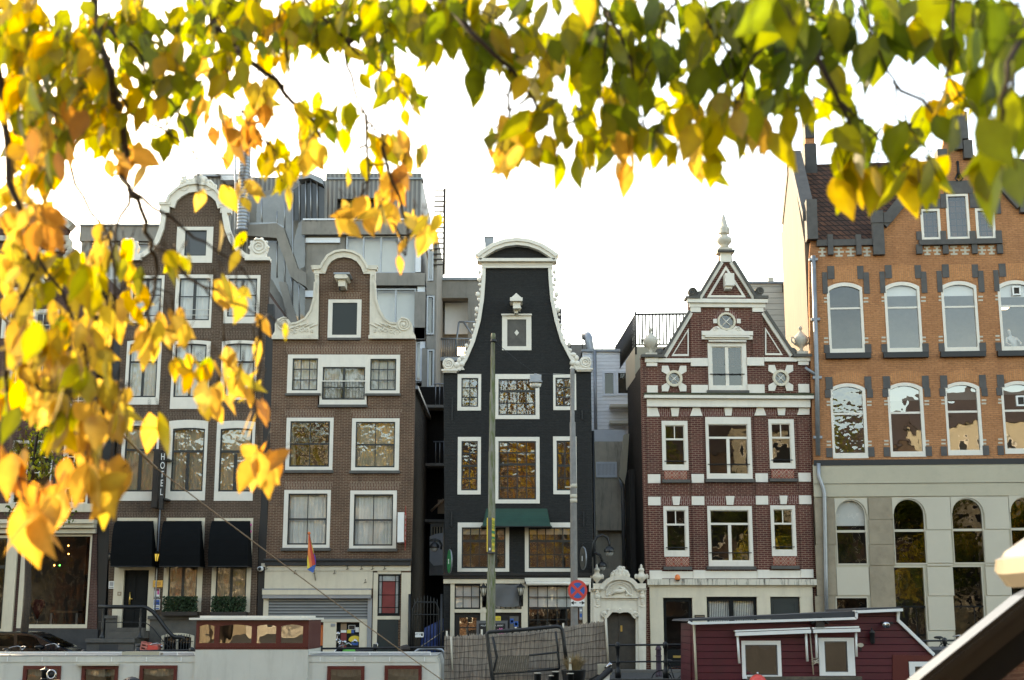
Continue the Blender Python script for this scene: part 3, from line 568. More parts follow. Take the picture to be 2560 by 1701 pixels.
for pth, sc, bs, sh, fl in ((lp, (1015, 690), (1008, 768, 1116, 796), (1250, 336, 1345, 382), 1), (rp, (2030, 688), (1926, 770, 2120, 796), (1722, 342, 1825, 384), -1)):
    b = MB(); b.ribbon(L('A', *pth), .2, -.13, .2); k = H.fr.r('A', *bs); b.box(k[0]-(.5 if fl > 0 else 0), k[1], -.2, .24, k[2], k[3])
    c = q('A', *sc); b.prism([(c[0]+.36*math.cos(t/10*math.pi), c[1]+.36*math.sin(t/10*math.pi)) for t in range(20)], -.08, .2); b.spiral(c, .33, 2.3, .05, -.1, fl, 0, 1)
    b.prism([(c[0]-.4*fl-.1, k[3]), (c[0]+.45*fl, k[3]), (c[0]+.2*fl, c[1]-.1), (c[0]-.3*fl, c[1]-.1)], -.09, .2)
    for i in range(10): t = i/10*2*math.pi; b.ball((c[0]+.36*math.cos(t), -.02, c[1]+.36*math.sin(t)), .07, 1, .8, 1, 5)
    b.build('scroll', 'white_paint', H.root)
    b = MB(); k = H.fr.r('A', *sh); b.box(k[0], k[1], -.18, .24, k[2]+.12, k[3]); b.box(k[0]+.05, k[1]-.05, -.12, .22, k[2]-.2, k[2]+.12); b.build('gable_shoulder', 'white_paint', H.root)
b = MB(); rr = random.Random(3)
for X, Yv, r_ in ((1450, 165, .17), (1480, 190, .2), (1420, 205, .14), (1530, 175, .24), (1560, 165, .24), (1545, 205, .2), (1600, 160, .2), (1625, 180, .16), (1655, 205, .16), (1690, 210, .1), (1500, 205, .16), (1590, 205, .16), (1440, 185, .12), (1575, 150, .14)):
    c = q('A', X, Yv); b.ball((c[0], -.05, c[1]), r_*.8, 1, .7, 1, 6)
    for j in range(3): t = rr.uniform(0, 6); b.ball((c[0]+r_*.8*math.cos(t), -.08, c[1]+r_*.8*math.sin(t)), r_*.35, 1.3, .8, 1, 5)
for X, fl in ((1455, 1), (1635, -1)): c = q('A', X, 215); b.spiral(c, .24, 1.3, .05, -.12, fl, 0, 2)
b.build('gable_crest', 'white_paint', H.root)
b = MB()
for p, y in (((890, 975, 985, 1300), -.1), ((1262, 978, 2140, 1430), -.12), ((1255, 978, 2145, 1008), -.2), ((885, 975, 990, 1000), -.16)):
    k = H.fr.r('C', *p); b.box(k[0], k[1], y, -.004, k[2], k[3])
b.build('stone_plinth', 'grey_stone', H.root)
k = H.fr.r('C', 1365, 1122, 1640, 1420); b = MB(); b.prism(outline(*k, .1), -.2, -.125, [outline(k[0]+.1, k[1]-.1, k[2]+.1, k[3]-.1, .06)]); b.box((k[0]+k[1])/2-.04, (k[0]+k[1])/2+.04, -.19, -.13, k[2], k[3]-.1); bw = b.build('basement_window', 'cream_paint', H.root)
b = MB(); b.box(k[0]+.05, k[1]-.05, -.135, -.128, k[2], k[3]-.08); b.build('glass', 'glass_dark', bw); b = MB()
for i in range(10): X = k[0]+.15+i*(k[1]-k[0]-.3)/9; b.tube([(X, -.26, k[2]), (X, -.26, k[3]-.05)], .015, 5)
b.tube([(k[0], -.26, k[3]-.3), (k[1], -.26, k[3]-.3)], .012, 5); b.build('window_bars', 'iron', bw)
# black drainpipe strips either side + drain
b = MB(); k = H.fr.r('p', 243, 1290, 272, 1400); b.box(k[0], k[1], .05, .4, 0, q('p', 270, 780)[1]); b.build('drain_strip', 'black_paint', H.root)
xa = q('p', 656, 1200)[0]; b = MB(); b.prism(L('p', (664, 760), (684, 760), (678, 1000), (668, 1300), (664, 1660), (640, 1660), (648, 1300), (656, 1000)), .02, .4); b.build('drain_strip', 'black_paint', H.root)
p0 = q('p', 400, 1290); b = MB(); b.tube([(p0[0], -.05, p0[1]+.9), (p0[0], -.05, .4)], .03, 6); b.build('downpipe', 'metal_grey', H.root)
k = H.fr.r('B', 1222, 868, 1268, 1322); b = MB(); b.box(k[0], k[1], -.5, -.02, k[2], k[3]); b.build('timber_board', 'brown_dark', H.root)
H1 = H
# doorstep with railing
k = H.fr.r('C', 820, 1165, 1222, 1300); k2 = H.fr.r('C', 965, 1112, 1265, 1164)
st = empty('doorstep', F1.O, F1.a, 'grey stone doorstep with iron handrail before the hotel door', 'steps')
b = MB(); b.box(k[0], k[1], -1.5, -.21, k[3]-.14, k[3]); b.box(k[0]+.03, k[1]-.03, -1.42, -.21, 0, k[3]-.143); b.box(k2[0], k2[1], -.9, -.21, k[3]+.003, k2[3]); b.box(k2[0]+.2, k2[1]-.1, -.6, -.21, k2[3]+.003, k2[3]+.15)
for i in range(5): b.box(k[1]+.01+i*.28, k[1]+.285+i*.28, -1.45, -.24, 0, k[3]-.17*(i+1))
b.build('stone_steps', 'grey_stone', st); b = MB(); b.box(k[0]+.5, k[1]-.6, -1.45, -1.43, .05, k[3]-.2); b.build('slate_panel', 'blue_stone', st)
yy = -1.4; ps = [(x, yy, z_) for x, z_ in [H.fr.q('S', x, y, yy) for x, y in ((460, 118), (700, 122), (1000, 125), (1240, 122), (1320, 150), (1400, 205), (1480, 290), (1580, 430), (1680, 560), (1740, 620), (1800, 652), (1880, 645), (1930, 655), (1945, 690), (1925, 690))]]
b = MB(); b.tube(ps, .07, 8); ps2 = [(x, yy, z_) for x, z_ in [H.fr.q('S', x, y, yy) for x, y in ((460, 385), (700, 392), (1000, 388), (1250, 392), (1330, 430), (1420, 510), (1520, 640), (1620, 760), (1700, 830))]]; b.tube(ps2, .02, 6); b.build('handrail', 'iron', st)
for X in (552, 1200):
    p1 = H.fr.q('S', X, 150, yy); p2 = H.fr.q('S', X, 665, yy); b = MB(); hh = p1[1]-p2[1]
    b.lathe([(.11, 0), (.11, .04), (.05, .12), (.035, hh*.3), (.06, hh*.38), (.035, hh*.42), (.06, hh*.5), (.03, hh*.55), (.055, hh*.65), (.03, hh*.72), (.045, hh*.8), (.03, hh*.95), (.05, hh)], (p1[0], yy, p2[1]), 10); b.build('baluster', 'iron', st)
# things on the hotel front
def awning(z, pts_top, pts_bot, drop, proj, mat, name, label, cat, group, fr, flare=.0, root_y=-.02):
    """quarter-round awning: a curved sheet with closed ends"""
    xa, za = fr.q(z, *pts_top[0]); xb, _ = fr.q(z, *pts_top[1]); yb = -proj
    xc, zc = fr.q(z, *pts_bot[0], yb); xd, _ = fr.q(z, *pts_bot[1], yb); n = 9; v = []; fs = []
    for i in range(n+1):
        t = i/n; a = t*math.pi/2
        if flare: yy_ = -proj*(t**1.6); zz = za+(zc-za)*(t**.75)
        else: yy_ = -proj*math.sin(a)**.9; zz = zc+(za-zc)*math.cos(a)**.8
        m = t**(1.8 if flare else .7)
        v += [(xa+(xc-xa)*m, yy_+root_y, zz), (xb+(xd-xb)*m, yy_+root_y, zz)]
    k = len(v); v += [(xa, root_y, za), (xb, root_y, za), (xc, root_y, zc), (xd, root_y, zc)]
    for i in range(n): fs += [(2*i, 2*i+1, 2*i+3, 2*i+2), (2*i, 2*i+2, k+2), (2*i+1, k+3, 2*i+3)]
    fs += [(0, k+2, k), (1, k+1, k+3)]
    e = empty(name, fr.O, fr.a, label, cat, group); b = MB(); b.add(v, fs); b.build('canopy', mat, e, fix=False)
    b = MB(); b.tube([v[2*n], v[2*n+1]], .018, 6); b.tube([v[2*n], (xc, root_y, zc)], .014, 5); b.tube([v[2*n+1], (xd, root_y, zc)], .014, 5); b.build('frame', 'iron', e); return e
for i, (a0, a1, c0, c1, lab) in enumerate(((982, 1292, 932, 1278, 'black rounded awning over the hotel door'), (1388, 1700, 1345, 1682, 'black rounded awning between two others on the hotel front'), (1795, 2110, 1752, 2088, 'black rounded awning beside the small pink ornaments, farthest from the hotel door'))):
    awning('C', ((a0, 178), (a1, 178)), ((c0, 562), (c1, 552)), 1, .95, 'awning_black', 'awning', lab, 'awning', 'black awnings on the hotel front', F1)
def planter(z, x0, y0, x1, y1, yb, label):
    fr = F1; k = fr.r(z, x0, y0, x1, yb, -.2); kb = fr.r(z, x0-8, y1, x1+2, yb, -.3); e = empty('planter', fr.O, fr.a, label, 'planter', 'hedge planters on the window sills')
    b = MB(); b.box(kb[0], kb[1], -.5, -.13, kb[2], kb[3]); b.build('trough', 'brown_dark', e); b = MB(); rr = random.Random(int(x0))
    for i in range(1500):
        c = Vector((rr.uniform(k[0], k[1]), rr.uniform(-.48, -.15), rr.uniform(kb[3]-.05, k[3]))); n_ = Vector((rr.gauss(0, 1), rr.gauss(0, 1), rr.gauss(0, 1))).normalized(); u = n_.orthogonal().normalized()*rr.uniform(.03, .06); v_ = n_.cross(u).normalized()*.03
        b.add([c-u, c+v_, c+u, c-v_], [(0, 1, 2, 3)])
    b.build('hedge', 'hedge', e, fix=False)
planter('C', 1380, 815, 1668, 943, 976, 'dark planter with clipped green hedge on the window sill nearer the hotel door'); planter('C', 1788, 815, 2078, 945, 980, 'dark planter with clipped green hedge on the window sill nearer the white camera')
def plate(name, label, cat, fr, z, x0, y0, x1, y1, mat, y=-.05, th=.03, extra=()):
    k = fr.r(z, x0, y0, x1, y1, y); e = empty(name, fr.O, fr.a, label, cat); b = MB(); b.box(k[0], k[1], y, y+th, k[2], k[3]); b.build('panel', mat, e)
    for nm, mt, fx0, fz0, fx1, fz1 in extra:
        W, Hh = k[1]-k[0], k[3]-k[2]; b = MB(); b.box(k[0]+W*fx0, k[0]+W*fx1, y-.006, y-.001, k[2]+Hh*fz0, k[2]+Hh*fz1); b.build(nm, mt, e)
    return e, k
plate('wall_plaque', 'polished brass plaque beside the hotel door', 'plaque', F1, 'C', 1288, 678, 1370, 737, 'brass', extra=(('engraved_line', 'brown_dark', .2, .6, .8, .66), ('engraved_line', 'brown_dark', .15, .42, .85, .48), ('engraved_line', 'brown_dark', .3, .26, .7, .3)))
plate('wall_sign', 'white and blue sign under the red poster by the hotel door', 'sign', F1, 'C', 1292, 838, 1348, 926, 'white_sign', extra=(('blue_field', 'blue_sign', .08, .45, .92, .95), ('green_wave', 'lime', .3, .62, .85, .7), ('blue_strip', 'blue_sign', .1, .05, .9, .16), ('grey_text', 'grey_board', .15, .26, .85, .32)))
plate('wall_poster', 'pink and white Z shaped emblem poster under the brass plaque', 'poster', F1, 'C', 1300, 750, 1345, 830, 'white_sign', extra=(('pink_stroke', 'red_cloth', .05, .8, .95, .98), ('pink_stroke', 'pink', .55, .4, .95, .8), ('grey_stroke', 'grey_board', .05, .03, .95, .18)))
plate('wall_sign', 'small white notice left of the hotel door', 'sign', F1, 'C', 916, 686, 962, 748, 'white_sign', extra=(('blue_field', 'metal_grey', .15, .35, .85, .9), ('text_line', 'grey_board', .1, .12, .9, .22)))
plate('doorbell', 'small brown doorbell panel on the hotel door frame', 'doorbell', F1, 'C', 990, 775, 1022, 808, 'skin_wood', extra=(('button', 'panel_pale', .25, .25, .75, .75),))
# HOTEL blade sign
p1 = F1.q('B', 1285, 885, -.6); p2 = F1.q('B', 1262, 1330, -.6); e = empty('blade_sign', F1.O, F1.a, 'tall narrow black sign reading HOTEL down the brick front', 'sign')
b = MB(); b.prism([(p2[0]-.05, p2[1]), (p2[0]+.09, p2[1]), (p1[0]+.07, p1[1]), (p1[0]-.07, p1[1])], -.72, -.58); b.build('sign_case', 'black_sign', e); b = MB()
for fz in (.18, .88): zz = p2[1]+(p1[1]-p2[1])*fz; b.box(p1[0]+.0, p1[0]+.2, -.66, 0, zz-.03, zz+.03)
b.build('bracket', 'iron', e); Hs = p1[1]-p2[1]
for i, ch in enumerate('HOTEL'):
    fz = .94-.155*i; xx = p2[0]+.02+(p1[0]-p2[0]-.02)*fz; text(ch, .36, 'white_sign', e, (xx, -.725, p2[1]+Hs*fz-.05), sx=.62)
text('~', .2, 'grey_board', e, (p2[0]+.03, -.725, p2[1]+Hs*.2), sx=.6)
# wall lanterns on the hotel, camera, pink ornament
def lantern(fr, z, x, ytop, ybot, label, y=-.35, s=1, glow='panel_pale', group=None, tail=None):
    p = fr.q(z, x, ytop, y); q2 = fr.q(z, x, ybot, y); h = (p[1]-q2[1]); r_ = h*.26*s; e = empty('wall_lantern', fr.O, fr.a, label, 'lantern', group); c = (p[0], y, q2[1])
    b = MB(); b.lathe([(r_*.5, .0), (r_*.95, h*.62), (r_*.9, h*.62)], c, 6); b.build('lamp_glass', glow, e)
    b = MB(); b.lathe([(r_*1.25, h*.62), (r_*1.15, h*.68), (r_*.45, h*.82), (r_*.4, h*.88), (r_*.12, h*.9), (r_*.05, h)], c, 6); b.lathe([(r_*.25, -h*.1), (r_*.6, 0), (r_*.55, h*.03)], c, 6)
    for k in range(6): t = k/6*2*math.pi; b.tube([(c[0]+r_*.52*math.cos(t), y+r_*.52*math.sin(t), c[2]), (c[0]+r_*math.cos(t), y+r_*math.sin(t), c[2]+h*.62)], .012, 4)
    b.build('lamp_cage', 'iron', e); b = MB(); tz = fr.q(z, x, tail, y)[1] if tail else q2[1]-h*.5
    b.tube([(c[0], y, q2[1]), (c[0], y, q2[1]-h*.12), (c[0]+.02, y*.6, q2[1]-h*.3), (c[0]+.02, -.06, tz+.2)], .025, 6); b.box(c[0]-.05, c[0]+.09, -.08, -.01, tz, tz+.45); b.build('bracket', 'iron', e); return e
lantern(F1, 'C', 1320, 418, 520, 'dark wall lantern with yellow glow between two black awnings', glow='lamp_dim')
lantern(F1, 'C', 925, 440, 500, 'small dark wall lantern left of the first black awning', s=.8)
e = empty('security_camera', F1.O, F1.a, 'round white security camera on the black drain strip', 'camera'); p = F1.q('C', 2193, 582, -.25); p2 = F1.q('C', 2222, 550, -.1)
b = MB(); b.lathe([(.02, 0), (.1, .03), (.13, .1), (.1, .17), (.02, .2)], (p[0], -.22, p[1]-.1), 12); b.build('camera_dome', 'white_sign', e); b = MB(); b.ball((p[0], -.34, p[1]), .06); b.build('lens', 'black_sign', e); b = MB(); b.box(p2[0]-.08, p2[0]+.08, -.16, 0, p2[1]-.07, p2[1]+.07); b.tube([(p2[0], -.1, p2[1]), (p[0], -.2, p[1]+.03)], .02); b.build('junction_box', 'panel_pale', e)
e = empty('pink_ornament', F1.O, F1.a, 'pink heart shaped ornament string at the edge of the last hotel awning', 'ornament')
for yv in (212, 268):
    p = F1.q('C', 2103, yv, -.15); b = MB(); b.ball((p[0]-.03, -.15, p[1]), .06); b.ball((p[0]+.03, -.15, p[1]), .06); b.tube([(p[0], -.15, p[1]), (p[0], -.15, p[1]-.12)], [.07, .01], 6); b.build('heart', 'pink', e)

# ------------------------------------------------------------------ HOUSE 0: tall brown house at the edge, shop window below
F0 = Fr(52, 0, 120); H = House('canal_house', 'tall brown brick house with stone cartouche and large dark shop window', 'house', F0, 'brick_old'); q = F0.q
kw = dict(sash='white_paint', cols=3, mw=.03, glass='glass_dark', sw=.05)
H.win(('B', 85, 790, 405, 1290), ('B', 110, 800, 400, 1285), rows=4, **kw); H.win(('B', 490, 780, 700, 1290), ('B', 515, 795, 690, 1285), rows=4, **kw)
H.win(('B', 270, 180, 410, 560), ('B', 280, 190, 400, 540), rows=4, **kw); H.win(('B', 490, 165, 690, 560), ('B', 510, 185, 670, 550), rows=5, **kw); H.win(('B', 60, 165, 205, 560), ('B', 75, 185, 190, 550), rows=5, **kw)
H.win(('A', 250, 1170, 460, 1510), ('A', 275, 1200, 440, 1480), rows=3, **kw); H.win(('A', 20, 1000, 190, 1400), ('A', 40, 1030, 170, 1380), rows=3, **kw)
k = H.fr.r('C', 165, 292, 757, 1082); ki = H.fr.r('C', 205, 308, 742, 1050); f = H.win(k, ki, fmat='cream_paint', sash='cream_paint', sw=0, glass='glass_dim', vbars=((.075, .05, 0, 1),), name='shop_window')
k0 = H.fr.r('C', -90, 300, 60, 1110); H.win(k0, fmat='cream_paint', sash='dark_sash', glass='glass_dark', hbars=((.68, .12),))
out = L('A', (-260, 690), (-40, 660), (-40, 470), (60, 410), (150, 375), (230, 362), (320, 375), (420, 410), (520, 470), (555, 500), (498, 640), (498, 880), (640, 1010)); out += L('B', (750, 30), (760, 1300)); out += L('C', (818, 160), (815, 1430), (-120, 1430))
H.wall(out); zt = q('A', 640, 1010)[1]; x1 = q('B', 745, 900)[0]; H.body(x1-7.2, x1, zt, 11, ridge=zt+3.5)
b = MB(); b.ribbon(L('A', (-40, 500), (60, 435), (150, 395), (230, 380), (320, 395), (420, 432), (520, 490), (570, 530)), .3, -.25, .2); k = H.fr.r('A', -60, 600, 545, 640); b.box(k[0], k[1], -.15, .05, k[2], k[3]); b.build('cornice', 'pale_stone', H.root)
b = MB(); rr = random.Random(5)
for i in range(16): p = q('A', 530+rr.uniform(-18, 25), 640+i*15); b.ball((p[0], -.05, p[1]), rr.uniform(.08, .15), 1, .7, 1, 5)
k = H.fr.r('A', 385, 680, 500, 722); b.box(k[0], k[1], -.12, .05, k[2], k[3]); b.build('garland', 'pale_stone', H.root)
c = q('A', 250, 850); b = MB(); b.prism([(c[0]+.62*math.cos(t/12*math.pi), c[1]+.75*math.sin(t/12*math.pi)) for t in range(24)], -.06, 0)
for i in range(15): t = i/15*2*math.pi; b.ball((c[0]+.66*math.cos(t), -.06, c[1]+.8*math.sin(t)), .15, 1, .7, 1, 6)
b.prism(rect(c[0]-.35, c[0]+.3, c[1]-.4, c[1]+.35), -.3, -.06); b.build('cartouche', 'pale_stone', H.root)
b = MB()
for p, y in (((-120, 172, 822, 205), -.5), ((-120, 206, 816, 240), -.38), ((-120, 246, 816, 284), -.2), ((60, 290, 136, 1110), -.12)):
    k = H.fr.r('C', *p); b.box(k[0], k[1], y, -.003, k[2], k[3])
b.build('shop_cornice', 'cream_paint', H.root); b = MB()
for p, y in (((0, 1285, 760, 1350), -.08),): k = H.fr.r('B', *p); b.box(k[0], k[1], y, -.003, k[2], k[3])
b.build('window_ledge', 'cream_paint', H.root); b = MB(); k = H.fr.r('C', 136, 1090, 820, 1430); b.box(k[0], k[1], -.06, -.004, 0, k[3]); b.build('plinth', 'blue_stone', H.root)
k = H.fr.r('A', 85, 345, 210, 420); b = MB(); b.box(k[0], k[1], 2.5, 3.6, k[2]-1, k[3]); b.box(k[0]+.5, k[0]+.75, 2.8, 3.1, k[3], k[3]+.4); b.box(k[1]-.5, k[1]-.2, 2.8, 3.1, k[3], k[3]+.45); b.build('chimney', 'brick_sooty', H.root)
# inside the shop: table, balloon, lamps
t0 = empty('shop_table', F0.O, F0.a, 'white legged wooden table behind the dark shop window', 'table'); k = F0.r('C', 440, 935, 672, 1050, 1.2); b = MB(); b.box(k[0], k[1], .9, 1.6, k[3]-.08, k[3]); b.build('table_top', 'skin_wood', t0)
for sx in (0, 1): b = MB(); xx = k[0] if sx == 0 else k[1]-.08; b.box(xx, xx+.08, .95, 1.03, k[2], k[3]-.083); b.build('leg', 'white_paint', t0)
t0 = empty('balloon', F0.O, F0.a, 'dark red heart balloon on a stick in the shop window', 'balloon'); p = F0.q('C', 320, 915, .6); b = MB(); b.ball((p[0]-.08, .6, p[1]+.14), .17, 1, .6, 1.2); b.ball((p[0]+.1, .6, p[1]+.14), .17, 1, .6, 1.2); b.tube([(p[0], .6, p[1]+.1), (p[0], .6, p[1]-.4)], [.27, .02], 9); b.build('balloon_skin', 'red_cloth', t0); b = MB(); b.tube([(p[0], .6, p[1]-.4), (p[0], .6, p[1]-.95)], .012, 5); b.build('stick', 'white_paint', t0)
for X, Yv, mt, lab in ((577, 386, 'lamp_warm', 'tiny warm bulb, upper of the vertical pair in the shop'), (578, 456, 'lamp_warm', 'tiny warm bulb, lower of the vertical pair in the shop'), (458, 552, 'lamp_warm', 'tiny orange bulb beside the green one in the shop'), (503, 552, 'lamp_green', 'tiny green bulb glowing in the dark shop')):
    p = F0.q('C', X, Yv, 1.0); e = empty('pendant_bulb', F0.O, F0.a, lab, 'light bulb', 'small lights in the dark shop'); b = MB(); b.ball((p[0], 1.0, p[1]), .03); b.build('bulb', mt, e); b = MB(); b.tube([(p[0], 1.0, p[1]+.02), (p[0], 1.0, p[1]+.6)], .006, 4); b.build('cord', 'iron', e)
# ------------------------------------------------------------------ BLACK bell-gable house
F3 = Fr(52, 0, 1297); H = House('canal_house', 'black painted brick house with broad white edged bell gable and green awning', 'house', F3, 'brick_black'); q = F3.q
f = H.win(('H', 715, 826, 970, 1136), ('H', 760, 868, 925, 1102), sw=0, glass=None, sash=None); a = H.fr.r('H', 760, 868, 925, 1102)
MB().box(a[0]-.01, a[1]+.01, .02, .06, a[2]-.01, a[3]+.01).build('hatch', 'grey_stone', f); c = q('H', 842, 983); MB().prism([(c[0]-.09, c[1]), (c[0], c[1]-.12), (c[0]+.09, c[1]), (c[0], c[1]+.12)], -.0, .02).build('diamond_pane', 'white_paint', f)
b = MB(); k = H.fr.r('H', 708, 822, 974, 836); b.box(k[0], k[1], -.1, -.003, k[2], k[3]); b.build('window_head', 'white_paint', f)
wk = dict(glass='glass_wavy', mw=.042, sw=.05)
H.win(('I', 327, 125, 532, 442), ('I', 360, 158, 507, 410), cols=2, rows=3, back='tieleft', **wk)
H.win(('I', 655, 125, 1040, 516), ('I', 683, 168, 1006, 482), cols=4, rows=3, thick=(2,), **wk)
H.win(('I', 1160, 122, 1360, 438), ('I', 1180, 156, 1330, 406), cols=2, rows=3, back='tieright', **wk)
H.win(('I', 328, 672, 530, 1173), ('I', 360, 708, 502, 1138), cols=2, rows=4, thick=(2,), **wk)
H.win(('I', 655, 672, 1042, 1251), ('I', 683, 708, 1010, 1217), cols=4, rows=5, thick=(3,), **wk)
H.win(('I', 1160, 668, 1364, 1171), ('I', 1190, 704, 1335, 1138), cols=2, rows=4, thick=(2,), **wk)
for x0, i0, i1, x1 in ((350, 388, 796, 830), (976, 1011, 1410, 1455)):
    H.win(('J', x0, 100, x1, 558), ('J', i0, 145, i1, 526), cols=5, rows=3, thick=(2,), blind=.17, **wk)
# ground floor openings
H.win(('J', 320, 676, 560, 906), ('J', 322, 680, 558, 902), fmat='dark_sash', cols=3, rows=2, mw=.03, sw=.04, blind=1, glass='glass')
f = H.win(('J', 1003, 684, 1548, 1115), ('J', 1008, 688, 1545, 1110), fmat='dark_sash', cols=6, rows=4, thick=(2,), mw=.03, sw=.04, glass='glass', blind=.47)
H.holes.append(rect(*H.fr.r('J', 322, 942, 560, 1400))); H.holes.append(rect(*H.fr.r('J', 612, 942, 950, 1400))); H.holes.append(rect(*H.fr.r('J', 700, 676, 940, 902)))
out = L('H', (205, 1336), (335, 1334), (400, 1225), (470, 1065), (520, 885), (550, 700), (565, 525), (568, 420), (535, 370), (600, 300), (720, 238), (845, 212), (970, 238), (1090, 300), (1150, 370), (1122, 420), (1127, 525), (1142, 700), (1178, 880), (1232, 1060), (1300, 1195), (1362, 1290), (1378, 1322), (1490, 1330))
out += L('I', (1497, 700), (1506, 1568)); out += L('J', (1590, 620), (1580, 1500), (215, 1500), (220, 620)); out += L('I', (213, 1500), (208, 700))
H.wall(out); x0, x1 = q('I', 212, 1000)[0], q('I', 1500, 1000)[0]; zt = q('p', 1480, 1060)[1]; H.body(x0+.05, x1-.03, zt, 5, side='brick_sooty', ridge=q('H', 845, 520)[1])
b = MB(); k = H.fr.r('p', 1480, 1085, 1486, 1100); b.tube([(x1+.08, .5, zt-.2), (x1+.1, .5, .1)], .05); b.build('downpipe', 'iron', H.root)
# pediment and frieze
b = MB(); k = H.fr.r('H', 538, 378, 1156, 424); b.box(k[0], k[1], -.12, .25, k[2], k[3]); k = H.fr.r('H', 500, 350, 1190, 376); b.box(k[0], k[1], -.3, .3, k[2], k[3]); k = H.fr.r('H', 515, 364, 1178, 380); b.box(k[0], k[1], -.22, .28, k[2], k[3]); k = H.fr.r('H', 548, 392, 1150, 400); b.box(k[0], k[1], -.15, .25, k[2], k[3])
b.build('frieze', 'white_paint', H.root)
P = [(505, 342), (560, 300), (640, 250), (740, 215), (845, 202), (950, 215), (1050, 250), (1130, 300), (1185, 342)]
b = MB(); b.ribbon(L('H', *P), .3, -.3, .35); b.ribbon(L('H', *[(x, y-9) for x, y in P]), .1, -.36, .37); b.build('pediment', 'white_paint', H.root)
for pth, sc, bs, fl in (([(556, 425), (553, 525), (540, 700), (512, 880), (462, 1060), (395, 1215), (335, 1310)], (250, 1256), (188, 1308, 334, 1336), 1), ([(1132, 425), (1137, 525), (1152, 700), (1188, 880), (1240, 1055), (1310, 1190), (1368, 1290)], (1440, 1244), (1352, 1298, 1503, 1326), -1)):
    b = MB(); lp = L('H', *pth); b.ribbon(lp, .15, -.1, .2, side=0); rr = random.Random(9)
    for i in range(len(lp)-1):
        a, c = Vector(lp[i]), Vector(lp[i+1]); n_ = max(3, int((c-a).length/.2))
        for j in range(n_):
            if i == 0 and j < 1: continue
            p = a.lerp(c, j/n_); d = (c-a).normalized(); o = Vector((d.y, -d.x))*fl
            p = p+o*(.12+.05*math.sin(j*2.2+i*1.3)+rr.uniform(-.03, .03)); b.ball((p.x, -.05, p.y), rr.uniform(.055, .11), rr.uniform(.8, 1.2), .8, rr.uniform(.8, 1.3), 6)
    b.build('garland', 'white_paint', H.root); b = MB(); k = H.fr.r('H', *bs); b.box(k[0], k[1], -.22, .3, k[2]+.06, k[3]); b.box(k[0]+.05, k[1]-.05, -.16, .28, k[2], k[2]+.06)
    c = q('H', *sc); b.prism([(c[0]+.24*math.cos(t/10*math.pi), c[1]+.24*math.sin(t/10*math.pi)) for t in range(20)], -.06, .2); b.spiral(c, .22, 2.2, .035, -.08, fl, 0, 2); b.ball((c[0]+.33*fl, -.04, c[1]-.05), .13); b.ball((c[0]+.5*fl, -.04, c[1]-.02), .12); b.prism([(c[0]-.2*fl, k[3]), (c[0]+.62*fl, k[3]), (c[0]+.5*fl, c[1]), (c[0]-.1*fl, c[1])], -.05, .2); b.build('scroll', 'white_paint', H.root)
b = MB(); k = H.fr.r('H', 810, 750, 875, 805); b.box(k[0], k[1], -.7, -.002, k[2], k[3]); k2 = H.fr.r('H', 784, 718, 892, 748); b.box(k2[0], k2[1], -.85, -.002, k2[2], k2[3]); mx = (k2[0]+k2[1])/2; b.prism([(k2[0]+.05, k2[3]+.003), (k2[1]-.05, k2[3]+.003), (mx, k2[3]+.18)], -.82, -.002); b.box(mx-.07, mx+.07, -.4, -.002, k[2]-.12, k[2]-.003)
h = b.build('hoist_beam', 'white_paint', H.root); b = MB(); p = q('H', 870, 800); b.tube([(p[0], -.6, p[1]+.1), (p[0]+.04, -.6, p[1]), (p[0], -.6, p[1]-.05), (p[0]-.06, -.6, p[1]-.02)], .018); b.build('hook', 'white_paint', h)
# lower trim
b = MB(); k = H.fr.r('J', 218, 572, 1592, 596); b.box(k[0]-.03, k[1]+.03, -.28, -.003, k[2], k[3]); k = H.fr.r('J', 218, 598, 1592, 622); b.box(k[0], k[1], -.2, -.003, k[2], k[3]); b.build('cornice', 'black_paint', H.root)
b = MB()
for p, y in (((220, 627, 972, 668), -.14), ((282, 669, 320, 1400), -.08), ((562, 669, 612, 1400), -.08), ((944, 669, 1003, 1400), -.08), ((1515, 690, 1556, 1400), -.08), ((322, 907, 944, 938), -.1)):
    k = H.fr.r('J', *p); b.box(k[0], k[1], y, -.003, k[2], k[3])
b.build('shop_fascia', 'cream_paint', H.root)
b = MB(); k = H.fr.r('J', 975, 617, 1588, 650); b.box(k[0], k[1], -.3, -.003, k[2], k[3]); k = H.fr.r('J', 985, 654, 1580, 684); b.tube([(k[0], -.28, (k[2]+k[3])/2), (k[1], -.28, (k[2]+k[3])/2)], .075, 10); k = H.fr.r('J', 1570, 650, 1586, 745); b.box(k[0], k[1], -.35, -.003, k[2], k[3]); b.build('awning_cassette', 'white_paint', H.root)
for p in ((322, 943, 560, 1400), (612, 943, 950, 1400)):
    k = H.fr.r('J', *p); b = MB(); b.box(k[0], k[1], .08, .13, 0, k[3]); d = b.build('door', 'black_paint', H.root)
    if p[0] == 322:
        g = H.fr.r('J', 368, 984, 524, 1250); b = MB(); b.box(g[0], g[1], .07, .079, g[2], g[3]); b.build('glass', 'glass_mirror', d); b = MB(); b.box((g[0]+g[1])/2-.02, (g[0]+g[1])/2+.02, .05, .069, g[2], g[3]); zz = H.fr.q('J', 400, 1078)[1]; b.box(g[0], g[1], .051, .068, zz-.02, zz+.02); b.build('glazing_bar', 'black_paint', d)
for X, Yv, Y2 in ((276, 175+0, 250), (275, 1320-0, 1458),): pass
b = MB()
for z, x, y0, y1 in (('I', 281, 325, 525), ('I', 1412, 440, 520), ('I', 276, 1320, 1455), ('I', 1424, 1320, 1455)):
    p0, p1 = q(z, x, y0), q(z, x, y1); b.box(p0[0]-.025, p0[0]+.025, -.06, -.002, p1[1], p0[1])
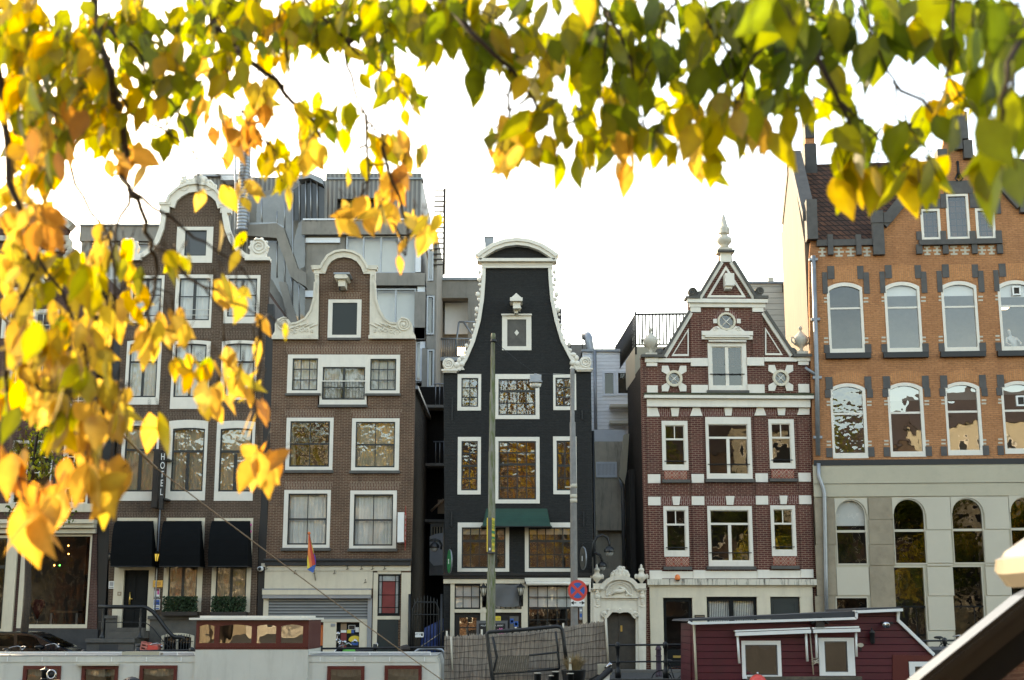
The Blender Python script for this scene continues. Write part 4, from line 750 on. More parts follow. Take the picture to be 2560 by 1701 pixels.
b.build('wall_anchor', 'iron', H.root)
k = H.fr.r('J', 702, 676, 940, 902); b = MB(); b.box(k[0], k[1], .1, .14, k[2], k[3]); d = b.build('transom_window', 'blind_white', H.root); b = MB()
for i in range(6): xx = k[0]+(k[1]-k[0])*i/5; b.box(xx-.015, xx+.015, .06, .099, k[2], k[3])
b.build('glazing_bar', 'dark_sash', d)
# cloth banner
e = empty('cloth_banner', F3.O, F3.a, 'dark grey cloth hung over the transom between the two lanterns', 'cloth'); k = F3.r('J', 704, 674, 920, 876, -.16); v = []; fs = []; n, m_ = 20, 10
for j in range(m_+1):
    for i in range(n+1):
        u, t = i/n, j/m_; v.append((k[0]+(k[1]-k[0])*u, -.17-.03*math.sin(u*7+t*4)-.05*math.sin(math.pi*u)*t, k[3]-(k[3]-k[2])*t+.04*math.sin(math.pi*u)*(-1 if t > .4 else 0)))
for j in range(m_):
    for i in range(n): o = j*(n+1)+i; fs.append((o, o+1, o+n+2, o+n+1))
b = MB(); b.add(v, fs, 0, True); b.build('cloth', 'grey_board', e, fix=False); b = MB(); b.tube([(k[0], -.17, k[3]), (k[1], -.17, k[3])], .012); b.build('rod', 'iron', e)
awning('I', ((578, 1296), (1108, 1296)), ((532, 1452), (1148, 1466)), 1, .9, 'awning_green', 'awning', 'dark green flared awning on the black house', 'awning', None, F3, flare=1)
lantern(F3, 'J', 590, 660, 785, 'black lantern on the white post left of the mossy pole', group='black lanterns on the white posts', tail=890)
lantern(F3, 'J', 938, 657, 782, 'black lantern on the white post right of the dark cloth', group='black lanterns on the white posts', tail=880)
# oval hanging signs (round signs seen nearly edge on)
for X, Y0, Y1, mt, w_, lab in ((278, 355, 570, 'green_sign', 36, 'green oval sign hanging at the corner of the black house'), (1518, 330, 535, 'black_sign', 32, 'black round sign with white figures on the black house')):
    p0, p1 = F3.q('J', X, Y0, -.5), F3.q('J', X, Y1, -.5); cz = (p0[1]+p1[1])/2; r_ = (p0[1]-p1[1])/2; e = empty('hanging_sign', F3.O, F3.a, lab, 'sign', 'round signs hung on brackets'); cx_ = p0[0]
    aa = math.radians(77); b = MB(); prof = []
    for k in range(28):
        t = k/28*2*math.pi; prof.append((r_*math.cos(t), r_*math.sin(t)))
    ax = Vector((math.cos(aa), -math.sin(aa), 0)); nx = Vector((math.sin(aa), math.cos(aa), 0)); vv = []; ff = []
    for s in (-.03, .03):
        for a_, c_ in prof: p = ax*a_+nx*s; vv.append((cx_+p.x, -.55+p.y, cz+c_))
    ff = [tuple(range(28)), tuple(range(28, 56))]+[(i, (i+1) % 28, 28+(i+1) % 28, 28+i) for i in range(28)]; b.add(vv, ff); b.build('sign_disc', mt, e)
    b = MB(); b.tube([(vv[i][0]*.5+vv[i+28][0]*.5, vv[i][1]*.5+vv[i+28][1]*.5, vv[i][2]) for i in range(28)], .028, 6, closed=True); b.build('rim', 'zinc', e)
    b = MB()
    for s in (-.04, .04):
        p = ax*.0+nx*s; b.box(cx_+p.x-.015, cx_+p.x+.015, -.65+p.y, -.45+p.y, cz-.1, cz+.08)
    b.build('lettering', 'white_sign', e); b = MB(); b.tube([(cx_, -.01, cz+r_+.12), (cx_, -.6, cz+r_+.12)], .025); b.tube([(cx_, -.5, cz+r_+.12), (cx_, -.5, cz+r_)], .015); b.build('bracket', 'iron', e)
# sign plates
plate('notice', 'small yellow notice on the black cafe door', 'sign', F3, 'J', 703, 972, 752, 1015, 'yellow_sign', extra=(('text_line', 'brown_dark', .15, .55, .85, .62), ('text_line', 'brown_dark', .15, .3, .8, .36)))
plate('notice_case', 'grey glazed notice case with two small pictures', 'sign', F3, 'J', 834, 972, 918, 1120, 'grey_stone', extra=(('picture', 'blue_sign', .06, .55, .45, .85), ('picture', 'white_sign', .12, .6, .38, .75), ('picture', 'blue_sign', .5, .35, .95, .68), ('picture', 'white_sign', .6, .42, .85, .6)))
plate('wall_poster', 'pale blue poster beside the white cafe post', 'poster', F3, 'J', 1484, 893, 1512, 1003, 'metal_grey', -.1, extra=(('text_line', 'white_sign', .15, .7, .85, .85), ('text_line', 'blue_sign', .15, .2, .85, .5)))
e, k = plate('menu_board', 'dark cafe board with pink and violet emblems below the mossy pole', 'board', F3, 'J', 525, 1013, 816, 1250, 'grey_board', -1.3, .1)
b = MB(); b.box(k[0]+.09, k[1]-.09, -1.315, -1.302, k[2]+.05, k[3]-.1); b.build('board_face', 'black_sign', e)
W = k[1]-k[0]; text('MULTI  SCREENS  SPORT', .075, 'white_sign', e, ((k[0]+k[1])/2, -1.318, k[3]-.18)); text('U', .26, 'violet', e, (k[0]+W*.52, -1.318, k[3]-.42)); text('S', .28, 'pink', e, (k[0]+W*.78, -1.318, k[3]-.4)); b = MB()
for t in range(10): a_ = t/10*2*math.pi; b.ball((k[0]+W*.78+.13*math.cos(a_), -1.31, k[3]-.4+.12*math.sin(a_)), .03, 1, .3, 1, 4)
b.build('emblem', 'pink', e)
# chimney behind the gable
k = F3.r('H', 566, 144, 634, 260, 4); b = MB(); b.box(k[0], k[1], 4, 4.8, k[2]-3, k[3]-.04); b.box(k[0]-.03, k[1]+.03, 3.97, 4.83, k[3]-.04, k[3]); b.build('chimney', 'zinc', H.root)
k = F3.r('H', 1198, 776, 1222, 900, 5); b = MB(); b.tube([((k[0]+k[1])/2, 5, k[2]-2), ((k[0]+k[1])/2, 5, k[3])], .11, 8); b.build('flue_pipe', 'brown_dark', H.root)

# ------------------------------------------------------------------ PORTAL
F4 = Fr(51.7, 0, 1545); e = empty('stone_portal', F4.O, F4.a, 'cream carved stone portal with two urns and dark double door', 'gateway'); q = F4.q
LP = lambda *p: [F4.q('P', x, y) for x, y in p]
arcP = [(345, 650), (420, 530), (520, 440), (640, 385), (830, 360), (1020, 385), (1140, 440), (1235, 530), (1300, 650)]
doorP = [(1255, 1568+1900), (1255, 1400), (1210, 1360), (1150, 1270), (1060, 1220), (930, 1215), (830, 1240), (740, 1215), (620, 1220), (560, 1270), (480, 1370), (412, 1410), (412, 1568+1900)]
b = MB(); b.prism(LP((72, 3468), (72, 690), (345, 690), *arcP, (1300, 690), (1518, 690), (1518, 3468), (1258, 3468), *doorP[1:-1], (412, 3468)), 0, .5); b.build('stone_wall', 'cream_stone', e)
b = MB()
for p, y in (((75, 640, 380, 665), -.16), ((90, 668, 370, 700), -.1), ((1270, 650, 1520, 675), -.16), ((1280, 678, 1515, 712), -.1), ((350, 858, 1310, 895), -.1), ((150, 905, 330, 3200), -.06), ((1325, 905, 1500, 3200), -.06), ((120, 3100, 360, 3468), -.1), ((1290, 3100, 1520, 3468), -.1), ((345, 930, 1310, 945), -.03)):
    k = F4.r('P', *p); b.box(k[0], k[1], y, -.003, k[2], k[3])
b.build('pilaster', 'cream_stone', e)
b = MB(); b.ribbon(LP(*arcP), .16, -.12, .3); b.ribbon(LP((480, 840), (490, 680), (560, 560), (680, 500), (830, 455), (980, 500), (1100, 560), (1165, 680), (1170, 840)), .05, -.05, 0); b.ribbon(LP((600, 640), (680, 560), (830, 500), (980, 560), (1040, 640)), .04, -.05, 0); b.build('arch_moulding', 'cream_stone', e)
b = MB(); b.ribbon(LP(*doorP[1:-1]), .14, -.08, .1); rr = random.Random(2)
for c, fl in (((405, 1335), 1), ((1255, 1335), -1)): b.spiral(F4.q('P', *c), .1, 1.6, .03, -.08, fl)
for x, y in ((440, 1270), (540, 1205), (800, 1215), (860, 1215), (830, 1235), (1110, 1205), (1220, 1270), (830, 1190)): p = F4.q('P', x, y); b.ball((p[0], -.05, p[1]), .06, 1.2, .7, .9, 5)
for x, y, r_ in ((690, 230, .08), (650, 290, .09), (750, 290, .12), (830, 300, .14), (910, 280, .13), (990, 250, .11), (1030, 300, .09), (830, 200, .12), (800, 150, .08), (860, 130, .09), (930, 110, .06), (720, 340, .09), (900, 340, .1), (1050, 345, .06), (620, 350, .06), (760, 220, .1), (930, 210, .1), (830, 110, .07)):
    p = F4.q('P', x, y); b.ball((p[0], .05, p[1]), r_*1.15, 1, .7, 1.1, 6)
for x, y in ((500, 820), (540, 800), (580, 815), (620, 790), (1010, 810), (1060, 795), (1110, 815), (1150, 825), (640, 760), (560, 770), (1040, 770)): p = F4.q('P', x, y); b.ball((p[0], -.03, p[1]), .05, 1.2, .7, 1, 5)
b.tube([(*F4.q('P', x, y), 0) and (F4.q('P', x, y)[0], -.04, F4.q('P', x, y)[1]) for x, y in ((620, 800), (720, 720), (850, 725), (930, 690), (900, 640), (820, 605))], [.05, .08, .09, .08, .06, .03], 7)
b.tube([(F4.q('P', x, y)[0], -.04, F4.q('P', x, y)[1]) for x, y in ((900, 640), (980, 680), (1020, 760), (1010, 810))], [.06, .05, .04, .02], 6)
for x in (240, 1412):
    for y, r_ in ((860, .1), (760, .07), (950, .05), (990, .05), (1040, .04), (720, .06)): p = F4.q('P', x, y); b.ball((p[0], -.08, p[1]), r_, 1.1, .6, 1, 6)
    p = F4.q('P', x, 1120); b.tube([(p[0]-.1, -.07, p[1]+.03), (p[0], -.07, p[1]-.02), (p[0]+.1, -.07, p[1]+.03)], .02, 5)
b.build('carved_ornament', 'cream_stone', e)
for x in (240, 1412):
    p = F4.q('P', x, 640); b = MB(); b.box(p[0]-.15, p[0]+.15, .0, .3, p[1]+.003, p[1]+.18); b.lathe([(.05, .18), (.06, .24), (.12, .3), (.2, .4), (.19, .48), (.1, .56), (.09, .64), (.12, .66), (.1, .72), (.04, .78), (.05, .83), (.01, .9)], (p[0], .15, p[1]), 14); b.ball((p[0]-.2, .15, p[1]+.44), .1, .7, .7, 1); b.ball((p[0]+.2, .15, p[1]+.44), .1, .7, .7, 1); b.build('urn', 'cream_stone', e)
xa, xb = F4.q('P', 412, 1500)[0], F4.q('P', 1258, 1500)[0]; zt = F4.q('P', 830, 1200)[1]; b = MB(); b.box(xa-.02, xb+.02, .25, .32, 0, zt+.1); b.box((xa+xb)/2-.03, (xa+xb)/2+.03, .22, .25, 0, zt+.05); d = b.build('door', 'door_wood', e)
b = MB(); zz = F4.q('M', 395, 870)[1]; b.box((xa+xb)/2+.03, (xa+xb)/2+.1, .2, .22, zz-.12, zz+.1); b.build('handle', 'brass', d)

# ------------------------------------------------------------------ RED house with white bands
F5 = Fr(52, 1.7, 1610); H = House('canal_house', 'red brick house with white stone bands and pointed obelisk gable', 'house', F5, 'brick_red'); q = F5.q
kw = dict(fmat='white_paint', sash='white_paint', glass='glass_flat')
def bar(f, z, x0, x1, y): a, c = q(z, x0, y, -.06), q(z, x1, y, -.06); MB().tube([(a[0], -.07, a[1]), (c[0], -.07, c[1])], .018, 6).build('guard_bar', 'iron', f)
f = H.win((*H.fr.r('K', 765, 1250, 1100, 1560)[:2], H.fr.r('L', 765, 200, 1105, 272)[2], H.fr.r('K', 765, 1250, 1100, 1560)[3]), (*H.fr.r('K', 798, 1280, 1062, 1500)[:2], H.fr.r('L', 798, 200, 1062, 230)[2], H.fr.r('K', 798, 1280, 1062, 1500)[3]), vbars=((.5, .13, 0, 1),), sw=.03, y=-.05, **kw); bar(f, 'K', 783, 1085, 1518)
for o, i, by in (((366, 532, 592, 962), (394, 570, 562, 918), 883), ((1298, 518, 1520, 948), (1322, 556, 1488, 905), 873)):
    f = H.win(('L', *o), ('L', *i), hbars=((.65, .07),), vbars=((.5, .035, .66, 1),), sw=.03, **kw); bar(f, 'L', o[0]+20, o[1+1]-15, by)
f = H.win(('L', 748, 500, 1145, 1044), ('L', 770, 562, 1114, 998), hbars=((.73, .08),), vbars=((.5, .12, 0, .72),), sw=.03, y=-.05, **kw); bar(f, 'L', 765, 1130, 910)
zt_ = [H.fr.r('L', 380, 1275, 596, 1568), H.fr.r('L', 765, 1275, 1150, 1568), H.fr.r('L', 1315, 1268, 1530, 1568)]
zi_ = [H.fr.r('L', 406, 1310, 572, 1420), H.fr.r('L', 785, 1310, 1124, 1415), H.fr.r('L', 1338, 1302, 1505, 1415)]
bo = [H.fr.r('M', 828, 100, 1076, 165), H.fr.r('M', 1260, 100, 1704, 268), H.fr.r('M', 1885, 100, 2130, 160)]; bi = [H.fr.r('M', 850, 60, 1038, 112), H.fr.r('M', 1285, 100, 1668, 210), H.fr.r('M', 1912, 60, 2095, 104)]
for j in range(3):
    o = (zt_[j][0]*.5+bo[j][0]*.5, zt_[j][1]*.5+bo[j][1]*.5, bo[j][2], zt_[j][3]); i = (zi_[j][0]*.5+bi[j][0]*.5, zi_[j][1]*.5+bi[j][1]*.5, bi[j][2], zi_[j][3])
    if j == 1: f = H.win(o, i, hbars=((.73, .08),), vbars=((.5, .12, 0, .72),), sw=.03, y=-.05, **kw); bar(f, 'M', 1270, 1688, 127)
    else: f = H.win(o, i, hbars=((.65, .07),), vbars=((.5, .035, .66, 1),), sw=.03, **kw); bar(f, 'M', (845, 0, 1900)[j], (1055, 0, 2110)[j], (77, 0, 69)[j])
# round windows
def roundwin(z, x, y, r0, r1):
    c = q(z, x, y); px_ = q(z, x+r0, y)[0]-c[0]; pi = q(z, x+r1, y)[0]-c[0]; O = [(c[0]+px_*math.cos(t/12*math.pi), c[1]+px_*math.sin(t/12*math.pi)) for t in range(24)]; I_ = [(c[0]+pi*math.cos(t/12*math.pi), c[1]+pi*math.sin(t/12*math.pi)) for t in range(24)]
    H.holes.append([(c[0]+px_*.9*math.cos(t/12*math.pi), c[1]+px_*.9*math.sin(t/12*math.pi)) for t in range(24)]); b = MB(); b.prism(O, -.1, .1, [I_]); f = b.build('round_window', 'cream_paint', H.root)
    b = MB(); d = pi*.7
    for s in (1, -1): b.tube([(c[0]-d, .0, c[1]-d*s), (c[0]+d, .0, c[1]+d*s)], .02, 6)
    b.build('glazing_cross', 'white_paint', f); MB().sheet(I_, .02).build('glass', 'glass_soft', f)
roundwin('K', 925, 1062, 80, 62); roundwin('L', 470, 165, 72, 50); roundwin('L', 1398, 160, 72, 50)
# ground openings
H.holes += [rect(*H.fr.r('M', 822, 572, 1105, 1240)), rect(*H.fr.r('M', 1248, 560, 1738, 1000)), rect(*H.fr.r('M', 1875, 560, 2162, 1000))]
out = L('K', (185, 1372), (385, 1368), (613, 985), (600, 940), (600, 890), (680, 868), (868, 545), (868, 452), (972, 452), (978, 545), (1178, 868), (1258, 890), (1258, 940), (1246, 985), (1500, 1360), (1655, 1355))
out += L('L', (1668, 300), (1686, 1500)); out += L('M', (2322, 380), (2325, 1250), (645, 1290), (650, 400)); out += L('L', (213, 1500), (190, 400))
H.wall(out); x0, x1 = q('L', 205, 1000)[0], q('L', 1678, 1000)[0]; zt = q('K', 600, 1372)[1]-.3; H.body(x0+.02, x1-.05, zt, 5, side='brick_sooty', ridge=q('K', 925, 880)[1])
# white bands, quoins, keystones
b = MB()
W5 = [('K', 580, 872, 1278, 905, -.22), ('K', 600, 906, 1262, 940, -.12), ('K', 612, 940, 700, 982, -.1), ('K', 1150, 940, 1246, 980, -.1),
      ('K', 215, 1380, 332, 1418, -.14), ('K', 228, 1419, 322, 1452, -.1), ('K', 333, 1385, 612, 1420, -.12), ('K', 1252, 1376, 1535, 1412, -.12), ('K', 1535, 1370, 1652, 1408, -.14), ('K', 1548, 1409, 1640, 1442, -.1),
      ('K', 614, 1382, 762, 1452, -.1), ('K', 1102, 1376, 1250, 1448, -.1), ('L', 620, 222, 764, 297, -.1), ('L', 1108, 218, 1255, 292, -.1), ('L', 234, 226, 326, 300, -.1), ('L', 1550, 214, 1643, 288, -.1),
      ('L', 207, 318, 1672, 345, -.32), ('L', 232, 347, 1650, 402, -.16), ('L', 232, 404, 1648, 416, -.2), ('L', 242, 998, 350, 1074, -.06), ('L', 622, 996, 730, 1072, -.06), ('L', 1178, 990, 1286, 1066, -.06), ('L', 1552, 986, 1660, 1062, -.06),
      ('L', 244, 1194, 352, 1268, -.06), ('L', 624, 1190, 732, 1266, -.06), ('L', 1182, 1186, 1288, 1262, -.06), ('L', 1558, 1182, 1664, 1258, -.06),
      ('M', 682, 302, 802, 386, -.09), ('M', 802, 310, 1112, 380, -.06), ('M', 1112, 300, 1232, 382, -.09), ('M', 1232, 306, 1740, 380, -.06), ('M', 1740, 296, 1860, 378, -.09), ('M', 1860, 302, 2168, 376, -.06), ('M', 2168, 290, 2290, 374, -.09)]
for z, xa, ya, xb, yb, y in W5: k = H.fr.r(z, xa, ya, xb, yb); b.box(k[0], k[1], y, -.003, k[2], k[3])
for pts in (((235, 418), (322, 418), (345, 495), (235, 495)), ((440, 420), (515, 420), (505, 494), (450, 494)), ((632, 418), (692, 418), (716, 490), (608, 492)), ((905, 416), (976, 416), (968, 488), (915, 488)), ((1190, 416), (1245, 416), (1270, 486), (1168, 488)), ((1365, 412), (1440, 412), (1432, 485), (1375, 485)), ((1560, 410), (1646, 410), (1646, 480), (1540, 482)),
            ((452, 1192), (524, 1192), (514, 1266), (462, 1266)), ((918, 1188), (994, 1188), (984, 1264), (928, 1264)), ((1386, 1184), (1456, 1184), (1448, 1258), (1396, 1258))):
    b.prism(L('L', *pts), -.08, -.003)
for cx_, cy_ in ((470, 165), (1398, 160)):
    for sx in (-1, 1):
        for sy in (-1, 1): b.prism(L('L', (cx_+sx*35, cy_+sy*58), (cx_+sx*62, cy_+sy*35), (cx_+sx*108, cy_+sy*62), (cx_+sx*106, cy_+sy*112), (cx_+sx*52, cy_+sy*112)), -.06, -.003)
b.build('white_band', 'white_paint', H.root)
b = MB(); k = H.fr.r('L', 205, 300, 1672, 317); b.box(k[0], k[1], -.34, -.003, k[2], k[3]); b.build('mossy_ledge', 'moss_cap', H.root)
b = MB()
for pth in ([(385, 1368), (612, 985)], [(685, 862), (878, 545)], [(968, 545), (1172, 862)], [(1246, 985), (1495, 1360)]): b.ribbon(L('K', *pth), .2, -.12, .3)
for p in ((842, 448, 988, 468), (870, 468, 966, 545)): k = H.fr.r('K', *p); b.box(k[0], k[1], -.14 if p[0] < 860 else -.1, .32, k[2], k[3], )
b.build('gable_band', 'white_paint', H.root)
b = MB()
for pth in ([(368, 1360), (600, 975)], [(672, 862), (862, 545)], [(984, 540), (1184, 862)], [(1258, 975), (1512, 1355)]): b.ribbon(L('K', *pth), .1, -.2, .34)
for p in ((568, 850, 690, 870), (1160, 845, 1282, 868), (180, 1356, 378, 1378), (1500, 1350, 1658, 1374), (842, 446, 990, 464), (752, 1455-700, 752, 755)):
    if p[0] == p[2]: continue
    k = H.fr.r('K', *p); b.box(k[0], k[1], -.26, .36, k[2], k[3])
b.build('coping', 'grey_stone', H.root)
b = MB()  # inner white triangles
for tri in (((755, 852), (920, 575), (1095, 852)), ((447, 1362), (597, 1118), (597, 1362)), ((1262, 1112), (1416, 1354), (1262, 1354))):
    T = L('K', *tri); c = sum((Vector(p) for p in T), Vector((0, 0)))/3; inn = [tuple(c+(Vector(p)-c)*.8) for p in T]; b.prism(T, -.05, -.003, [inn])
b.build('gable_triangle', 'white_paint', H.root)
b = MB(); k = H.fr.r('K', 898, 665, 975, 772); b.box(k[0], k[1], -.5, -.003, k[2], k[3]); b.box(k[0]+.02, k[1]-.08, -.4, -.003, k[2]-.1, k[2]-.003); b.build('hoist_box', 'white_paint', H.root)
# window hood with scrolls
b = MB(); k = H.fr.r('K', 706, 1150, 1152, 1185); b.box(k[0], k[1], -.16, -.003, k[2], k[3]); k = H.fr.r('K', 708, 1186, 1150, 1220); b.box(k[0], k[1], -.1, -.003, k[2], k[3]); k = H.fr.r('K', 735, 1190, 1122, 1204); b.box(k[0], k[1], -.2, -.003, k[2], k[3]); k = H.fr.r('K', 766, 1228, 1094, 1248); b.tube([(k[0], -.14, (k[2]+k[3])/2), (k[1], -.14, (k[2]+k[3])/2)], .045, 8)
b.prism(L('K', (775, 1148), (810, 1115), (850, 1105), (875, 1130), (925, 1146), (975, 1130), (1000, 1105), (1040, 1115), (1080, 1148)), -.12, -.003)
for x, fl in ((828, 1), (1026, -1)): b.spiral(q('K', x, 1132), .1, 1.5, .025, -.13, fl)
for p in ((912, 945, 948, 972), (810, 1040, 842, 1078), (1016, 1040, 1048, 1078)): k = H.fr.r('K', *p); b.box(k[0], k[1], -.08, -.003, k[2], k[3])
b.build('window_hood', 'white_paint', H.root)
c = q('K', 925, 1062); b = MB(); ro, ri = .5, .37; O = [(c[0]+ro*math.cos(R(a)), c[1]+ro*math.sin(R(a))) for a in range(-10, 191, 10)]; I_ = [(c[0]+ri*math.cos(R(a)), c[1]+ri*math.sin(R(a))) for a in range(190, -11, -10)]; b.prism(O+I_, -.03, .02); b.build('brick_arch', 'brick_red_v', H.root)
for k_ in (('L', 322, 422, 440, 494), ('L', 515, 420, 632, 492), ('L', 692, 416, 905, 490), ('L', 976, 416, 1190, 488), ('L', 1245, 412, 1365, 486), ('L', 1440, 410, 1560, 484), ('L', 352, 1192, 452, 1266), ('L', 524, 1192, 624, 1266), ('L', 732, 1188, 918, 1264), ('L', 994, 1186, 1182, 1262), ('L', 1288, 1184, 1386, 1260), ('L', 1456, 1182, 1558, 1258)):
    H.lintel(*k_, 'brick_red_v', slant=0)
b = MB()
for p in (('L', 365, 1045, 608, 1072), ('L', 742, 1040, 1165, 1068), ('L', 1298, 1036, 1538, 1062), ('M', 818, 265, 1095, 296), ('M', 1245, 262, 1725, 294), ('M', 1875, 256, 2150, 288), ('L', 752, 270, 1120, 292)): k = H.fr.r(*p); b.box(k[0], k[1], -.17, -.003, k[2], k[3])
b.build('sill', 'grey_stone', H.root)
for p in (('L', 385, 968, 582, 1042), ('L', 1318, 958, 1514, 1034), ('M', 842, 172, 1072, 262), ('M', 1898, 166, 2120, 252)):
    k = H.fr.r(*p); b = MB(); b.box(k[0], k[1], -.03, -.003, k[2], k[3]); t_ = b.build('tile_panel', 'terracotta', H.root); b = MB(); n = 3; w_ = (k[1]-k[0])/n; h_ = k[3]-k[2]
    for i in range(n):
        cx_ = k[0]+w_*(i+.5); cz = (k[2]+k[3])/2
        for s in (.48, .3): D = [(cx_-w_*s, cz), (cx_, cz-h_*s), (cx_+w_*s, cz), (cx_, cz+h_*s)]; b.tube([(x, -.036, z_) for x, z_ in D], .009, 4, closed=True)
        for sx in (-1, 1): b.tube([(cx_-sx*w_*.5, -.036, cz-h_*.5), (cx_+sx*w_*.5, -.036, cz+h_*.5)], .008, 4)
    b.build('tile_pattern', 'mortar_line', t_)
# pilaster strips (slightly proud)
b = MB()
for z0, X0, X1 in (('L', 238, 342), ('L', 618, 722), ('L', 1172, 1275), ('L', 1550, 1655)):
    k = H.fr.r('L', X0, 500, X1, 990); k2 = H.fr.r('L', X0+8, 1076, X1+8, 1186); k3 = H.fr.r('L', X0+10, 1272, X1+10, 1500); k4 = q('M', 700, 298)[1]
    b.box(k[0], k[1], -.05, -.002, k[2], k[3]); b.box(k2[0], k2[1], -.05, -.002, k2[2], k2[3]); b.box(k3[0], k3[1], -.05, -.002, k4, k3[3])
for X0, X1 in ((612, 706), (1150, 1246)): k = H.fr.r('K', X0, 986, X1, 1378); b.box(k[0], k[1], -.06, -.002, k[2], k[3])
b.build('pilaster', 'brick_red', H.root)
# ground floor cream plaster
k = H.fr.r('M', 656, 388, 2320, 446); b = MB(); b.box(k[0], k[1], -.26, -.003, k[2], k[3]); b.build('stained_band', 'stained_band', H.root)
k = H.fr.r('M', 688, 452, 2295, 1240); oo = [rect(*H.fr.r('M', 820, 570, 1108, 1240)), rect(*H.fr.r('M', 1246, 560, 1740, 1000)), rect(*H.fr.r('M', 1872, 560, 2164, 1000))]; oo[0] = rect(oo[0][0][0], oo[0][1][0], .06, oo[0][2][1])
b = MB(); b.prism(rect(k[0], k[1], .02, k[3]), -.1, -.004, oo); b.build('plaster_front', 'cream_paint', H.root); b = MB()
for p in ((812, 556, 1114, 570), (1240, 546, 1746, 560), (1866, 546, 2170, 560), (664, 448, 2310, 462)): kk = H.fr.r('M', *p); b.box(kk[0], kk[1], -.14, -.1, kk[2], kk[3])
b.build('plaster_moulding', 'cream_paint', H.root)
k = H.fr.r('M', 826, 576, 1104, 1240); b = MB(); b.prism(rect(k[0], k[1], .09, k[3]), .0, .08, [rect(k[0]+.1, k[1]-.1, .8, k[3]-.12)]); d = b.build('door', 'door_dark', H.root); MB().sheet(rect(k[0]+.09, k[1]-.09, .79, k[3]-.11), .05).build('glass', 'glass_soft', d)
b = MB(); p = q('M', 1078, 975); b.box(p[0]-.04, p[0]+.03, -.05, 0, p[1]-.12, p[1]+.12); b.tube([(p[0], -.06, p[1]), (p[0]-.15, -.06, p[1]+.01)], .02, 6); b.build('handle', 'chrome', d); b = MB(); kk = H.fr.r('M', 915, 1138, 1015, 1160); b.box(kk[0], kk[1], -.02, 0, kk[2], kk[3]); b.build('letter_slot', 'brass', d)
k = H.fr.r('M', 1250, 565, 1736, 1000); b = MB(); b.prism(rect(*k), .0, .08, [rect(k[0]+.08, (k[0]+k[1])/2-.08, k[2]+.1, k[3]-.14), rect((k[0]+k[1])/2+.08, k[1]-.08, k[2]+.1, k[3]-.14)]); f = b.build('window', 'door_dark', H.root); MB().sheet(rect(k[0]+.05, k[1]-.05, k[2]+.08, k[3]-.1), .04).build('glass', 'glass', f); b = MB()
for i in range(26):
    xx = k[0]+.1+i*(k[1]-k[0]-.2)/25; b.box(xx-.022, xx+.022, .14+.01*(i % 2), .145+.01*(i % 2), k[2], k[3])
b.build('vertical_blind', 'blind_white', f)
k = H.fr.r('M', 1880, 568, 2158, 1000); b = MB(); b.box(k[0], k[1], .0, .05, k[2], k[3]); b.prism(rect(k[0]+.12, k[1]-.12, k[2]+.1, k[3]-.16), -.02, -.001, [rect(k[0]+.18, k[1]-.18, k[2]+.2, k[3]-.22)]); b.build('panel_door', 'green_black', H.root)
# urns, scrolls, finial
for z, x, y in (('K', 275, 1372), ('K', 1588, 1358)):
    p = q(z, x, y); b = MB(); b.box(p[0]-.22, p[0]+.22, -.05, .35, p[1], p[1]+.18); b.lathe([(.12, .18), (.07, .28), (.08, .34), (.2, .44), (.28, .6), (.29, .72), (.24, .8), (.12, .92), (.05, 1.0), (.05, 1.06), (.085, 1.1), (.08, 1.16), (.02, 1.22)], (p[0], .15, p[1]), 16)
    for s in (-1, 1): b.tube([(p[0]+s*.2, .15, p[1]+.45), (p[0]+s*.36, .15, p[1]+.6), (p[0]+s*.38, .15, p[1]+.74), (p[0]+s*.28, .15, p[1]+.76)], .035, 6)
    b.build('urn', 'pale_stone', H.root)
p = q('K', 916, 446); b = MB(); b.box(p[0]-.27, p[0]+.27, -.1, .4, p[1], p[1]+.13); b.lathe([(.2, .13), (.16, .25), (.2, .3), (.3, .42), (.29, .56), (.18, .62), (.13, .68), (.15, .74)], (p[0], .15, p[1]), 14)
b.lathe([(.24, .74), (.22, .8), (.23, .95), (.2, 1.05), (.16, 1.06), (.06, 1.5), (.04, 1.52), (.005, 1.6)], (p[0], .15, p[1]), 4); b.build('obelisk_finial', 'pale_stone', H.root)
b = MB()
for x, y, fl in ((632, 800, 1), (1215, 795, -1)): c = q('K', x, y); b.prism([(c[0]+.17*math.cos(t/8*math.pi), c[1]+.17*math.sin(t/8*math.pi)) for t in range(16)], -.05, .2); b.spiral(c, .15, 1.8, .03, -.06, fl); b.prism([(c[0]-.15*fl, c[1]-.25), (c[0]+.5*fl, c[1]-.25), (c[0]+.45*fl, c[1]+.05), (c[0]+.1*fl, c[1])], -.03, .2)
for x, y in ((350, 1330), (1505, 1322)): c = q('K', x, y); b.ball((c[0], .1, c[1]), .2, 1, .7, .9)
b.build('gable_scroll', 'grey_stone', H.root)
e = empty('alarm_lamp', F5.O, F5.a, 'small orange round lamp on the cream band of the red house', 'lamp'); p = q('M', 958, 368, -.3); b = MB(); b.lathe([(.09, 0), (.1, .05), (.1, .12), (.07, .18), (.02, .2)], (p[0], -.33, p[1]-.1), 12); b.build('lamp_cap', 'orange_paint', e); b = MB(); b.box(p[0]-.06, p[0]+.06, -.4, -.27, p[1]-.14, p[1]-.1); b.build('lamp_base', 'brown_dark', e)
plate('nameplate', 'small brown plate on the cream front above the red houseboat roof', 'sign', F5, 'M', 1128, 738, 1228, 768, 'brown_dark', -.14, extra=(('text_line', 'skin_wood', .1, .4, .9, .6),))
H5 = H
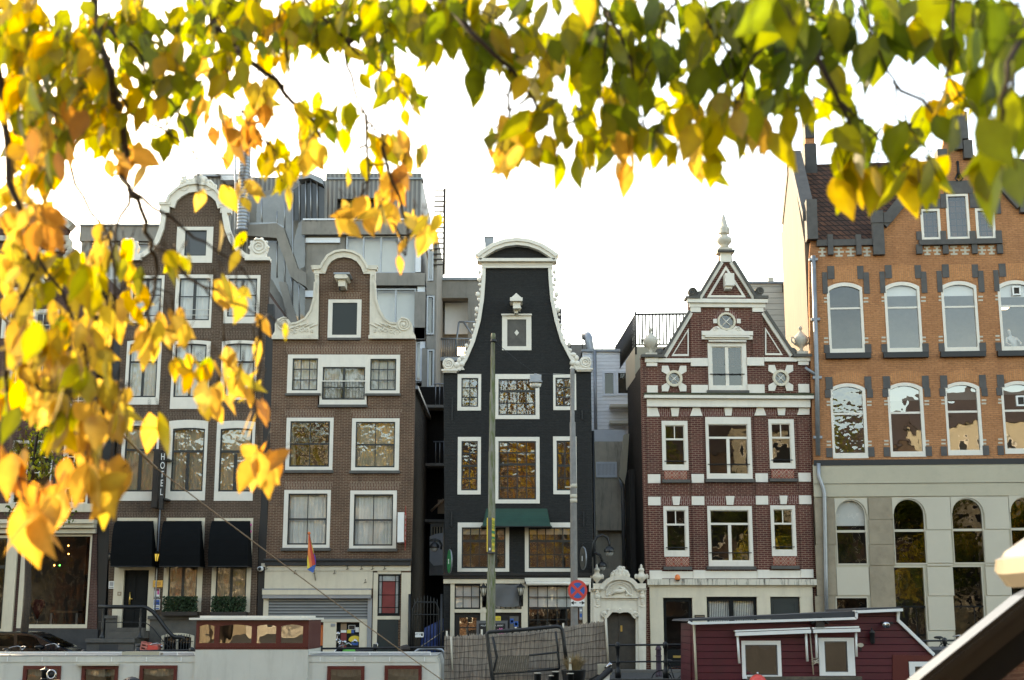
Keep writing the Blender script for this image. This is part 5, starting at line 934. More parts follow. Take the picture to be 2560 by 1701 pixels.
# roof terrace railing behind the red house gable
b = MB(); Yd = 2.2; zz0 = q('K', 150, 1262, Yd)[1]; zz1 = q('K', 150, 998, Yd)[1]; xa = q('K', 135, 1100, Yd)[0]; xb = q('K', 640, 1000, Yd)[0]
b.tube([(xa, Yd, zz1), (xb, Yd, zz1+.04)], .045, 6); b.tube([(xa, Yd, zz0), (xb, Yd, zz0+.04)], .03, 6); b.tube([(xa, Yd, zz0-.4), (xa, Yd, zz1+.12)], .035, 6)
for i in range(1, 17): xx = xa+(xb-xa)*i/17; b.tube([(xx, Yd, zz0), (xx, Yd, zz1)], .03, 4)
for z_ in (zz0, zz1): b.tube([(xa, Yd, z_), (xa-.1, Yd+7, z_)], .02, 6)
for i in range(1, 40): yy_ = Yd+i*.18; b.tube([(xa-.1*i/40, yy_, zz0), (xa-.1*i/40, yy_, zz1)], .012, 4)
b.build('terrace_railing', 'iron', H.root); b = MB(); b.box(xa-.05, xb, Yd, 5.5, zt-.1, zz0-.08); b.build('roof_terrace', 'panel_cream', H.root)
# ------------------------------------------------------------------ ORANGE brick house
F6 = Fr(52, -4.6, 2030); H = House('warehouse_house', 'orange brick building with arched windows, tiled roof and stepped dark stone gable', 'house', F6, 'brick_orange'); q = F6.q
kw = dict(fmat='white_paint', sash='white_paint', sw=.0)
DX = 452
for j in range(4):
    dx = DX*j*(1-.003*j); sl_ = -6*j
    f = H.win(('O', 376+dx, 22+sl_, 655+dx, 580+sl_), ('O', 396+dx, 50+sl_, 634+dx, 540+sl_), rise=.2, hbars=((.645, .075),), glass='glass' if j else 'glass_soft', blind=(0, .16, .17, .2)[j], back=None, **kw)
    f = H.win(('O', 402+dx, 812+sl_, 680+dx, 1400+sl_*2), ('O', 420+dx, 838+sl_, 655+dx, 1358+sl_*2), rise=.2, hbars=((.59, .08),), glass='glass_mirror' if j else 'glass_wavy', blind=(0, .22, .22, .15)[j], **kw)
for o in ((1105, 855, 1258, 1098), (1304, 738, 1484, 1094), (1535, 850, 1686, 1092)): H.win(('N', *o), fw=.1, glass='glass_soft', **kw)
# lower floor arched openings
for j, (X0, X1) in enumerate(((398, 615), (808, 1034), (1225, 1448), (1640, 1865))):
    y = (282, 275, 270, 262)[j]
    H.win(('Q', X0, y, X1, 748-4*j), ('Q', X0+6, y+8, X1-6, 738-4*j), rise=.56, irise=.53, hbars=((.51, .09),), fmat='panel_pale', sash='panel_pale', glass='glass_dark' if j else 'glass', sw=0, blind=.0 if j else .4, bottom=.1)
    if j == 0: H.win(('Q', 406, 972, 636, 1500), ('Q', 414, 984, 630, 1490), fmat='panel_pale', glass='glass_dark', blind=0, sw=0)
    else: H.win(('Q', X0+10, 764-4*j, X1+14, 1560), ('Q', X0+16, 770-4*j, X1+8, 1550), fmat='panel_pale', glass='glass_dark' if j > 1 else 'glass_soft', sash='door_dark', hbars=((.64, .06),), sw=0, vbars=((.7, .03, 0, .62),))
out = L('N', (230, 1225), (240, 1100), (805, 1095), (812, 985), (858, 978), (858, 906), (910, 900), (910, 830), (1000, 740), (1110, 620), (1170, 540), (1225, 480), (1270, 400), (1290, 300), (1330, 180), (1395, 120), (1450, 180), (1480, 300), (1490, 400), (1560, 470), (1680, 620), (1790, 740), (1880, 840), (1890, 895), (1990, 895), (2400, 880))
xr = out[-1][0]; zs_ = q('O', 300, 1446)[1]; xl0 = q('Q', 238, 60)[0]; hs_ = H.holes; hi = [h for h in hs_ if min(p[1] for p in h) > zs_]; lo = [h for h in hs_ if h not in hi]
H.holes = hi; H.wall(out+[(xr, zs_+.002), (xl0, zs_+.002)]+L('O', (262, 1400), (228, 100))); H.holes = lo; H.mat = 'panel_cream'; H.wall([(xl0, 0), (xr, 0), (xr, zs_), (xl0, zs_)], name='lower_wall')
xl = q('O', 245, 700)[0]; ze = q('N', 250, 1095)[1]; zr = q('N', 290, 505, 3.6)[1]
# side wall with sloping shoulders, seen lit by the sun
sw = [(.33, 0), (.33, ze), (3.2, zr+.1), (4.2, zr+.1), (7.2, q('N', 30, 940, 6)[1]-.2), (7.6, q('N', 30, 940, 6)[1]-.2), (7.6, 0)]; v = [(x, y, z_) for x in (xl, xl+.3) for y, z_ in sw]; n = len(sw)
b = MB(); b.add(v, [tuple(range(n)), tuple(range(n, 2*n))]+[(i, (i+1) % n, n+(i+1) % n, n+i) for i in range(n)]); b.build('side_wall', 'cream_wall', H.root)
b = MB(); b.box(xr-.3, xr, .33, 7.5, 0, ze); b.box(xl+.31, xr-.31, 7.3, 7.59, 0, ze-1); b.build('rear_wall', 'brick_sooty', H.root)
b = MB(); b.box(xl+.31, xr-.31, 3.2, 3.25, 0, ze-.3); b.build('interior_wall', 'room_light', H.root)
zk = q('O', 300, 1430)[1]; b = MB(); b.box(xl+.32, xr-.32, 2.2, 2.25, 0, zk); b.build('black_backing_panel', 'black_sign', H.root); b = MB(); b.box(xl+.32, xr-.32, .4, 3.19, zk-.2, zk+.1); b.build('floor_slab', 'brown_dark', H.root)  # black panel added behind the lower windows, standing in for unlit room depth
b = MB(); b.add([(xl+.31, .2, ze-.05), (xr, .2, ze-.05), (xr, 3.6, zr), (xl+.31, 3.6, zr), (xl+.31, 7.4, ze-.2), (xr, 7.4, ze-.2)], [(0, 1, 2, 3), (3, 2, 5, 4)]); b.add([(xl+.31, .34, ze-.3), (xr, .34, ze-.3), (xr, 7.4, ze-.4), (xl+.31, 7.4, ze-.4)], [(3, 2, 1, 0)]); b.build('roof', 'roof_tile', H.root)
gx = q('N', 1395, 500)[0]; gl, gr = q('N', 835, 985)[0], q('N', 1890, 900)[0]; gt = q('N', 1395, 330)[1]
b = MB(); b.prism([(gl, ze-.1), (gr, ze-.1), (gx, gt-.4)], .325, 5); b.build('gable_roof', 'roof_tile', H.root)
# dark stone trim
b = MB()
for p, y in (((285, 1100, 815, 1148), -.16), ((370, 1065, 412, 1222), -.2), ((592, 1065, 632, 1222), -.2), ((722, 975, 810, 1222), -.22), ((708, 880, 800, 976), -.26), ((1085, 1100, 1735, 1140), -.2), ((1065, 1140, 1112, 1212), -.14), ((1272, 1110, 1315, 1212), -.14), ((1500, 1108, 1542, 1210), -.14), ((1697, 1140, 1742, 1210), -.14), ((1068, 1034, 1106, 1100), -.05), ((1258, 1030, 1302, 1100), -.05), ((1486, 1030, 1534, 1100), -.05), ((1690, 1026, 1738, 1100), -.05), ((1062, 780, 1104, 900), -.05), ((1104, 780, 1256, 852), -.05), ((1258, 740, 1302, 850), -.05), ((1282, 636, 1510, 736), -.05), ((1486, 736, 1534, 848), -.05), ((1534, 776, 1684, 848), -.05), ((1686, 776, 1728, 895), -.05)):
    k = H.fr.r('N', *p); b.box(k[0], k[1], y, -.003, k[2], k[3])
b.build('stone_trim', 'trim_stone', H.root)
b = MB()
for pth in ([(800, 980), (860, 915), (910, 850), (1110, 630), (1225, 490)], [(1395+165, 470), (1680, 610), (1790, 730), (1885, 835)]): b.ribbon(L('N', *pth), .42, -.2, .34)
for p in ((805, 895, 860, 975), (1225, 400, 1300, 480), (1430, 330, 1500, 470), (1310, 110, 1460, 320), (1872, 830, 1960, 893), (1360, 320, 1420, 400)): k = H.fr.r('N', *p); b.box(k[0], k[1], -.25, .36, k[2], k[3])
b.build('gable_coping', 'trim_stone', H.root)
b = MB()
for p in ((205, 880, 290, 1100), (202, 790, 285, 880)): k = H.fr.r('N', *p, -.1); b.box(k[0], k[1], -.3, .3, k[2], k[3])
sl0, sl1 = q('N', 205, 880), q('N', 150, 415, 3.2); xw = xl-.08
b.add([(xw, -.1, sl0[1]), (xw+.5, -.1, sl0[1]), (xw+.5, 3.2, zr+.5), (xw, 3.2, zr+.5), (xw, -.1, sl0[1]-.4), (xw+.5, -.1, sl0[1]-.4), (xw+.5, 3.2, zr), (xw, 3.2, zr)], [(0, 1, 2, 3), (4, 7, 6, 5), (0, 4, 5, 1), (1, 5, 6, 2), (2, 6, 7, 3), (3, 7, 4, 0)]); b.build('parapet', 'trim_stone', H.root)
k = H.fr.r('N', 190, 110, 282, 520, 3.4); b = MB(); kz = [H.fr.r('N', 190, 355, 282, 520, 3.4), H.fr.r('N', 190, 110, 268, 310, 3.4)]; b.box(kz[0][0], kz[0][1], 3.2, 4.2, zr-.6, kz[0][3]); b.box(k[0]+.03, k[1]-.08, 3.25, 4.1, kz[0][3], kz[1][2], 1); b.box(kz[1][0], kz[1][1]-.03, 3.2, 4.15, kz[1][2], kz[1][3]); b.build('chimney', ['blue_stone', 'brick_orange'], H.root)
b = MB(); b.add([(xl-.04, 4.3, zr+.3), (xl+.3, 4.3, zr+.3), (xl+.3, 7.3, q('N', 30, 940, 6)[1]+.15), (xl-.04, 7.3, q('N', 30, 940, 6)[1]+.15), (xl-.04, 4.3, zr-.2), (xl-.04, 7.3, q('N', 30, 940, 6)[1]-.3)], [(0, 1, 2, 3), (0, 3, 5, 4)]); b.build('rear_coping', 'brown_dark', H.root)
# patterned brick panels
b = MB()
for p in ((295, 1158, 368, 1228), (415, 1156, 600, 1228), (640, 1156, 722, 1226), (1115, 1148, 1270, 1216), (1318, 1146, 1496, 1214), (1545, 1145, 1696, 1212)):
    k = H.fr.r('N', *p); W, Hh = k[1]-k[0], k[3]-k[2]; nx = max(1, round(W/.38))
    for i in range(nx):
        cx_ = k[0]+W*(i+.5)/nx; w_ = W/nx
        for fz, fw_ in ((.08, .3), (.5, .42), (.92, .3)): b.box(cx_-w_*fw_, cx_+w_*fw_, -.012, -.002, k[2]+Hh*fz-.035, k[2]+Hh*fz+.035)
        for fz in (.29, .71): b.box(cx_-.04, cx_+.04, -.0125, -.002, k[2]+Hh*(fz-.14), k[2]+Hh*(fz+.14))
b.build('white_brick_pattern', 'panel_pale', H.root)
b = MB(); c2 = MB(); s2 = MB()
for j in range(4):
    dx = DX*j*(1-.003*j); sl_ = -6*j
    for z, P in (('O', ((332, -58, 372, 110), (372, -108, 425, -5), (655, -58, 700, 110), (605, -108, 655, -5), (345, 510, 390, 575), (664, 505, 716, 575), (357, 762, 412, 860), (352, 862, 398, 925), (662, 758, 716, 858), (680, 858, 728, 925), (362, 1318, 410, 1392), (690, 1312, 740, 1388))),):
        for p in P: k = H.fr.r(z, p[0]+dx, p[1]+sl_, p[2]+dx, p[3]+sl_); b.box(k[0], k[1], -.03, -.003, k[2], k[3])
    k = H.fr.r('O', 355+dx, 578+sl_, 708+dx, 620+sl_); s2.box(k[0], k[1], -.2, -.003, k[2], k[3])
    for yv in (138, 166, 452, 482, 950, 976, 1262, 1290):
        for p in ((345, 378), (655, 692)) if yv < 800 else ((366, 400), (682, 718)):
            k = H.fr.r('O', p[0]+dx, yv+sl_, p[1]+dx, yv+13+sl_); c2.box(k[0], k[1], -.015, -.002, k[2], k[3])
b.build('quoin_stone', 'trim_stone', H.root); c2.build('white_brick', 'panel_pale', H.root)
k = H.fr.r('O', 262, 1402, 2100, 1440); s2.box(k[0], xr, -.12, -.003, k[2]-.06, k[3]-.03); s2.build('stone_sill', 'black_paint', H.root)
for j in range(4):
    dx = DX*j*(1-.003*j); sl_ = -6*j
    for (xm, yt, yb, w0, w1) in ((515, -112, 22, 95, 105), (540, 715, 812, 140, 115)):
        aL = [(xm+dx+math.sin(a)*w1*1.0, yb+12+sl_-math.cos(a)*0-(1-(math.sin(a))**2)*22) for a in [(-1+i/5)*1.25 for i in range(11)]]
        top = [(xm+dx+math.sin(a)*w0*1.15, yt+sl_+(math.sin(a)**2)*(10 if w0 == 95 else 48)) for a in [(1-i/5)*1.25 for i in range(11)]]
        b = MB(); b.prism([q('O', *p) for p in aL+top], -.014, .05); b.build('brick_arch', 'brick_orange_v', H.root)
# cream lower facade panels
k1 = H.fr.r('Q', 240, 36, 400, 172); b = MB(); ztop = q('O', 300, 1445)[1]; zm = q('Q', 300, 175)[1]; zb_ = q('Q', 300, 268)[1]; x0_ = q('Q', 243, 300)[0]
b.box(x0_, xr, -.1, -.004, zm+.02, ztop-.06); b.box(x0_, xr, -.07, -.004, zb_+.02, zm); b.build('upper_panel', 'panel_cream', H.root)
def pan(nm, mt, ps, y):
    b = MB()
    for p in ps: k = H.fr.r('Q', *p); b.box(k[0]+.008, k[1]-.008, y, -.004, max(0.03, k[2]+.008), k[3]-.008)
    return b.build(nm, mt, H.root)
pan('side_panel', 'panel_brown', [(250, 272, 392, 605), (255, 605, 398, 968), (258, 968, 404, 1560), (628, 268, 800, 425), (632, 425, 806, 602), (636, 602, 812, 752), (640, 754, 818, 1060), (640, 1062, 824, 1560)], -.05)
pan('pale_panel', 'panel_pale', [(1036, 262, 1214, 498), (1040, 500, 1222, 735), (1044, 738, 1228, 756), (1050, 762, 1234, 968), (1054, 970, 1240, 1214), (1058, 1216, 1246, 1560), (1450, 260, 1628, 494), (1452, 496, 1634, 735), (1458, 737, 1638, 754), (1464, 758, 1642, 966), (1468, 968, 1650, 1200), (1472, 1202, 1656, 1560), (402, 764, 634, 966)], -.05)
# spandrels above the arches
for j, (X0, X1) in enumerate(((398, 615), (808, 1034), (1225, 1448), (1640, 1865))):
    y = (282, 275, 270, 262)[j]; k = H.fr.r('Q', X0, y, X1, 520); ko = H.fr.r('Q', X0-8, y-8, X1+8, 520); b = MB(); h = (k[1]-k[0])/2; cx_ = (k[0]+k[1])/2
    ri = k[3]-h; b.prism([(ko[0], ri), (k[0], ri)]+[(cx_-h*math.cos(R(a)), ri+h*math.sin(R(a))) for a in range(10, 171, 10)]+[(k[1], ri), (ko[1], ri), (ko[1], ko[3]), (ko[0], ko[3])], -.06, -.004); b.build('arch_spandrel', 'panel_pale', H.root)
# drainpipe, anchor, small things
b = MB(); pts = [q('N', 258, 1230), q('O', 285, 700), q('O', 295, 1380)]; b.tube([(x, -.12, z_) for x, z_ in pts], .09, 8)
for z, x, y in (('N', 258, 1258), ('O', 275, 315), ('O', 288, 770), ('O', 292, 1238)): p = q(z, x, y); b.box(p[0]-.17, p[0]+.17, -.18, -.02, p[1]-.05, p[1]+.05)
p = q('O', 235, 690); p2 = q('O', 285, 735); b.tube([(p[0]-.2, -.1, p[1]), (p2[0], -.12, p2[1]-.1)], .06, 7); b.build('downpipe', 'zinc', H.root)
b = MB(); pts = [q('Q', 271, 28), q('Q', 272, 120), q('Q', 300, 195), q('Q', 312, 240), q('Q', 322, 800), q('Q', 330, 1300)]; b.tube([(x, -.14, z_) for x, z_ in pts], .075, 8); b.build('lower_downpipe', 'metal_grey', H.root)
p = q('N', 1395, 560); b = MB(); b.tube([(p[0], -.06, p[1]+.4), (p[0], -.08, p[1]-.3)], .05, 6)
for s in (-1, 1): b.tube([(p[0]+s*.03, -.07, p[1]-.1), (p[0]+s*.15, -.09, p[1]-.35), (p[0]+s*.05, -.08, p[1]-.42)], .03, 5)
b.build('wall_anchor', 'iron', H.root)
H6 = H
for X, Yv, lab in ((1440, 916, 'lit ceiling lamp in the tall attic window'), (1762, 1625, 'lit ceiling lamp beside the small vent, upper row')):
    p = q('N', X, Yv, 1.2); e = empty('ceiling_lamp', F6.O, F6.a, lab, 'lamp', 'lit ceiling lamps in the orange building'); b = MB(); b.box(p[0]-.25, p[0]+.15, 1.0, 1.5, p[1]-.04, p[1]); b.build('diffuser', 'lamp_strip', e); b = MB(); b.box(p[0]-.28, p[0]+.18, .97, 1.53, p[1]+.002, p[1]+.05); b.build('housing', 'panel_pale', e)
for z, X0, Y0, X1, Y1, lab in (('O', 1820, 50, 1888, 122, 'small square vent fan in the upper window'), ('O', 1852, 908, 1925, 990, 'small square vent fan in the lower window')):
    k = F6.r(z, X0, Y0, X1, Y1, .0); e = empty('window_fan', F6.O, F6.a, lab, 'vent fan', 'vent fans set in the window panes'); b = MB(); b.prism(rect(*k), -.03, .06, [rect(k[0]+.06, k[1]-.06, k[2]+.06, k[3]-.06)]); b.build('frame', 'white_sign', e); b = MB(); b.box(k[0]+.05, k[1]-.05, .02, .05, k[2]+.05, k[3]-.05); b.build('grille', 'brown_dark', e)
# person seated behind the glass, white shirt
def person(fr, x, y, z, shirt, label, lean=0, s=1, hat=None):
    e = empty('person', fr.O, fr.a, label, 'person'); sk = bpy.data.meshes.new('person'); bm = bmesh.new(); J = {}
    P = [(0, 0, 0, .15), (0, 0, .22, .16), (0, 0, .42, .17), (0, 0, .52, .07), (0, .0, .6, .055), (0, -.02, .7, .1), (0, -.02, .8, .085), (.2, 0, .44, .06), (.28, -.08, .22, .05), (.2, -.3, .12, .04), (.12, -.38, .13, .035), (-.2, 0, .44, .06), (-.3, -.06, .22, .05), (-.28, -.28, .1, .04), (-.2, -.36, .11, .035)]
    Ed = [(0, 1), (1, 2), (2, 3), (3, 4), (4, 5), (5, 6), (2, 7), (7, 8), (8, 9), (9, 10), (2, 11), (11, 12), (12, 13), (13, 14)]
    ly = bm.verts.layers.skin.verify(); vs_ = [bm.verts.new((x+(a+lean*c)*s, y+b_*s, z+c*s)) for a, b_, c, r_ in P]
    for v_, p in zip(vs_, P): v_[ly].radius = (p[3]*s, p[3]*s*.8)
    vs_[0][ly].use_root = True
    for a, c in Ed: bm.edges.new((vs_[a], vs_[c]))
    bm.to_mesh(sk); bm.free(); o = bpy.data.objects.new('body', sk); C.objects.link(o); o.parent = e; o.modifiers.new('s', 'SKIN'); o.modifiers.new('u', 'SUBSURF').levels = 1; sk.materials.append(M[shirt]); return e
p = q('O', 1845, 520, 1.0); person(F6, p[0], 1.0, p[1]-.1, 'white_sign', 'seated person in a white shirt leaning behind the window', lean=-.3, s=.95)

# ------------------------------------------------------------------ buildings in the second row
FB = Fr(64, 0, 1900); e = empty('rooftop_building', FB.O, FB.a, 'low building with cream cladding behind the red house roof', 'house')
k = FB.r('p', 1872, 710, 2000, 900); b = MB(); b.box(k[0], k[1], 0, 7, 0, k[3]); b.build('wall', 'siding_cream', e); b = MB(); b.box(k[0]-.05, k[1]+.05, -.08, 7.1, k[3]+.003, k[3]+.1); b.build('roof_edge', 'zinc', e); p = FB.q('K', 1462, 770); b = MB(); b.tube([(p[0], -.1, p[1]), (p[0]+.05, -.1, 6)], .07, 7); b.box(p[0]-.28, p[0]+.28, -.3, -.02, p[1]-.2, p[1]+.2); b.build('downpipe', 'brown_dark', e)
k = FB.r('K', 1292, 675, 1338, 735, 3); b = MB(); b.box(k[0], k[1], 3, 3.7, k[2]-.3, k[3]); b.build('chimney', 'panel_pale', e)
FW = Fr(59.5, 0, 1530); e = empty('clapboard_building', FW.O, FW.a, 'white clapboard building with a roof duct seen through the gap', 'house')
k = FW.r('I', 1420, -68, 1900, 690); WH = k
b = MB(); hl = [rect(*FW.r('I', 1590, 98, 1704, 315)), rect(*FW.r('I', 1706, 95, 1860, 312)), rect(*FW.r('I', 1530, 632, 1592, 672)), rect(*FW.r('I', 1688, 596, 1800, 650))]
b.prism(rect(*k), 0, .3, hl); b.build('wall', 'clapboard', e)
b = MB(); b.box(k[0], k[1], .31, 8, k[2], k[3]-.02); b.build('inner_volume', 'room_light', e)
for r_ in hl:
    x0_, x1_, z0_, z1_ = r_[0][0], r_[1][0], r_[0][1], r_[2][1]; b = MB(); b.prism(rect(x0_, x1_, z0_, z1_), -.04, .1, [rect(x0_+.1, x1_-.1, z0_+.1, z1_-.1)]); f = b.build('window', 'white_siding', e); MB().sheet(rect(x0_+.05, x1_-.05, z0_+.05, z1_-.05), .05).build('glass', 'glass_soft' if z1_-z0_ > 1.5 else 'glass_dark', f)
b = MB(); b.box(k[0]-.05, k[1]+.05, -.1, 8.1, k[3]+.003, k[3]+.12); b.build('roof_edge', 'zinc', e)
b = MB(); p0, p1, p2 = FW.q('H', 1490, 1140, 2), FW.q('H', 1470, 1060, 2), FW.q('H', 1470, 1030, 2); b.tube([(p0[0], 2, p0[1]-.3), (p0[0]-.03, 2, p0[1]), (p1[0], 2, p1[1]), (p2[0], 2, p2[1]), (p2[0]-.04, 2.15, p2[1]+.14), (p2[0]-.15, 2.35, p2[1]+.12)], .19, 12); b.build('roof_duct', 'metal_grey', e); b = MB()
for x in (1310, 1413, 1585, 1704): a, c = FW.q('H', x, 970 if x < 1500 else 1080, 1), FW.q('H', x, 1140, 1); b.tube([(a[0], 1, c[1]-.2), (a[0], 1, a[1])], .02, 5)
b.build('roof_post', 'brown_dark', e); b = MB(); p = FW.q('I', 1522, 0); b.tube([(p[0], -.1, p[1]+.4), (p[0], -.1, FW.q('I', 1522, 690)[1])], .07, 7); b.build('downpipe', 'zinc', e)
b = MB()
for p in ((1655, 388, 1845, 412), (1652, 532, 1815, 556), (1645, 655, 1770, 675)): kk = FW.r('I', *p, -.6); b.box(kk[0], kk[1], -.7, -.002, kk[2], kk[3])
b.build('timber_beam', 'panel_pale', e)
k = FW.r('H', 1280, 1085, 1445, 1145, 3); b = MB(); b.box(k[0], k[1], 3, 6, k[2]-3, k[3]); b.build('rear_block', 'concrete', e)
FG = Fr(57.2, 0, 1530); e = empty('alley_building', FG.O, FG.a, 'stained grey rendered wall with barred window in the gap', 'house')
k = FG.r('I', 1440, 712, 1790, 1568); hb = rect(*FG.r('I', 1532, 890, 1714, 1026)); hd = rect(*FG.r('c', 95, 965, 360, 1340)); b = MB(); b.prism(rect(k[0], k[1], 0, k[3]), 0, .3, [hb, hd]); b.build('wall', 'render_grey', e)
b = MB(); b.box(k[0], k[1], .4, .6, 0, k[3]); b.build('recess_panel', 'render_grey', e); b = MB(); b.box(k[0], k[1], .0, 1.4, k[3]+.003, k[3]+.5); b.build('parapet', 'white_siding', e)
b = MB(); x0_, x1_, z0_, z1_ = hb[0][0], hb[1][0], hb[0][1], hb[2][1]; b.prism(hb, -.06, .08, [rect(x0_+.08, x1_-.08, z0_+.1, z1_-.08)])
for i in range(12): xx = x0_+.12+i*(x1_-x0_-.24)/11; b.box(xx-.025, xx+.025, -.05, -.02, z0_+.1, z1_-.08)
f = b.build('barred_window', 'white_siding', e); b = MB(); b.box(x0_, x1_, .2, .25, z0_, z1_); b.build('dark_pane', 'black_sign', f)
c = FG.q('c', 205, 1105, .35); b = MB(); rr = random.Random(4); b.prism([(c[0]+(.62+rr.uniform(-.06, .06))*math.cos(t/16*math.pi), c[1]+(.72+rr.uniform(-.05, .06))*math.sin(t/16*math.pi)) for t in range(32)], .385, .395, [[(c[0]+(.36+rr.uniform(-.05, .05))*math.cos(t/8*math.pi)-.0, c[1]+(.42+rr.uniform(-.05, .05))*math.sin(t/8*math.pi)+.05) for t in range(16)]]); b.build('plaster_patch', 'panel_pale', e)
b = MB(); a, c = FG.q('c', 335, 560), FG.q('c', 352, 1330); b.tube([(a[0]-.1, -.2, a[1]+.5), (a[0], -.2, a[1]), (c[0], -.2, c[1])], .08, 7); b.build('downpipe', 'metal_grey', e)
# side passage wing between the grey wall and red house
b = MB(); xx = FG.q('c', 365, 600)[0]; b.box(xx, xx+2.2, -2.2, .0, 0, FG.q('c', 330, 420)[1]); b.box(xx+.1, xx+2.4, .01, 4, 0, FG.q('c', 330, 20)[1]); b.build('side_wing', 'boards_v', e)
b = MB(); P = [FG.q('c', x, y, -1) for x, y in ((300, 450), (345, 40), (395, 30), (372, 400), (350, 520))]; b.prism(P, -1.4, -1); b.build('barge_board', 'panel_cream', e)

# ------------------------------------------------------------------ modern concrete building behind
FM = Fr(65, 0, 800); e = empty('concrete_building', FM.O, FM.a, 'grey concrete office building with ribbed rooftop cladding behind the gables', 'building'); q = FM.q
def pl(name, mt, ps, y0, y1, parent=None):
    b = MB()
    for p in ps: k = FM.r(*p); b.box(k[0], k[1], y0, y1, k[2], k[3])
    return b.build(name, mt, parent or e)
def wn(z, x0, y0, x1, y1, nb=3, y=0, back='blind_white', gl='glass_soft', fm='metal_grey'):
    k = FM.r(z, x0, y0, x1, y1); b = MB(); fr_ = .08; b.prism(rect(*k), y, y+.2, [rect(k[0]+fr_, k[1]-fr_, k[2]+fr_, k[3]-fr_)])
    for i in range(1, nb): xx = k[0]+(k[1]-k[0])*i/nb; b.box(xx-.04, xx+.04, y+.01, y+.19, k[2], k[3])
    f = b.build('window', fm, e); MB().sheet(rect(k[0]+.05, k[1]-.05, k[2]+.05, k[3]-.05), y+.1).build('glass', gl, f)
    if back: b = MB(); b.box(k[0], k[1], y+.45, y+.5, k[2], k[3]); b.build('blind', back, f)
    return f
zb = 0
# right wing
pl('spandrel', 'concrete', [('D', 960, 645, 1850, 752), ('D', 1240, 1052, 1925, 1150), ('D', 1840, 1200, 1926, 1568)], -.25, .3)
pl('spandrel', 'concrete', [('E', 1640, 870, 1815, 985), ('E', 1785, 1070, 1840, 1500), ('E', 1830, 950, 1920, 1080), ('E', 1832, 420, 1916, 552)], -.25, .3)
pl('roof_rail', 'white_siding', [('D', 970, 630, 1850, 642)], -.3, -.26)
k = FM.r('D', 985, 800, 1290, 1200); b = MB(); b.box(k[0], k[1], .1, .4, q('E', 700, 1500)[1], k[3]+.8); b.build('wall_panel', 'concrete', e)
pl('white_band', 'white_siding', [('D', 985, 770, 1255, 808), ('E', 640, 500, 745, 562)], -.05, .1)
wn('D', 1300, 752, 1850, 1048, 4); wn('D', 1530, 1165, 1850, 1470, 2); wn('E', 1720, 1000, 1790, 1385, 1)
pl('window_cheek', 'white_siding', [('E', 1740, 462, 1815, 520), ('E', 1740, 520, 1782, 860), ('E', 1765, 1000, 1818, 1065), ('E', 1765, 1065, 1785, 1390), ('D', 1848, 760, 1890, 1040)], -.1, .2)
wn('E', 1832, 560, 1908, 940, 1, -.3, gl='glass_soft'); wn('E', 1838, 1085, 1906, 1455, 1, -.3); wn('E', 1846, 100, 1900, 415, 1, -.3)
k = FM.r('E', 1842, -60, 1925, 1568); b = MB(); b.box(k[0]+.2, k[1], -.2, 6, 0, k[3]); b.build('corner_wall', 'concrete', e)
# recessed volumes
kk = FM.r('D', 960, 640, 1900, 1500); b = MB(); b.box(kk[0], kk[1]-.2, .55, 12, 0, kk[3]-.1); b.build('main_volume', 'concrete', e)
# ribbed plant storey
k = FM.r('D', 1140, 262, 1890, 632, 1); b = MB(); hol = [rect(*FM.r('D', 1232, 462, 1395, 580, 1)), rect(*FM.r('D', 1475, 456, 1600, 560, 1))]; b.prism(rect(*k), 1, 1.3, hol); b.box(k[0], k[1]-.02, 1.7, 9, k[2], k[3]-.02); b.build('plant_cladding', 'ribbed_metal', e)
b = MB(); b.box(k[0]+.3, k[1]-.3, 1.5, 1.65, k[2], k[3]-.3); b.build('dark_opening', 'black_sign', e)
pl('roof_edge', 'zinc', [('D', 1135, 250, 1895, 264)], .9, 1.6)
p = q('D', 1440, 225, 3); b = MB(); b.lathe([(.2, -2), (.2, .25), (.15, .35), (.05, .4)], (p[0], 3, p[1]), 14); b.build('roof_vent', 'metal_grey', e)
# ladder
b = MB(); a0, a1 = q('H', 215, 30), q('H', 218, 490); c0 = q('H', 138, 300); b.tube([(a0[0], -.3, a1[1]+4.4), (a0[0], -.3, a1[1])], .06, 6)
for i in range(15): zz = a1[1]+.5+i*.27; b.box(c0[0]-.1, a0[0], -.35, -.25, zz-.025, zz+.025)
b.build('ladder', 'brown_dark', e)
# glazed stair and middle concrete
k = FM.r('D', 880, 330, 1130, 1440, -.0); b = MB(); X0, X1 = q('D', 820, 700)[0], q('D', 985, 700)[0]
def gl_poly(pts, y, nm='stair_glazing', mt='glass_soft'): return MB().sheet(FM.L('D', pts), y).build(nm, mt, e)
gl_poly([(540, 480), (880, 400), (880, 860), (940, 640), (985, 640), (985, 1000), (940, 1020), (830, 700), (540, 660)], -.2)
gl_poly([(690, 800), (770, 790), (820, 840), (930, 1050), (985, 1160), (985, 1420), (920, 1430), (700, 1060)], -.2)
gl_poly([(885, 400), (1000, 320), (1135, 330), (1135, 630), (985, 630), (885, 640)], -.1, 'stair_glazing', 'glass_dark')
b = MB(); b.prism(FM.L('D', [(500, 420), (1000, 300), (1140, 300), (1140, 640), (1000, 640), (1000, 1560), (640, 1560), (640, 760), (500, 690)]), .4, .6); b.build('stair_back_wall', 'room_light', e)
b = MB()
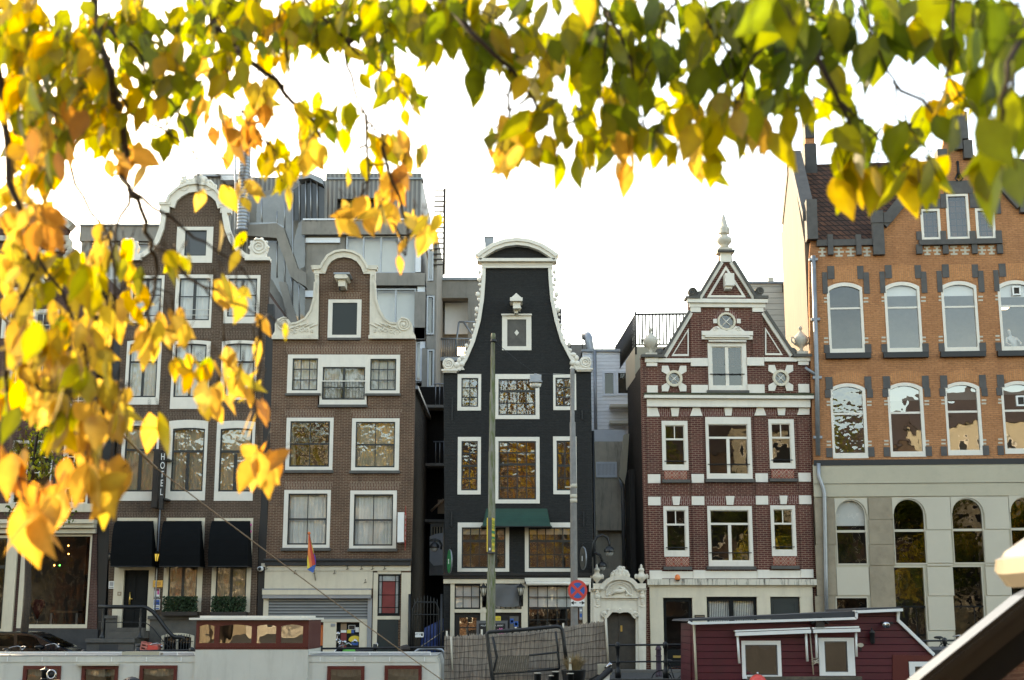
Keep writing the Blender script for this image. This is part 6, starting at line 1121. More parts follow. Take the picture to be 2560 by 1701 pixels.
for x0_, y0_, x1_, y1_ in ((885, 400, 880, 1300), (935, 330, 935, 640), (985, 320, 985, 640), (1025, 310, 1025, 640), (1075, 320, 1075, 640), (760, 790, 760, 1080), (820, 850, 820, 1160), (870, 990, 875, 1290), (930, 1020, 935, 1430), (640, 470, 640, 680), (760, 560, 760, 680), (820, 480, 820, 690), (540, 560, 540, 690)):
    a, c = q('D', x0_, y0_, -.25), q('D', x1_, y1_, -.25); b.tube([(a[0], -.25, a[1]), (c[0], -.25, c[1])], .035, 5)
b.ribbon(FM.L('D', [(535, 670), (760, 668), (820, 700)]), .1, -.3, -.2); b.ribbon(FM.L('D', [(985, 1180), (940, 1140), (800, 790)]), .06, -.3, -.22); b.build('glazing_bar', 'metal_grey', e)
b = MB(); b.prism(FM.L('D', [(530, 690), (770, 675), (825, 715), (935, 1030), (1000, 1060), (1000, 1170), (930, 1130), (880, 1090), (770, 790), (690, 785), (530, 770)]), -.5, .3); b.build('stair_parapet', 'concrete', e)
b = MB(); b.prism(FM.L('D', [(780, 1120), (840, 1130), (930, 1450), (860, 1450)]), -.3, .3); b.build('lower_parapet', 'concrete', e)
b = MB(); b.prism(FM.L('D', [(940, 300), (1030, 285), (1130, 328), (1130, 372), (1030, 322), (940, 335)]), -.5, .3); b.build('stair_roof', 'zinc', e)
# left ribbed box, duct
k = FM.r('D', 130, 262, 440, 700); b = MB(); b.box(k[0], k[1]+3, .61, 8, 5, k[3]); b.build('left_cladding', 'ribbed_metal', e); pl('left_roof_edge', 'zinc', [('D', 120, 246, 445, 264)], .4, 1.2)
pl('canopy_slab', 'white_siding', [('D', 325, 290, 560, 325)], -.2, .59); pl('white_door', 'white_siding', [('D', 350, 345, 385, 490)], .55, .6)
a, c = q('D', 488, 55, -1.2), q('D', 486, 730, -1.2); b = MB(); r_ = .28; pr = []; n = 26; hh = a[1]-c[1]
for i in range(n): z_ = hh*i/n; pr += [(r_, z_), (r_, z_+hh/n*.85), (r_*1.03, z_+hh/n*.88), (r_*1.03, z_+hh/n*.97)]
pr += [(r_*.85, hh*.985), (r_*.85, hh+.9)]; b.lathe(pr, (c[0], -1.2, c[1]), 18); b.build('ventilation_duct', 'metal_grey', e)
b = MB(); p0, p1 = q('D', 435, 55, -1), q('D', 434, 700, -1); b.tube([(p0[0], -1, p0[1]), (p1[0], -1, p1[1])], .06, 6); b.build('white_pole', 'white_siding', e)
# far left wing
pl('left_band', 'concrete', [('A', 636, 526, 1260, 645)], -.2, .5); k = FM.r('A', 636, 526, 1260, 645); b = MB(); b.box(k[0], k[1]+4, .5, 9, 0, k[3]-.2); b.build('left_volume', 'concrete', e)
wn('A', 700, 646, 1260, 730, 3); wn('A', 700, 700, 935, 945, 2); pl('left_spandrel', 'concrete', [('A', 640, 946, 1000, 1050)], -.2, .5); pl('left_pier', 'concrete', [('A', 636, 646, 700, 945)], -.1, .5); b = MB(); k = FM.r('A', 636, 516, 1262, 527); b.box(k[0], k[1], -.3, .6, k[2], k[3]); b.build('parapet_cap', 'zinc', e)
# rear block with balcony
FR = Fr(70, 0, 1140); e2 = empty('balcony_block', FR.O, FR.a, 'grey concrete block with recessed balcony and white door', 'building'); q = FR.q
k = FR.r('H', 130, 528, 600, 1560); hr = rect(*FR.r('H', 176, 680, 418, 1195)); b = MB(); b.prism(rect(k[0], k[1], 0, k[3]), 0, .8, [hr]); b.box(k[0], k[1], 1.6, 9, 0, k[3]-.05); b.build('wall', 'concrete', e2); b = MB(); b.box(k[0], k[1], -.1, 9, k[3]+.003, k[3]+.15); b.build('roof_edge', 'zinc', e2)
k = FR.r('H', 215, 720, 418, 992, 1.2); b = MB(); b.box(k[0], k[1], 1.3, 1.4, k[2], k[3]); b.box(k[0]+1.6, k[0]+1.66, 1.26, 1.3, k[2], k[3]); b.build('door', 'white_siding', e2)
k = FR.r('H', 150, 1036, 480, 1195, -.8); b = MB(); b.tube([(k[0], -.8, k[3]), (k[1], -.8, k[3])], .05, 6); b.box(k[0], k[1], -.85, 1.2, k[2]-.2, k[2])
for i in range(22): xx = k[0]+(k[1]-k[0])*i/21; b.tube([(xx, -.8, k[2]), (xx, -.8, k[3])], .025, 4)
for pth in (((318, 1180), (320, 1040), (340, 890)), ((480, 1040), (380, 890)), ((340, 890), (480, 890))): b.tube([(q('H', *p, -.8)[0], -.8, q('H', *p, -.8)[1]) for p in pth], .05, 5)
b.build('balcony_railing', 'zinc', e2)
p = q('H', 358, 1142, -.3); b = MB(); b.box(p[0]-.22, p[0]+.22, -.3, -.1, p[1]-.2, p[1]+.2); b.build('lit_lamp', 'lamp_strip', e2)
# grey corrugated side balconies in the left gap
FA = Fr(60, 0, 1090); ea = empty('alley_balconies', FA.O, FA.a, 'dark rear wall with stacked grey balconies in the narrow alley', 'building'); q = FA.q
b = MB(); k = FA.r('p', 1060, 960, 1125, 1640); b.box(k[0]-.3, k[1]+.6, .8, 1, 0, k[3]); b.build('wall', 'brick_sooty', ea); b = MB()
for y in (1015, 1160, 1300): p = FA.q('p', 1075, y); b.box(k[0], k[1]+.5, -.3, .79, p[1]-.12, p[1])
b.build('balcony_slab', 'concrete', ea); b = MB()
for y in (1015, 1160):
    p = FA.q('p', 1095, y)
    for i in range(7): b.tube([(p[0]-.1+i*.18, -.25, p[1]), (p[0]-.1+i*.18, -.25, p[1]+.95)], .02, 4)
    b.tube([(p[0]-.2, -.25, p[1]+.95), (p[0]+1.1, -.25, p[1]+.95)], .03, 5)
b.build('balcony_rail', 'zinc', ea)
k = FA.r('b', 95, 215, 240, 760); b = MB(); b.prism(FA.L('b', [(95, 760), (108, 215), (240, 205), (235, 760)]), -.1, .2, [FA.L('b', [(115, 270), (230, 270), (230, 340), (160, 350), (115, 370)])]); b.build('gate_panel', 'zinc', ea)
b = MB()
for i in range(5): x = q('b', 118+i*27, 300)[0]; b.box(x-.03, x+.03, -.05, 0, q('b', 118, 380)[1], q('b', 118, 220)[1])
b.build('gate_bars', 'panel_pale', ea); b = MB(); b.prism(FA.L('b', [(100, 370), (160, 345), (232, 335), (232, 660), (140, 665), (100, 620)]), -.16, -.11); b.build('white_board', 'white_siding', ea)
b = MB(); b.tube([(q('b', 112, 120)[0], -.2, q('b', 112, 120)[1]), (q('b', 240, 0)[0], -.2, q('b', 240, 0)[1])], .06, 5); b.box(q('b', 180, 0)[0], q('b', 250, 0)[0], -.1, 0, q('b', 180, 140)[1], q('b', 180, 0)[1]); b.build('timber_lean_to', 'skin_wood', ea)
# ------------------------------------------------------------------ houseboats
FA1 = Fr(41, 0, 500, 0); e = empty('white_houseboat', FA1.O, 0, 'long white houseboat with raised dark red wheelhouse', 'houseboat'); q = FA1.q
zt = q('p', 500, 1641)[1]; xl, xr = q('p', -120, 1650)[0], q('U', 2165, 760)[0]; xr2 = q('U', 2212, 1000)[0]
wins = [FA1.r('Y', 280, 515, 745, 860), FA1.r('Y', 1000, 515, 1450, 860), FA1.r('Y', 1712, 510, 2175, 860), FA1.r('U', 262, 940, 910, 1430), FA1.r('U', 1258, 930, 1905, 1420)]
b = MB(); out = [(xl, -1.25), (xr2, -1.25), (xr2, zt-.28), (xr, zt), (xl, zt)]; b.prism(out, 0, .12, [rect(k[0], k[1], k[2], k[3]) for k in wins]); b.build('hull_side', 'boat_white', e)
b = MB(); b.prism(out, .9, 3.2); b.build('hull', 'boat_white', e); b = MB(); b.box(xl, xr, -.03, 3.2, zt+.003, zt+.03); b.build('roof_edge', 'boat_grey', e); b = MB(); b.box(xl, xr, -.02, .895, zt-.17, zt-.003); b.build('gunwale_band', 'boat_white', e)
for i, k in enumerate(wins):
    b = MB(); b.prism(rect(*k), -.04, .1, [rect(k[0]+.1, k[1]-.1, k[2]+.1, k[3]-.1)]); f = b.build('window', 'boat_red', e); MB().sheet(rect(k[0]+.05, k[1]-.05, k[2]+.05, k[3]-.05), .03).build('glass', 'glass_mirror' if i > 2 else 'glass_wavy', f)
    b = MB(); n = 24; v = []; 
    for j in range(n+1): x = k[0]+(k[1]-k[0])*j/n; v += [(x, .2+.03*math.sin(j*1.7), k[3]), (x, .2+.03*math.sin(j*1.7), k[3]-(.22+.1*math.sin(j/n*3.1)))]
    b.add(v, [(2*j, 2*j+1, 2*j+3, 2*j+2) for j in range(n)]); b.build('curtain', 'net_curtain', f, fix=False)
b = MB()
for x0, x1 in ((xl, q('S', 860, 950)[0]), (q('S', 1510, 950)[0], q('p', 486, 1640)[0]), (q('p', 772, 1640)[0], q('U', 2055, 730)[0])):
    b.box(x0, x1, .05, .09, zt+.1, zt+.13); n = max(2, int((x1-x0)/1.3))
    for i in range(n+1): xx = x0+(x1-x0)*i/n; b.box(xx-.015, xx+.015, .05, .09, zt+.03, zt+.1)
b.build('roof_rail', 'white_sign', e)
b = MB()
for i in range(14): xx = xl+.6+i*1.02; b.box(xx, xx+.025, -.035, -.021, zt-.15, zt-.02)
b.build('rail_bracket', 'white_sign', e)
k = FA1.r('Y', 960, 487, 1465, 512); b = MB(); b.box(k[0], k[1], -.18, -.003, k[2], k[3]); b.build('window_canopy', 'panel_pale', e); k = FA1.r('Y', 1495, 345, 1955, 385); b = MB(); b.box(k[0], k[1], .02, .5, k[2], k[3]); b.build('roof_board', 'panel_cream', e)
k = FA1.r('T', 45, 360, 1630, 900); kc = FA1.r('T', 45, -70, 1630, 368, .0); b = MB(); b.box(k[0], k[1], -.09, -.003, -1.2, k[3]); b.box(k[0], k[1], 0, 2.6, zt+.031, k[3]); b.build('wheelhouse_base', 'boat_white', e)
hl = []
for x0, x1 in ((110, 322), (395, 846), (918, 1188), (1258, 1564)): kk = FA1.r('T', x0, 12, x1, 270); hl.append(outline(kk[0], kk[1], kk[2], kk[3], .05))
b = MB(); zc = q('C', 2000, 1012)[1]; b.prism(rect(k[0], k[1], k[3]+.003, zc), -.1, -.03, hl); w_ = b.build('wheelhouse', 'boat_red', e); b = MB(); b.box(k[0], k[0]+.06, -.029, 2.5, k[3]+.003, zc-.003); b.box(k[1]-.06, k[1], -.029, 2.5, k[3]+.003, zc-.003); b.box(k[0]+.061, k[1]-.061, 2.45, 2.5, k[3]+.003, zc-.003); zz = q('T', 800, 320)[1]; b.box(k[0]-.01, k[1]+.01, -.125, -.102, zz-.02, zz); b.build('wheelhouse_trim', 'boat_red', e)
for h in hl: MB().sheet(h, -.06).build('wheelhouse_window', 'glass_mirror', e)
b = MB(); b.box(k[0]+.07, k[1]-.07, 1.0, 1.05, k[3], zc-.1); b.build('inner_wall', 'room_light', e)
b = MB(); kr = FA1.r('C', 1612, 988, 2620, 1012); xr3 = q('G', 662, 985)[0]; b.box(kr[0], xr3, -.28, 2.8, zc, zc+.06); b.box(kr[0]+.3, xr3-.25, -.2, 2.7, zc+.061, zc+.12); b.build('wheelhouse_roof', 'white_paint', e)

FB1 = Fr(40.5, 0, 2000, 0); e = empty('red_houseboat', FB1.O, 0, 'dark red planked houseboat with grey felt roof and white window frames', 'houseboat'); q = FB1.q
Lq = lambda z, *p: [q(z, x, y) for x, y in p]
wins = [FB1.r('M', 1590, 992, 1976, 1366), FB1.r('Q', 275, 1266, 528, 1536), FB1.r('Q', 922, 1436, 1320, 1720)]
out = Lq('M', (1140, 822))+Lq('Q', (512, 1122), (526, 1090), (834, 1072), (840, 1142), (1088, 1392), (1500, 1398), (1500, 1900))+Lq('M', (1140, 1900))
b = MB(); b.prism(out, 0, .12, [rect(*k) for k in wins]); b.build('plank_wall', 'boat_planks', e); b = MB(); b.prism(out, 1.2, 3.6); b.build('hull', 'boat_planks', e)
z_b = min(p[1] for p in out); b = MB(); b.box(out[0][0], out[0][0]+.1, .121, 1.19, z_b, out[0][1]); b.build('end_wall', 'boat_planks', e)
for i, (k, inn) in enumerate(zip(wins, (('M', 1624, 1032, 1940, 1332), ('Q', 316, 1291, 478, 1510), ('Q', 962, 1470, 1290, 1700)))):
    ki = FB1.r(*inn); b = MB(); b.prism(rect(*k), -.06, .08, [rect(*ki)]); f = b.build('window', 'white_sign', e); MB().sheet(rect(ki[0]-.02, ki[1]+.02, ki[2]-.02, ki[3]+.02), .0).build('glass', 'glass_mirror', f)
    b = MB(); b.prism(rect(ki[0]-.005, ki[1]+.005, ki[2]-.005, ki[3]+.005), -.03, .02, [rect(ki[0]+.025, ki[1]-.025, ki[2]+.025, ki[3]-.025)]); b.build('gasket', 'grey_board', f)
    b = MB(); b.box(k[0], k[1], .35, .4, k[2], k[3]); b.build('dark_room', 'room', f)
rf = Lq('M', (1040, 806), (1062, 778))+Lq('Q', (0, 1103), (512, 1076)); rl = Lq('M', (1140, 818))
b = MB(); v = []; P = Lq('M', (1062, 780), (2360, 732))+[q('Q', 512, 1078)]; Pb = Lq('M', (1045, 800), (2360, 768))+[q('Q', 512, 1118)]
b.prism([Pb[0], Pb[2], P[2], P[0]], -.3, 3.7); b.build('felt_roof', 'roof_felt', e)
b = MB(); b.ribbon(Lq('M', (1050, 806), (1085, 822))+[q('Q', 524, 1128)], .07, -.34, -.31); b.ribbon(Lq('Q', (524, 1130), (526, 1084)), .07, -.34, -.01); b.ribbon(Lq('Q', (515, 1082), (852, 1068)), .08, -.34, -.01); b.ribbon(Lq('Q', (836, 1075), (836, 1142), (1092, 1388)), .09, -.1, .2); b.build('white_trim', 'white_sign', e)
b = MB(); b.prism(Lq('Q', (520, 1060), (840, 1046), (840, 1066), (520, 1080)), -.28, 3.6); b.build('upper_roof', 'roof_felt', e)
b = MB(); b.prism(Lq('Q', (1088, 1352), (1500, 1345), (1500, 1392), (1098, 1392)), -.1, 3.6); b.build('deck_felt', 'roof_felt', e)
for (xa, ya, xb, yb, arms), nm in ((('M', 1525, 900, 2265), (872,), (2265,), 0, 0), 0) if 0 else []: pass
def boatawning(z, bar, arms):
    b = MB(); k0, k1 = q(z, bar[0], bar[1], -.25), q(z, bar[2], bar[3], -.25); b.prism([(k0[0], k0[1]-.16), (k1[0], k1[1]-.16), (k1[0], k1[1]-.06), (k0[0], k0[1]-.06)], -.34, -.2); b.prism([(k0[0], k0[1]-.04), (k1[0], k1[1]-.04), (k1[0], k1[1]), (k0[0], k0[1])], -.22, -.01)
    for x0, y0, x1, y1 in arms: a, c = q(z, x0, y0, -.2), q(z, x1, y1, -.2); b.tube([(a[0], -.2, a[1]), (c[0], -.2, c[1])], .035, 6)
    return b.build('window_awning', 'white_sign', e)
boatawning('M', (1525, 890, 2265, 862), ((1548, 935, 1566, 1215), (2220, 905, 2236, 1195))); boatawning('Q', (232, 1192, 565, 1184), ((256, 1235, 262, 1410), (540, 1228, 545, 1400)))
b = MB(); a, c = q('Q', 212, 1215, -.1), q('Q', 238, 1530, -.1); b.tube([(a[0], -.1, a[1]), (c[0], -.1, c[1])], .018, 5); p = q('Q', 250, 1435, -.12)
for t in range(5): b.tube([(p[0]-.1, -.12, p[1]+.05*t-.1), (p[0]+.1, -.14, p[1]+.06*math.sin(t*2))], .012, 4)
b.build('crank_rod', 'panel_pale', e)
b = MB(); p = q('M', 1128, 1000, -.05); a, c = q('M', 1120, 830, -.05), q('M', 1145, 1400, -.05); b.tube([(a[0], -.05, a[1]), (c[0], -.05, c[1])], .035, 6); b.build('corner_pipe', 'panel_cream', e)
k = FB1.r('M', 1650, 1345, 2360, 1381, -.4); b = MB()
for i in range(5): x = k[0]+(k[1]-k[0])*i/4; b.box(x, x+.08, -.4, -.02, k[2]-.6, k[3]-.1)
b.box(k[0], k[1]+1.2, -.42, -.3, k[3]-.09, k[3]); b.build('mooring_timber', 'wood_slat', e)
b = MB(); b.prism(Lq('Q', (800, 1388), (800, 1900), (1500, 1900), (1500, 1402)), -.03, -.003, [rect(*FB1.r('Q', 915, 1430, 1325, 1725))]); b.build('lower_panel', 'boat_red', e)
# fittings of the red boat
g = empty('floodlight', FB1.O, 0, 'twin chrome security spotlights on the dark red houseboat', 'lamp')
for X in (735, 768): p = q('Q', X, 1170, -.2); b = MB(); b.lathe([(.02, 0), (.06, .04), (.09, .12), (.085, .13)], (0, 0, 0), 12); o = b.build('spot_head', 'chrome', g, (p[0], -.15, p[1])); o.rotation_euler = (R(100), 0, R(20 if X < 750 else -25))
b = MB(); p = q('Q', 752, 1160, -.05); b.box(p[0]-.12, p[0]+.2, -.1, -.01, p[1]-.03, p[1]+.03); b.build('bracket', 'iron', g)
g = empty('boat_lantern', FB1.O, 0, 'small black lantern on the planks below the spotlights', 'lantern'); p = q('Q', 655, 1260, -.12); b = MB(); b.lathe([(.04, -.2), (.07, -.15), (.075, .1), (.1, .12), (.03, .2), (.01, .26)], (p[0], -.14, p[1]), 8); b.build('lantern_body', 'iron', g); b = MB(); b.box(p[0]-.03, p[0]+.03, -.13, 0, p[1]-.05, p[1]+.05); b.build('bracket', 'iron', g)
g = empty('birdhouse', FB1.O, 0, 'little dark birdhouse hung under the stepped roof of the red boat', 'birdhouse'); p = q('Q', 280, 1165, -.15); b = MB(); b.prism([(p[0]-.12, p[1]-.1), (p[0]+.12, p[1]-.1), (p[0]+.12, p[1]+.05), (p[0], p[1]+.13), (p[0]-.12, p[1]+.05)], -.28, -.05); b.build('box', 'brown_dark', g); b = MB(); b.ribbon([(p[0]-.25, p[1]-.0), (p[0], p[1]+.17), (p[0]+.25, p[1]+.0)], .03, -.33, -.0); b.build('roof', 'iron', g)
g = empty('boat_number_plate', FB1.O, 0, 'small pale round plate on the planks near the black lantern', 'plate'); p = q('Q', 573, 1318, -.02); b = MB(); b.prism([(p[0]+.09*math.cos(t), p[1]+.06*math.sin(t)) for t in [i/12*2*math.pi for i in range(12)]], -.03, -.005); b.build('disc', 'panel_pale', g); b = MB(); b.box(p[0]-.02, p[0]+.02, -.03, -.005, p[1]-.16, p[1]-.062); b.build('stem', 'iron', g)
p = wpt('M', 1748, 1372, 39.6); g = empty('mooring_buoy', p, 0, 'round red buoy floating at the foot of the red houseboat', 'buoy'); b = MB(); b.ball((0, 0, -.12), .26, n=14); b.build('ball', 'red_sign', g); b = MB(); b.tube([(0, 0, .13), (0, 0, .2)], .03); b.build('eyelet', 'chrome', g)

# ------------------------------------------------------------------ boat with reed screen
FS = Fr(42, 0, 1300); q = FS.q; e = empty('reed_screen', FS.O, 0, 'long reed mat screen tied round the small boat', 'screen')
tp = [(58, 330), (300, 318), (550, 306), (800, 288), (1000, 275), (1250, 252), (1480, 226), (1700, 200), (1880, 172), (2100, 140), (2232, 118)]
v = []; fs = []; n = 260; rr = random.Random(8); zb = -.9
def topz(u):
    i = min(int(u*(len(tp)-1)), len(tp)-2); t = u*(len(tp)-1)-i; return q('W', tp[i][0]+(tp[i+1][0]-tp[i][0])*t, tp[i][1]+(tp[i+1][1]-tp[i][1])*t)
xbL, xbR = q('W', 55, 917)[0], q('W', 2268, 720)[0]; yf = lambda u: .1*math.sin(u*9)+.05*math.sin(u*23)+.35*u*u
for i in range(n+1):
    u = i/n; x, z_ = topz(u); xb = xbL+(xbR-xbL)*u; j = rr.uniform(-.05, .05)*(.6 if i % 3 else 1.3)
    for s in (0, 1): v += [(x, yf(u)+.03*s+.012*(i % 2), z_+j), (xb, yf(u)+.03*s+.012*(i % 2), zb)]
for i in range(n): o = 4*i; fs += [(o, o+1, o+5, o+4), (o+2, o+6, o+7, o+3), (o, o+4, o+6, o+2)]
b = MB(); b.add(v, fs); b.build('reed_mat', 'reed', e, fix=False)
b = MB()
for r_ in range(13):
    P = []
    for i in range(41):
        u = i/40; x, z_ = topz(u); xb = xbL+(xbR-xbL)*u; t = (r_+.6)/12.5; P.append((x+(xb-x)*t, yf(u)-.02, z_+(zb-z_)*t+.02*math.sin(u*25+r_*1.7)))
    b.tube(P, .006, 4)
for c_ in range(40):
    u = (c_+.5)/40; x, z_ = topz(u); xb = xbL+(xbR-xbL)*u; P = [(x+(xb-x)*t, yf(u)-.022, z_-.04+(zb-z_)*t+0*t) for t in (0, .5, 1)]; b.tube(P, .0035, 4)
b.build('binding_wire', 'brown_dark', e); b = MB()
for x, y in ((80, 258), (555, 238), (1016, 205), (1486, 176), (1662, 152)): a = q('W', x, y); b.tube([(a[0], .56, a[1]), (a[0], .56, a[1]-1.2)], .03, 6)
a, c = q('W', 2232, 85), q('W', 2266, 712); b.tube([(a[0], .3, a[1]), (c[0], .3, c[1])], .035, 6); b.tube([(q('W', 150, 330)[0], -.04, q('W', 150, 330)[1]), (q('W', 165, 780)[0], -.04, q('W', 165, 780)[1])], .03, 6); b.build('stake', 'panel_pale', e)
e = empty('small_boat', FS.O, 0, 'small white boat with black rubber gunwale carrying the reed screen', 'boat'); b = MB(); g = MB()
bt = q('W', 2268, 740, 0); secs = []; X0 = q('W', 40, 917)[0]; ns = 16
for i in range(ns+1):
    u = i/ns; x = X0+(bt[0]-X0)*u; hw = 1.25*(1-u**3.2)**.8+.02; zt_ = bt[1]-1.02*(1-u**4)-.05+.0; secs.append((x, hw, zt_))
v = []; fs = []
for x, hw, z_ in secs: v += [(x, -.5-hw, z_), (x-.05, -.5-hw*.6, z_-.5), (x-.1, -.5, z_-.8), (x-.05, -.5+hw*.6, z_-.5), (x, -.5+hw, z_)]
for i in range(ns):
    for k in range(4): o = 5*i+k; fs.append((o, o+1, o+6, o+5))
    o = 5*i; fs.append((o, o+5, o+9, o+4))
b.add(v, fs, 0, True); b.build('hull', 'white_paint', e); P = [(x, -.5-hw, z_) for x, hw, z_ in secs]; P2 = [(x, -.5+hw, z_) for x, hw, z_ in secs]; g.tube(P, .09, 7); g.tube(P2, .09, 7); g.build('gunwale', 'rubber', e)
b = MB(); a = q('W', 2280, 720, -.4); b.tube([(a[0]-.15, -.5, a[1]-.1), (a[0], -.5, a[1]+.05), (a[0]+.05, -.5, a[1])], .06, 7); b.build('bow_fitting', 'chrome', e)
b = MB(); a = q('W', 2205, 770, -.2); b.box(a[0]-.2, a[0]+.2, -.35, 0, a[1]-.15, a[1]+.15); b.build('bow_locker', 'panel_cream', e)
# swing bench
e = empty('swing_bench', FS.O, 0, 'black tubular swing bench with wooden slatted seat in front of the reed screen', 'bench'); yb = -.55
tb = lambda P, y, r: MB().tube([(q('W', x_, y_, y)[0], y, q('W', x_, y_, y)[1]) for x_, y_ in P], r, 8)
tb(((712, 930), (690, 800), (660, 560), (628, 310), (640, 280), (670, 270), (1100, 240), (1560, 196), (1610, 205), (1640, 240), (1665, 440), (1690, 640)), yb, .055).build('frame', 'iron', e)
b = tb(((705, 335), (745, 520), (765, 620), (740, 700), (728, 800)), yb+.3, .04); b.build('frame', 'iron', e); tb(((1548, 262), (1575, 440), (1600, 760)), yb+.3, .035).build('frame', 'iron', e)
b = tb(((1195, 582), (1400, 562), (1565, 545), (1580, 570), (1600, 760), (1400, 775), (1190, 792)), yb, .03); b.add(*tb(((1190, 770), (1580, 735)), yb, .025).__dict__.get('v') and ([], [])) if 0 else None; b.build('frame', 'iron', e)
sl = MB(); A, B, D, E_ = (775, 600), (1200, 580), (1175, 795), (725, 825)
for i in range(15):
    u0, u1 = (i+.08)/15, (i+.85)/15; P = [(A[0]+(B[0]-A[0])*u, A[1]+(B[1]-A[1])*u) for u in (u0, u1)]+[(E_[0]+(D[0]-E_[0])*u, E_[1]+(D[1]-E_[1])*u) for u in (u1, u0)]
    sl.prism([q('W', *p, yb) for p in P][::-1], yb-.05, yb-.01)
sl.build('slatted_seat', 'wood_slat', e); tb(((720, 830), (1180, 800), (1600, 765)), yb, .035).build('rail', 'iron', e)
# planter and pots
c = wpt('W', 1792, 790, 41.2); e = empty('grass_pot', c, 0, 'black pot of dry ornamental grass on the small boat', 'potted plant'); b = MB(); b.lathe([(.3, -.45), (.36, 0), (.38, .02), (.34, .03), (.3, -.03)], (0, 0, 0), 18); b.build('pot', 'plastic_black', e)
b = MB(); rr = random.Random(6)
for i in range(900):
    a_ = rr.uniform(0, 6.28); t = rr.random()**.7; L_ = rr.uniform(.25, .55)+(.25 if i < 12 else 0); s = t*.9; r0 = rr.uniform(0, .2)
    p0 = Vector((r0*math.cos(a_), r0*math.sin(a_), 0)); d = Vector((math.cos(a_)*s, math.sin(a_)*s, 1)).normalized(); p1 = p0+d*L_*.6; p2 = p1+(d+Vector((math.cos(a_), math.sin(a_), -.3))*s*.7).normalized()*L_*.45; w_ = Vector((-math.sin(a_), math.cos(a_), 0))*.006
    b.add([p0-w_, p0+w_, p1+w_*.8, p1-w_*.8, p2], [(0, 1, 2, 3), (3, 2, 4)])
b.build('grass', 'dry_grass', e, fix=False)
c = wpt('W', 1745, 745, 40.9); g = empty('garden_stake', c, 0, 'small white plant label standing in the dry grass pot', 'plant label'); b = MB(); b.prism([(-.05, -.25), (.06, -.25), (.03, .25), (-.03, .28)], -.015, .015); b.build('blade', 'panel_pale', g); b = MB(); b.box(-.03, .03, -.02, -.016, .1, .16); b.build('tip', 'skin_wood', g)
for X, Yv, lab in ((1308, 828, 'dark can with pale lid, farthest from the grass pot'), (1502, 862, 'dark can with white lid, lowest in front of the others'), (1548, 808, 'dark can with pale lid behind the lowest can'), (1748, 832, 'dark can with white lid beside the grass pot')):
    c = wpt('W', X, Yv, 40.7); g = empty('lidded_can', c, 0, lab, 'can', 'dark cans with pale lids on the small boat'); b = MB(); b.lathe([(.1, -.4), (.105, -.02), (.11, -.02), (.11, 0)], (0, 0, 0), 14); b.build('can', 'plastic_black', g); b = MB(); b.lathe([(.1, .001), (.11, .012), (.1, .02), (.02, .021)], (0, 0, 0), 14); b.build('lid', 'panel_pale', g)

# ------------------------------------------------------------------ quay railing, bollard, street poles
YR = 45.35
def rpt(x, y): return wpt('p', x, y, YR)
e = empty('quay_railing', (0, 0, 0), 0, 'long black iron railing along the quay with thick posts', 'railing')
top = [rpt(x, y) for x, y in ((-40, 1633), (200, 1631), (470, 1626), (700, 1623), (900, 1621), (1110, 1618.5), (1520, 1613.5), (1730, 1612), (2000, 1608), (2300, 1603), (2620, 1598))]
b = MB(); b.tube(top, .032, 8); b.build('top_rail', 'iron', e); low = [p+Vector((0, 0, -.53)) for p in top]; b = MB(); b.tube(low, .026, 8); b.build('lower_rail', 'iron', e)
def railz(x):
    for a, c in zip(top, top[1:]):
        if a.x <= x <= c.x: return a.z+(c.z-a.z)*(x-a.x)/(c.x-a.x)
    return top[-1].z
for X in (20, 211, 345, 480, 620, 798, 1016, 1200, 1400, 1544, 1663, 1800, 1990, 2180, 2362, 2500):
    x = rpt(X, 1610).x; z_ = railz(x); b = MB(); b.lathe([(.1, -z_-.0+.05), (.1, -z_+.3), (.075, -z_+.33), (.06, -.6), (.085, -.56), (.06, -.5), (.055, -.12), (.08, -.1), (.085, .02), (.07, .07), (.02, .1)], (x, YR, z_), 12); b.build('post', 'iron', e)
def bollard(X, Yt, Y, label, mt, h=.9, r=.1):
    p = wpt('p', X, Yt, Y); e = empty('bollard', (p.x, p.y, 0), 0, label, 'bollard'); b = MB(); h = p.z; b.lathe([(r*1.25, 0), (r*1.2, .1), (r, .14), (r*.85, h-.15), (r*1.0, h-.12), (r*.8, h-.03), (r*.2, h)], (0, 0, 0), 12); b.build('shaft', mt, e); b = MB()
    for zz in (h-.13, h-.35): b.lathe([(r*1.02, -.02), (r*1.1, 0), (r*1.02, .02)], (0, 0, zz), 12)
    b.build('collar', mt, e)
bollard(1646, 1614, 47.5, 'slim purple bollard before the cream front door', 'purple_paint'); bollard(1012, 1613, 44.7, 'thick square capped dark quay post beside the white boat end', 'brown_dark', r=.17)
bollard(786, 1618, 46, 'short brown post beside the red wheelhouse', 'brown_dark', r=.11); bollard(211, 1625, 45.0, 'dark round capped mooring post behind the white boat roof', 'iron', r=.12)
def pole(name, label, cat, Y, pts, mat, cap=True):
    """pts: (px x, px y, radius); the last goes to the ground"""
    P = [wpt('p', x, y, Y) for x, y, r in pts]; e = empty(name, (P[-1].x, Y, 0), 0, label, cat); b = MB(); prof = []
    v = []
    pts2 = [Vector((p.x-P[-1].x, 0, p.z)) for p in P]+[Vector((0, 0, 0))]; b.tube(pts2, [r for _, _, r in pts]+[pts[-1][2]], 14); b.build('shaft', mat, e); return e
e1 = pole('street_pole', 'tall mossy stepped pole in front of the black house', 'pole', 46.5, ((1233, 834, .07), (1233, 847, .085), (1232.5, 848, .072), (1231.6, 980, .078), (1231.5, 981, .1), (1230, 1128, .105), (1230, 1130, .118), (1228.5, 1428, .125), (1228.5, 1430, .145), (1227, 1560, .155)), 'pole_mossy')
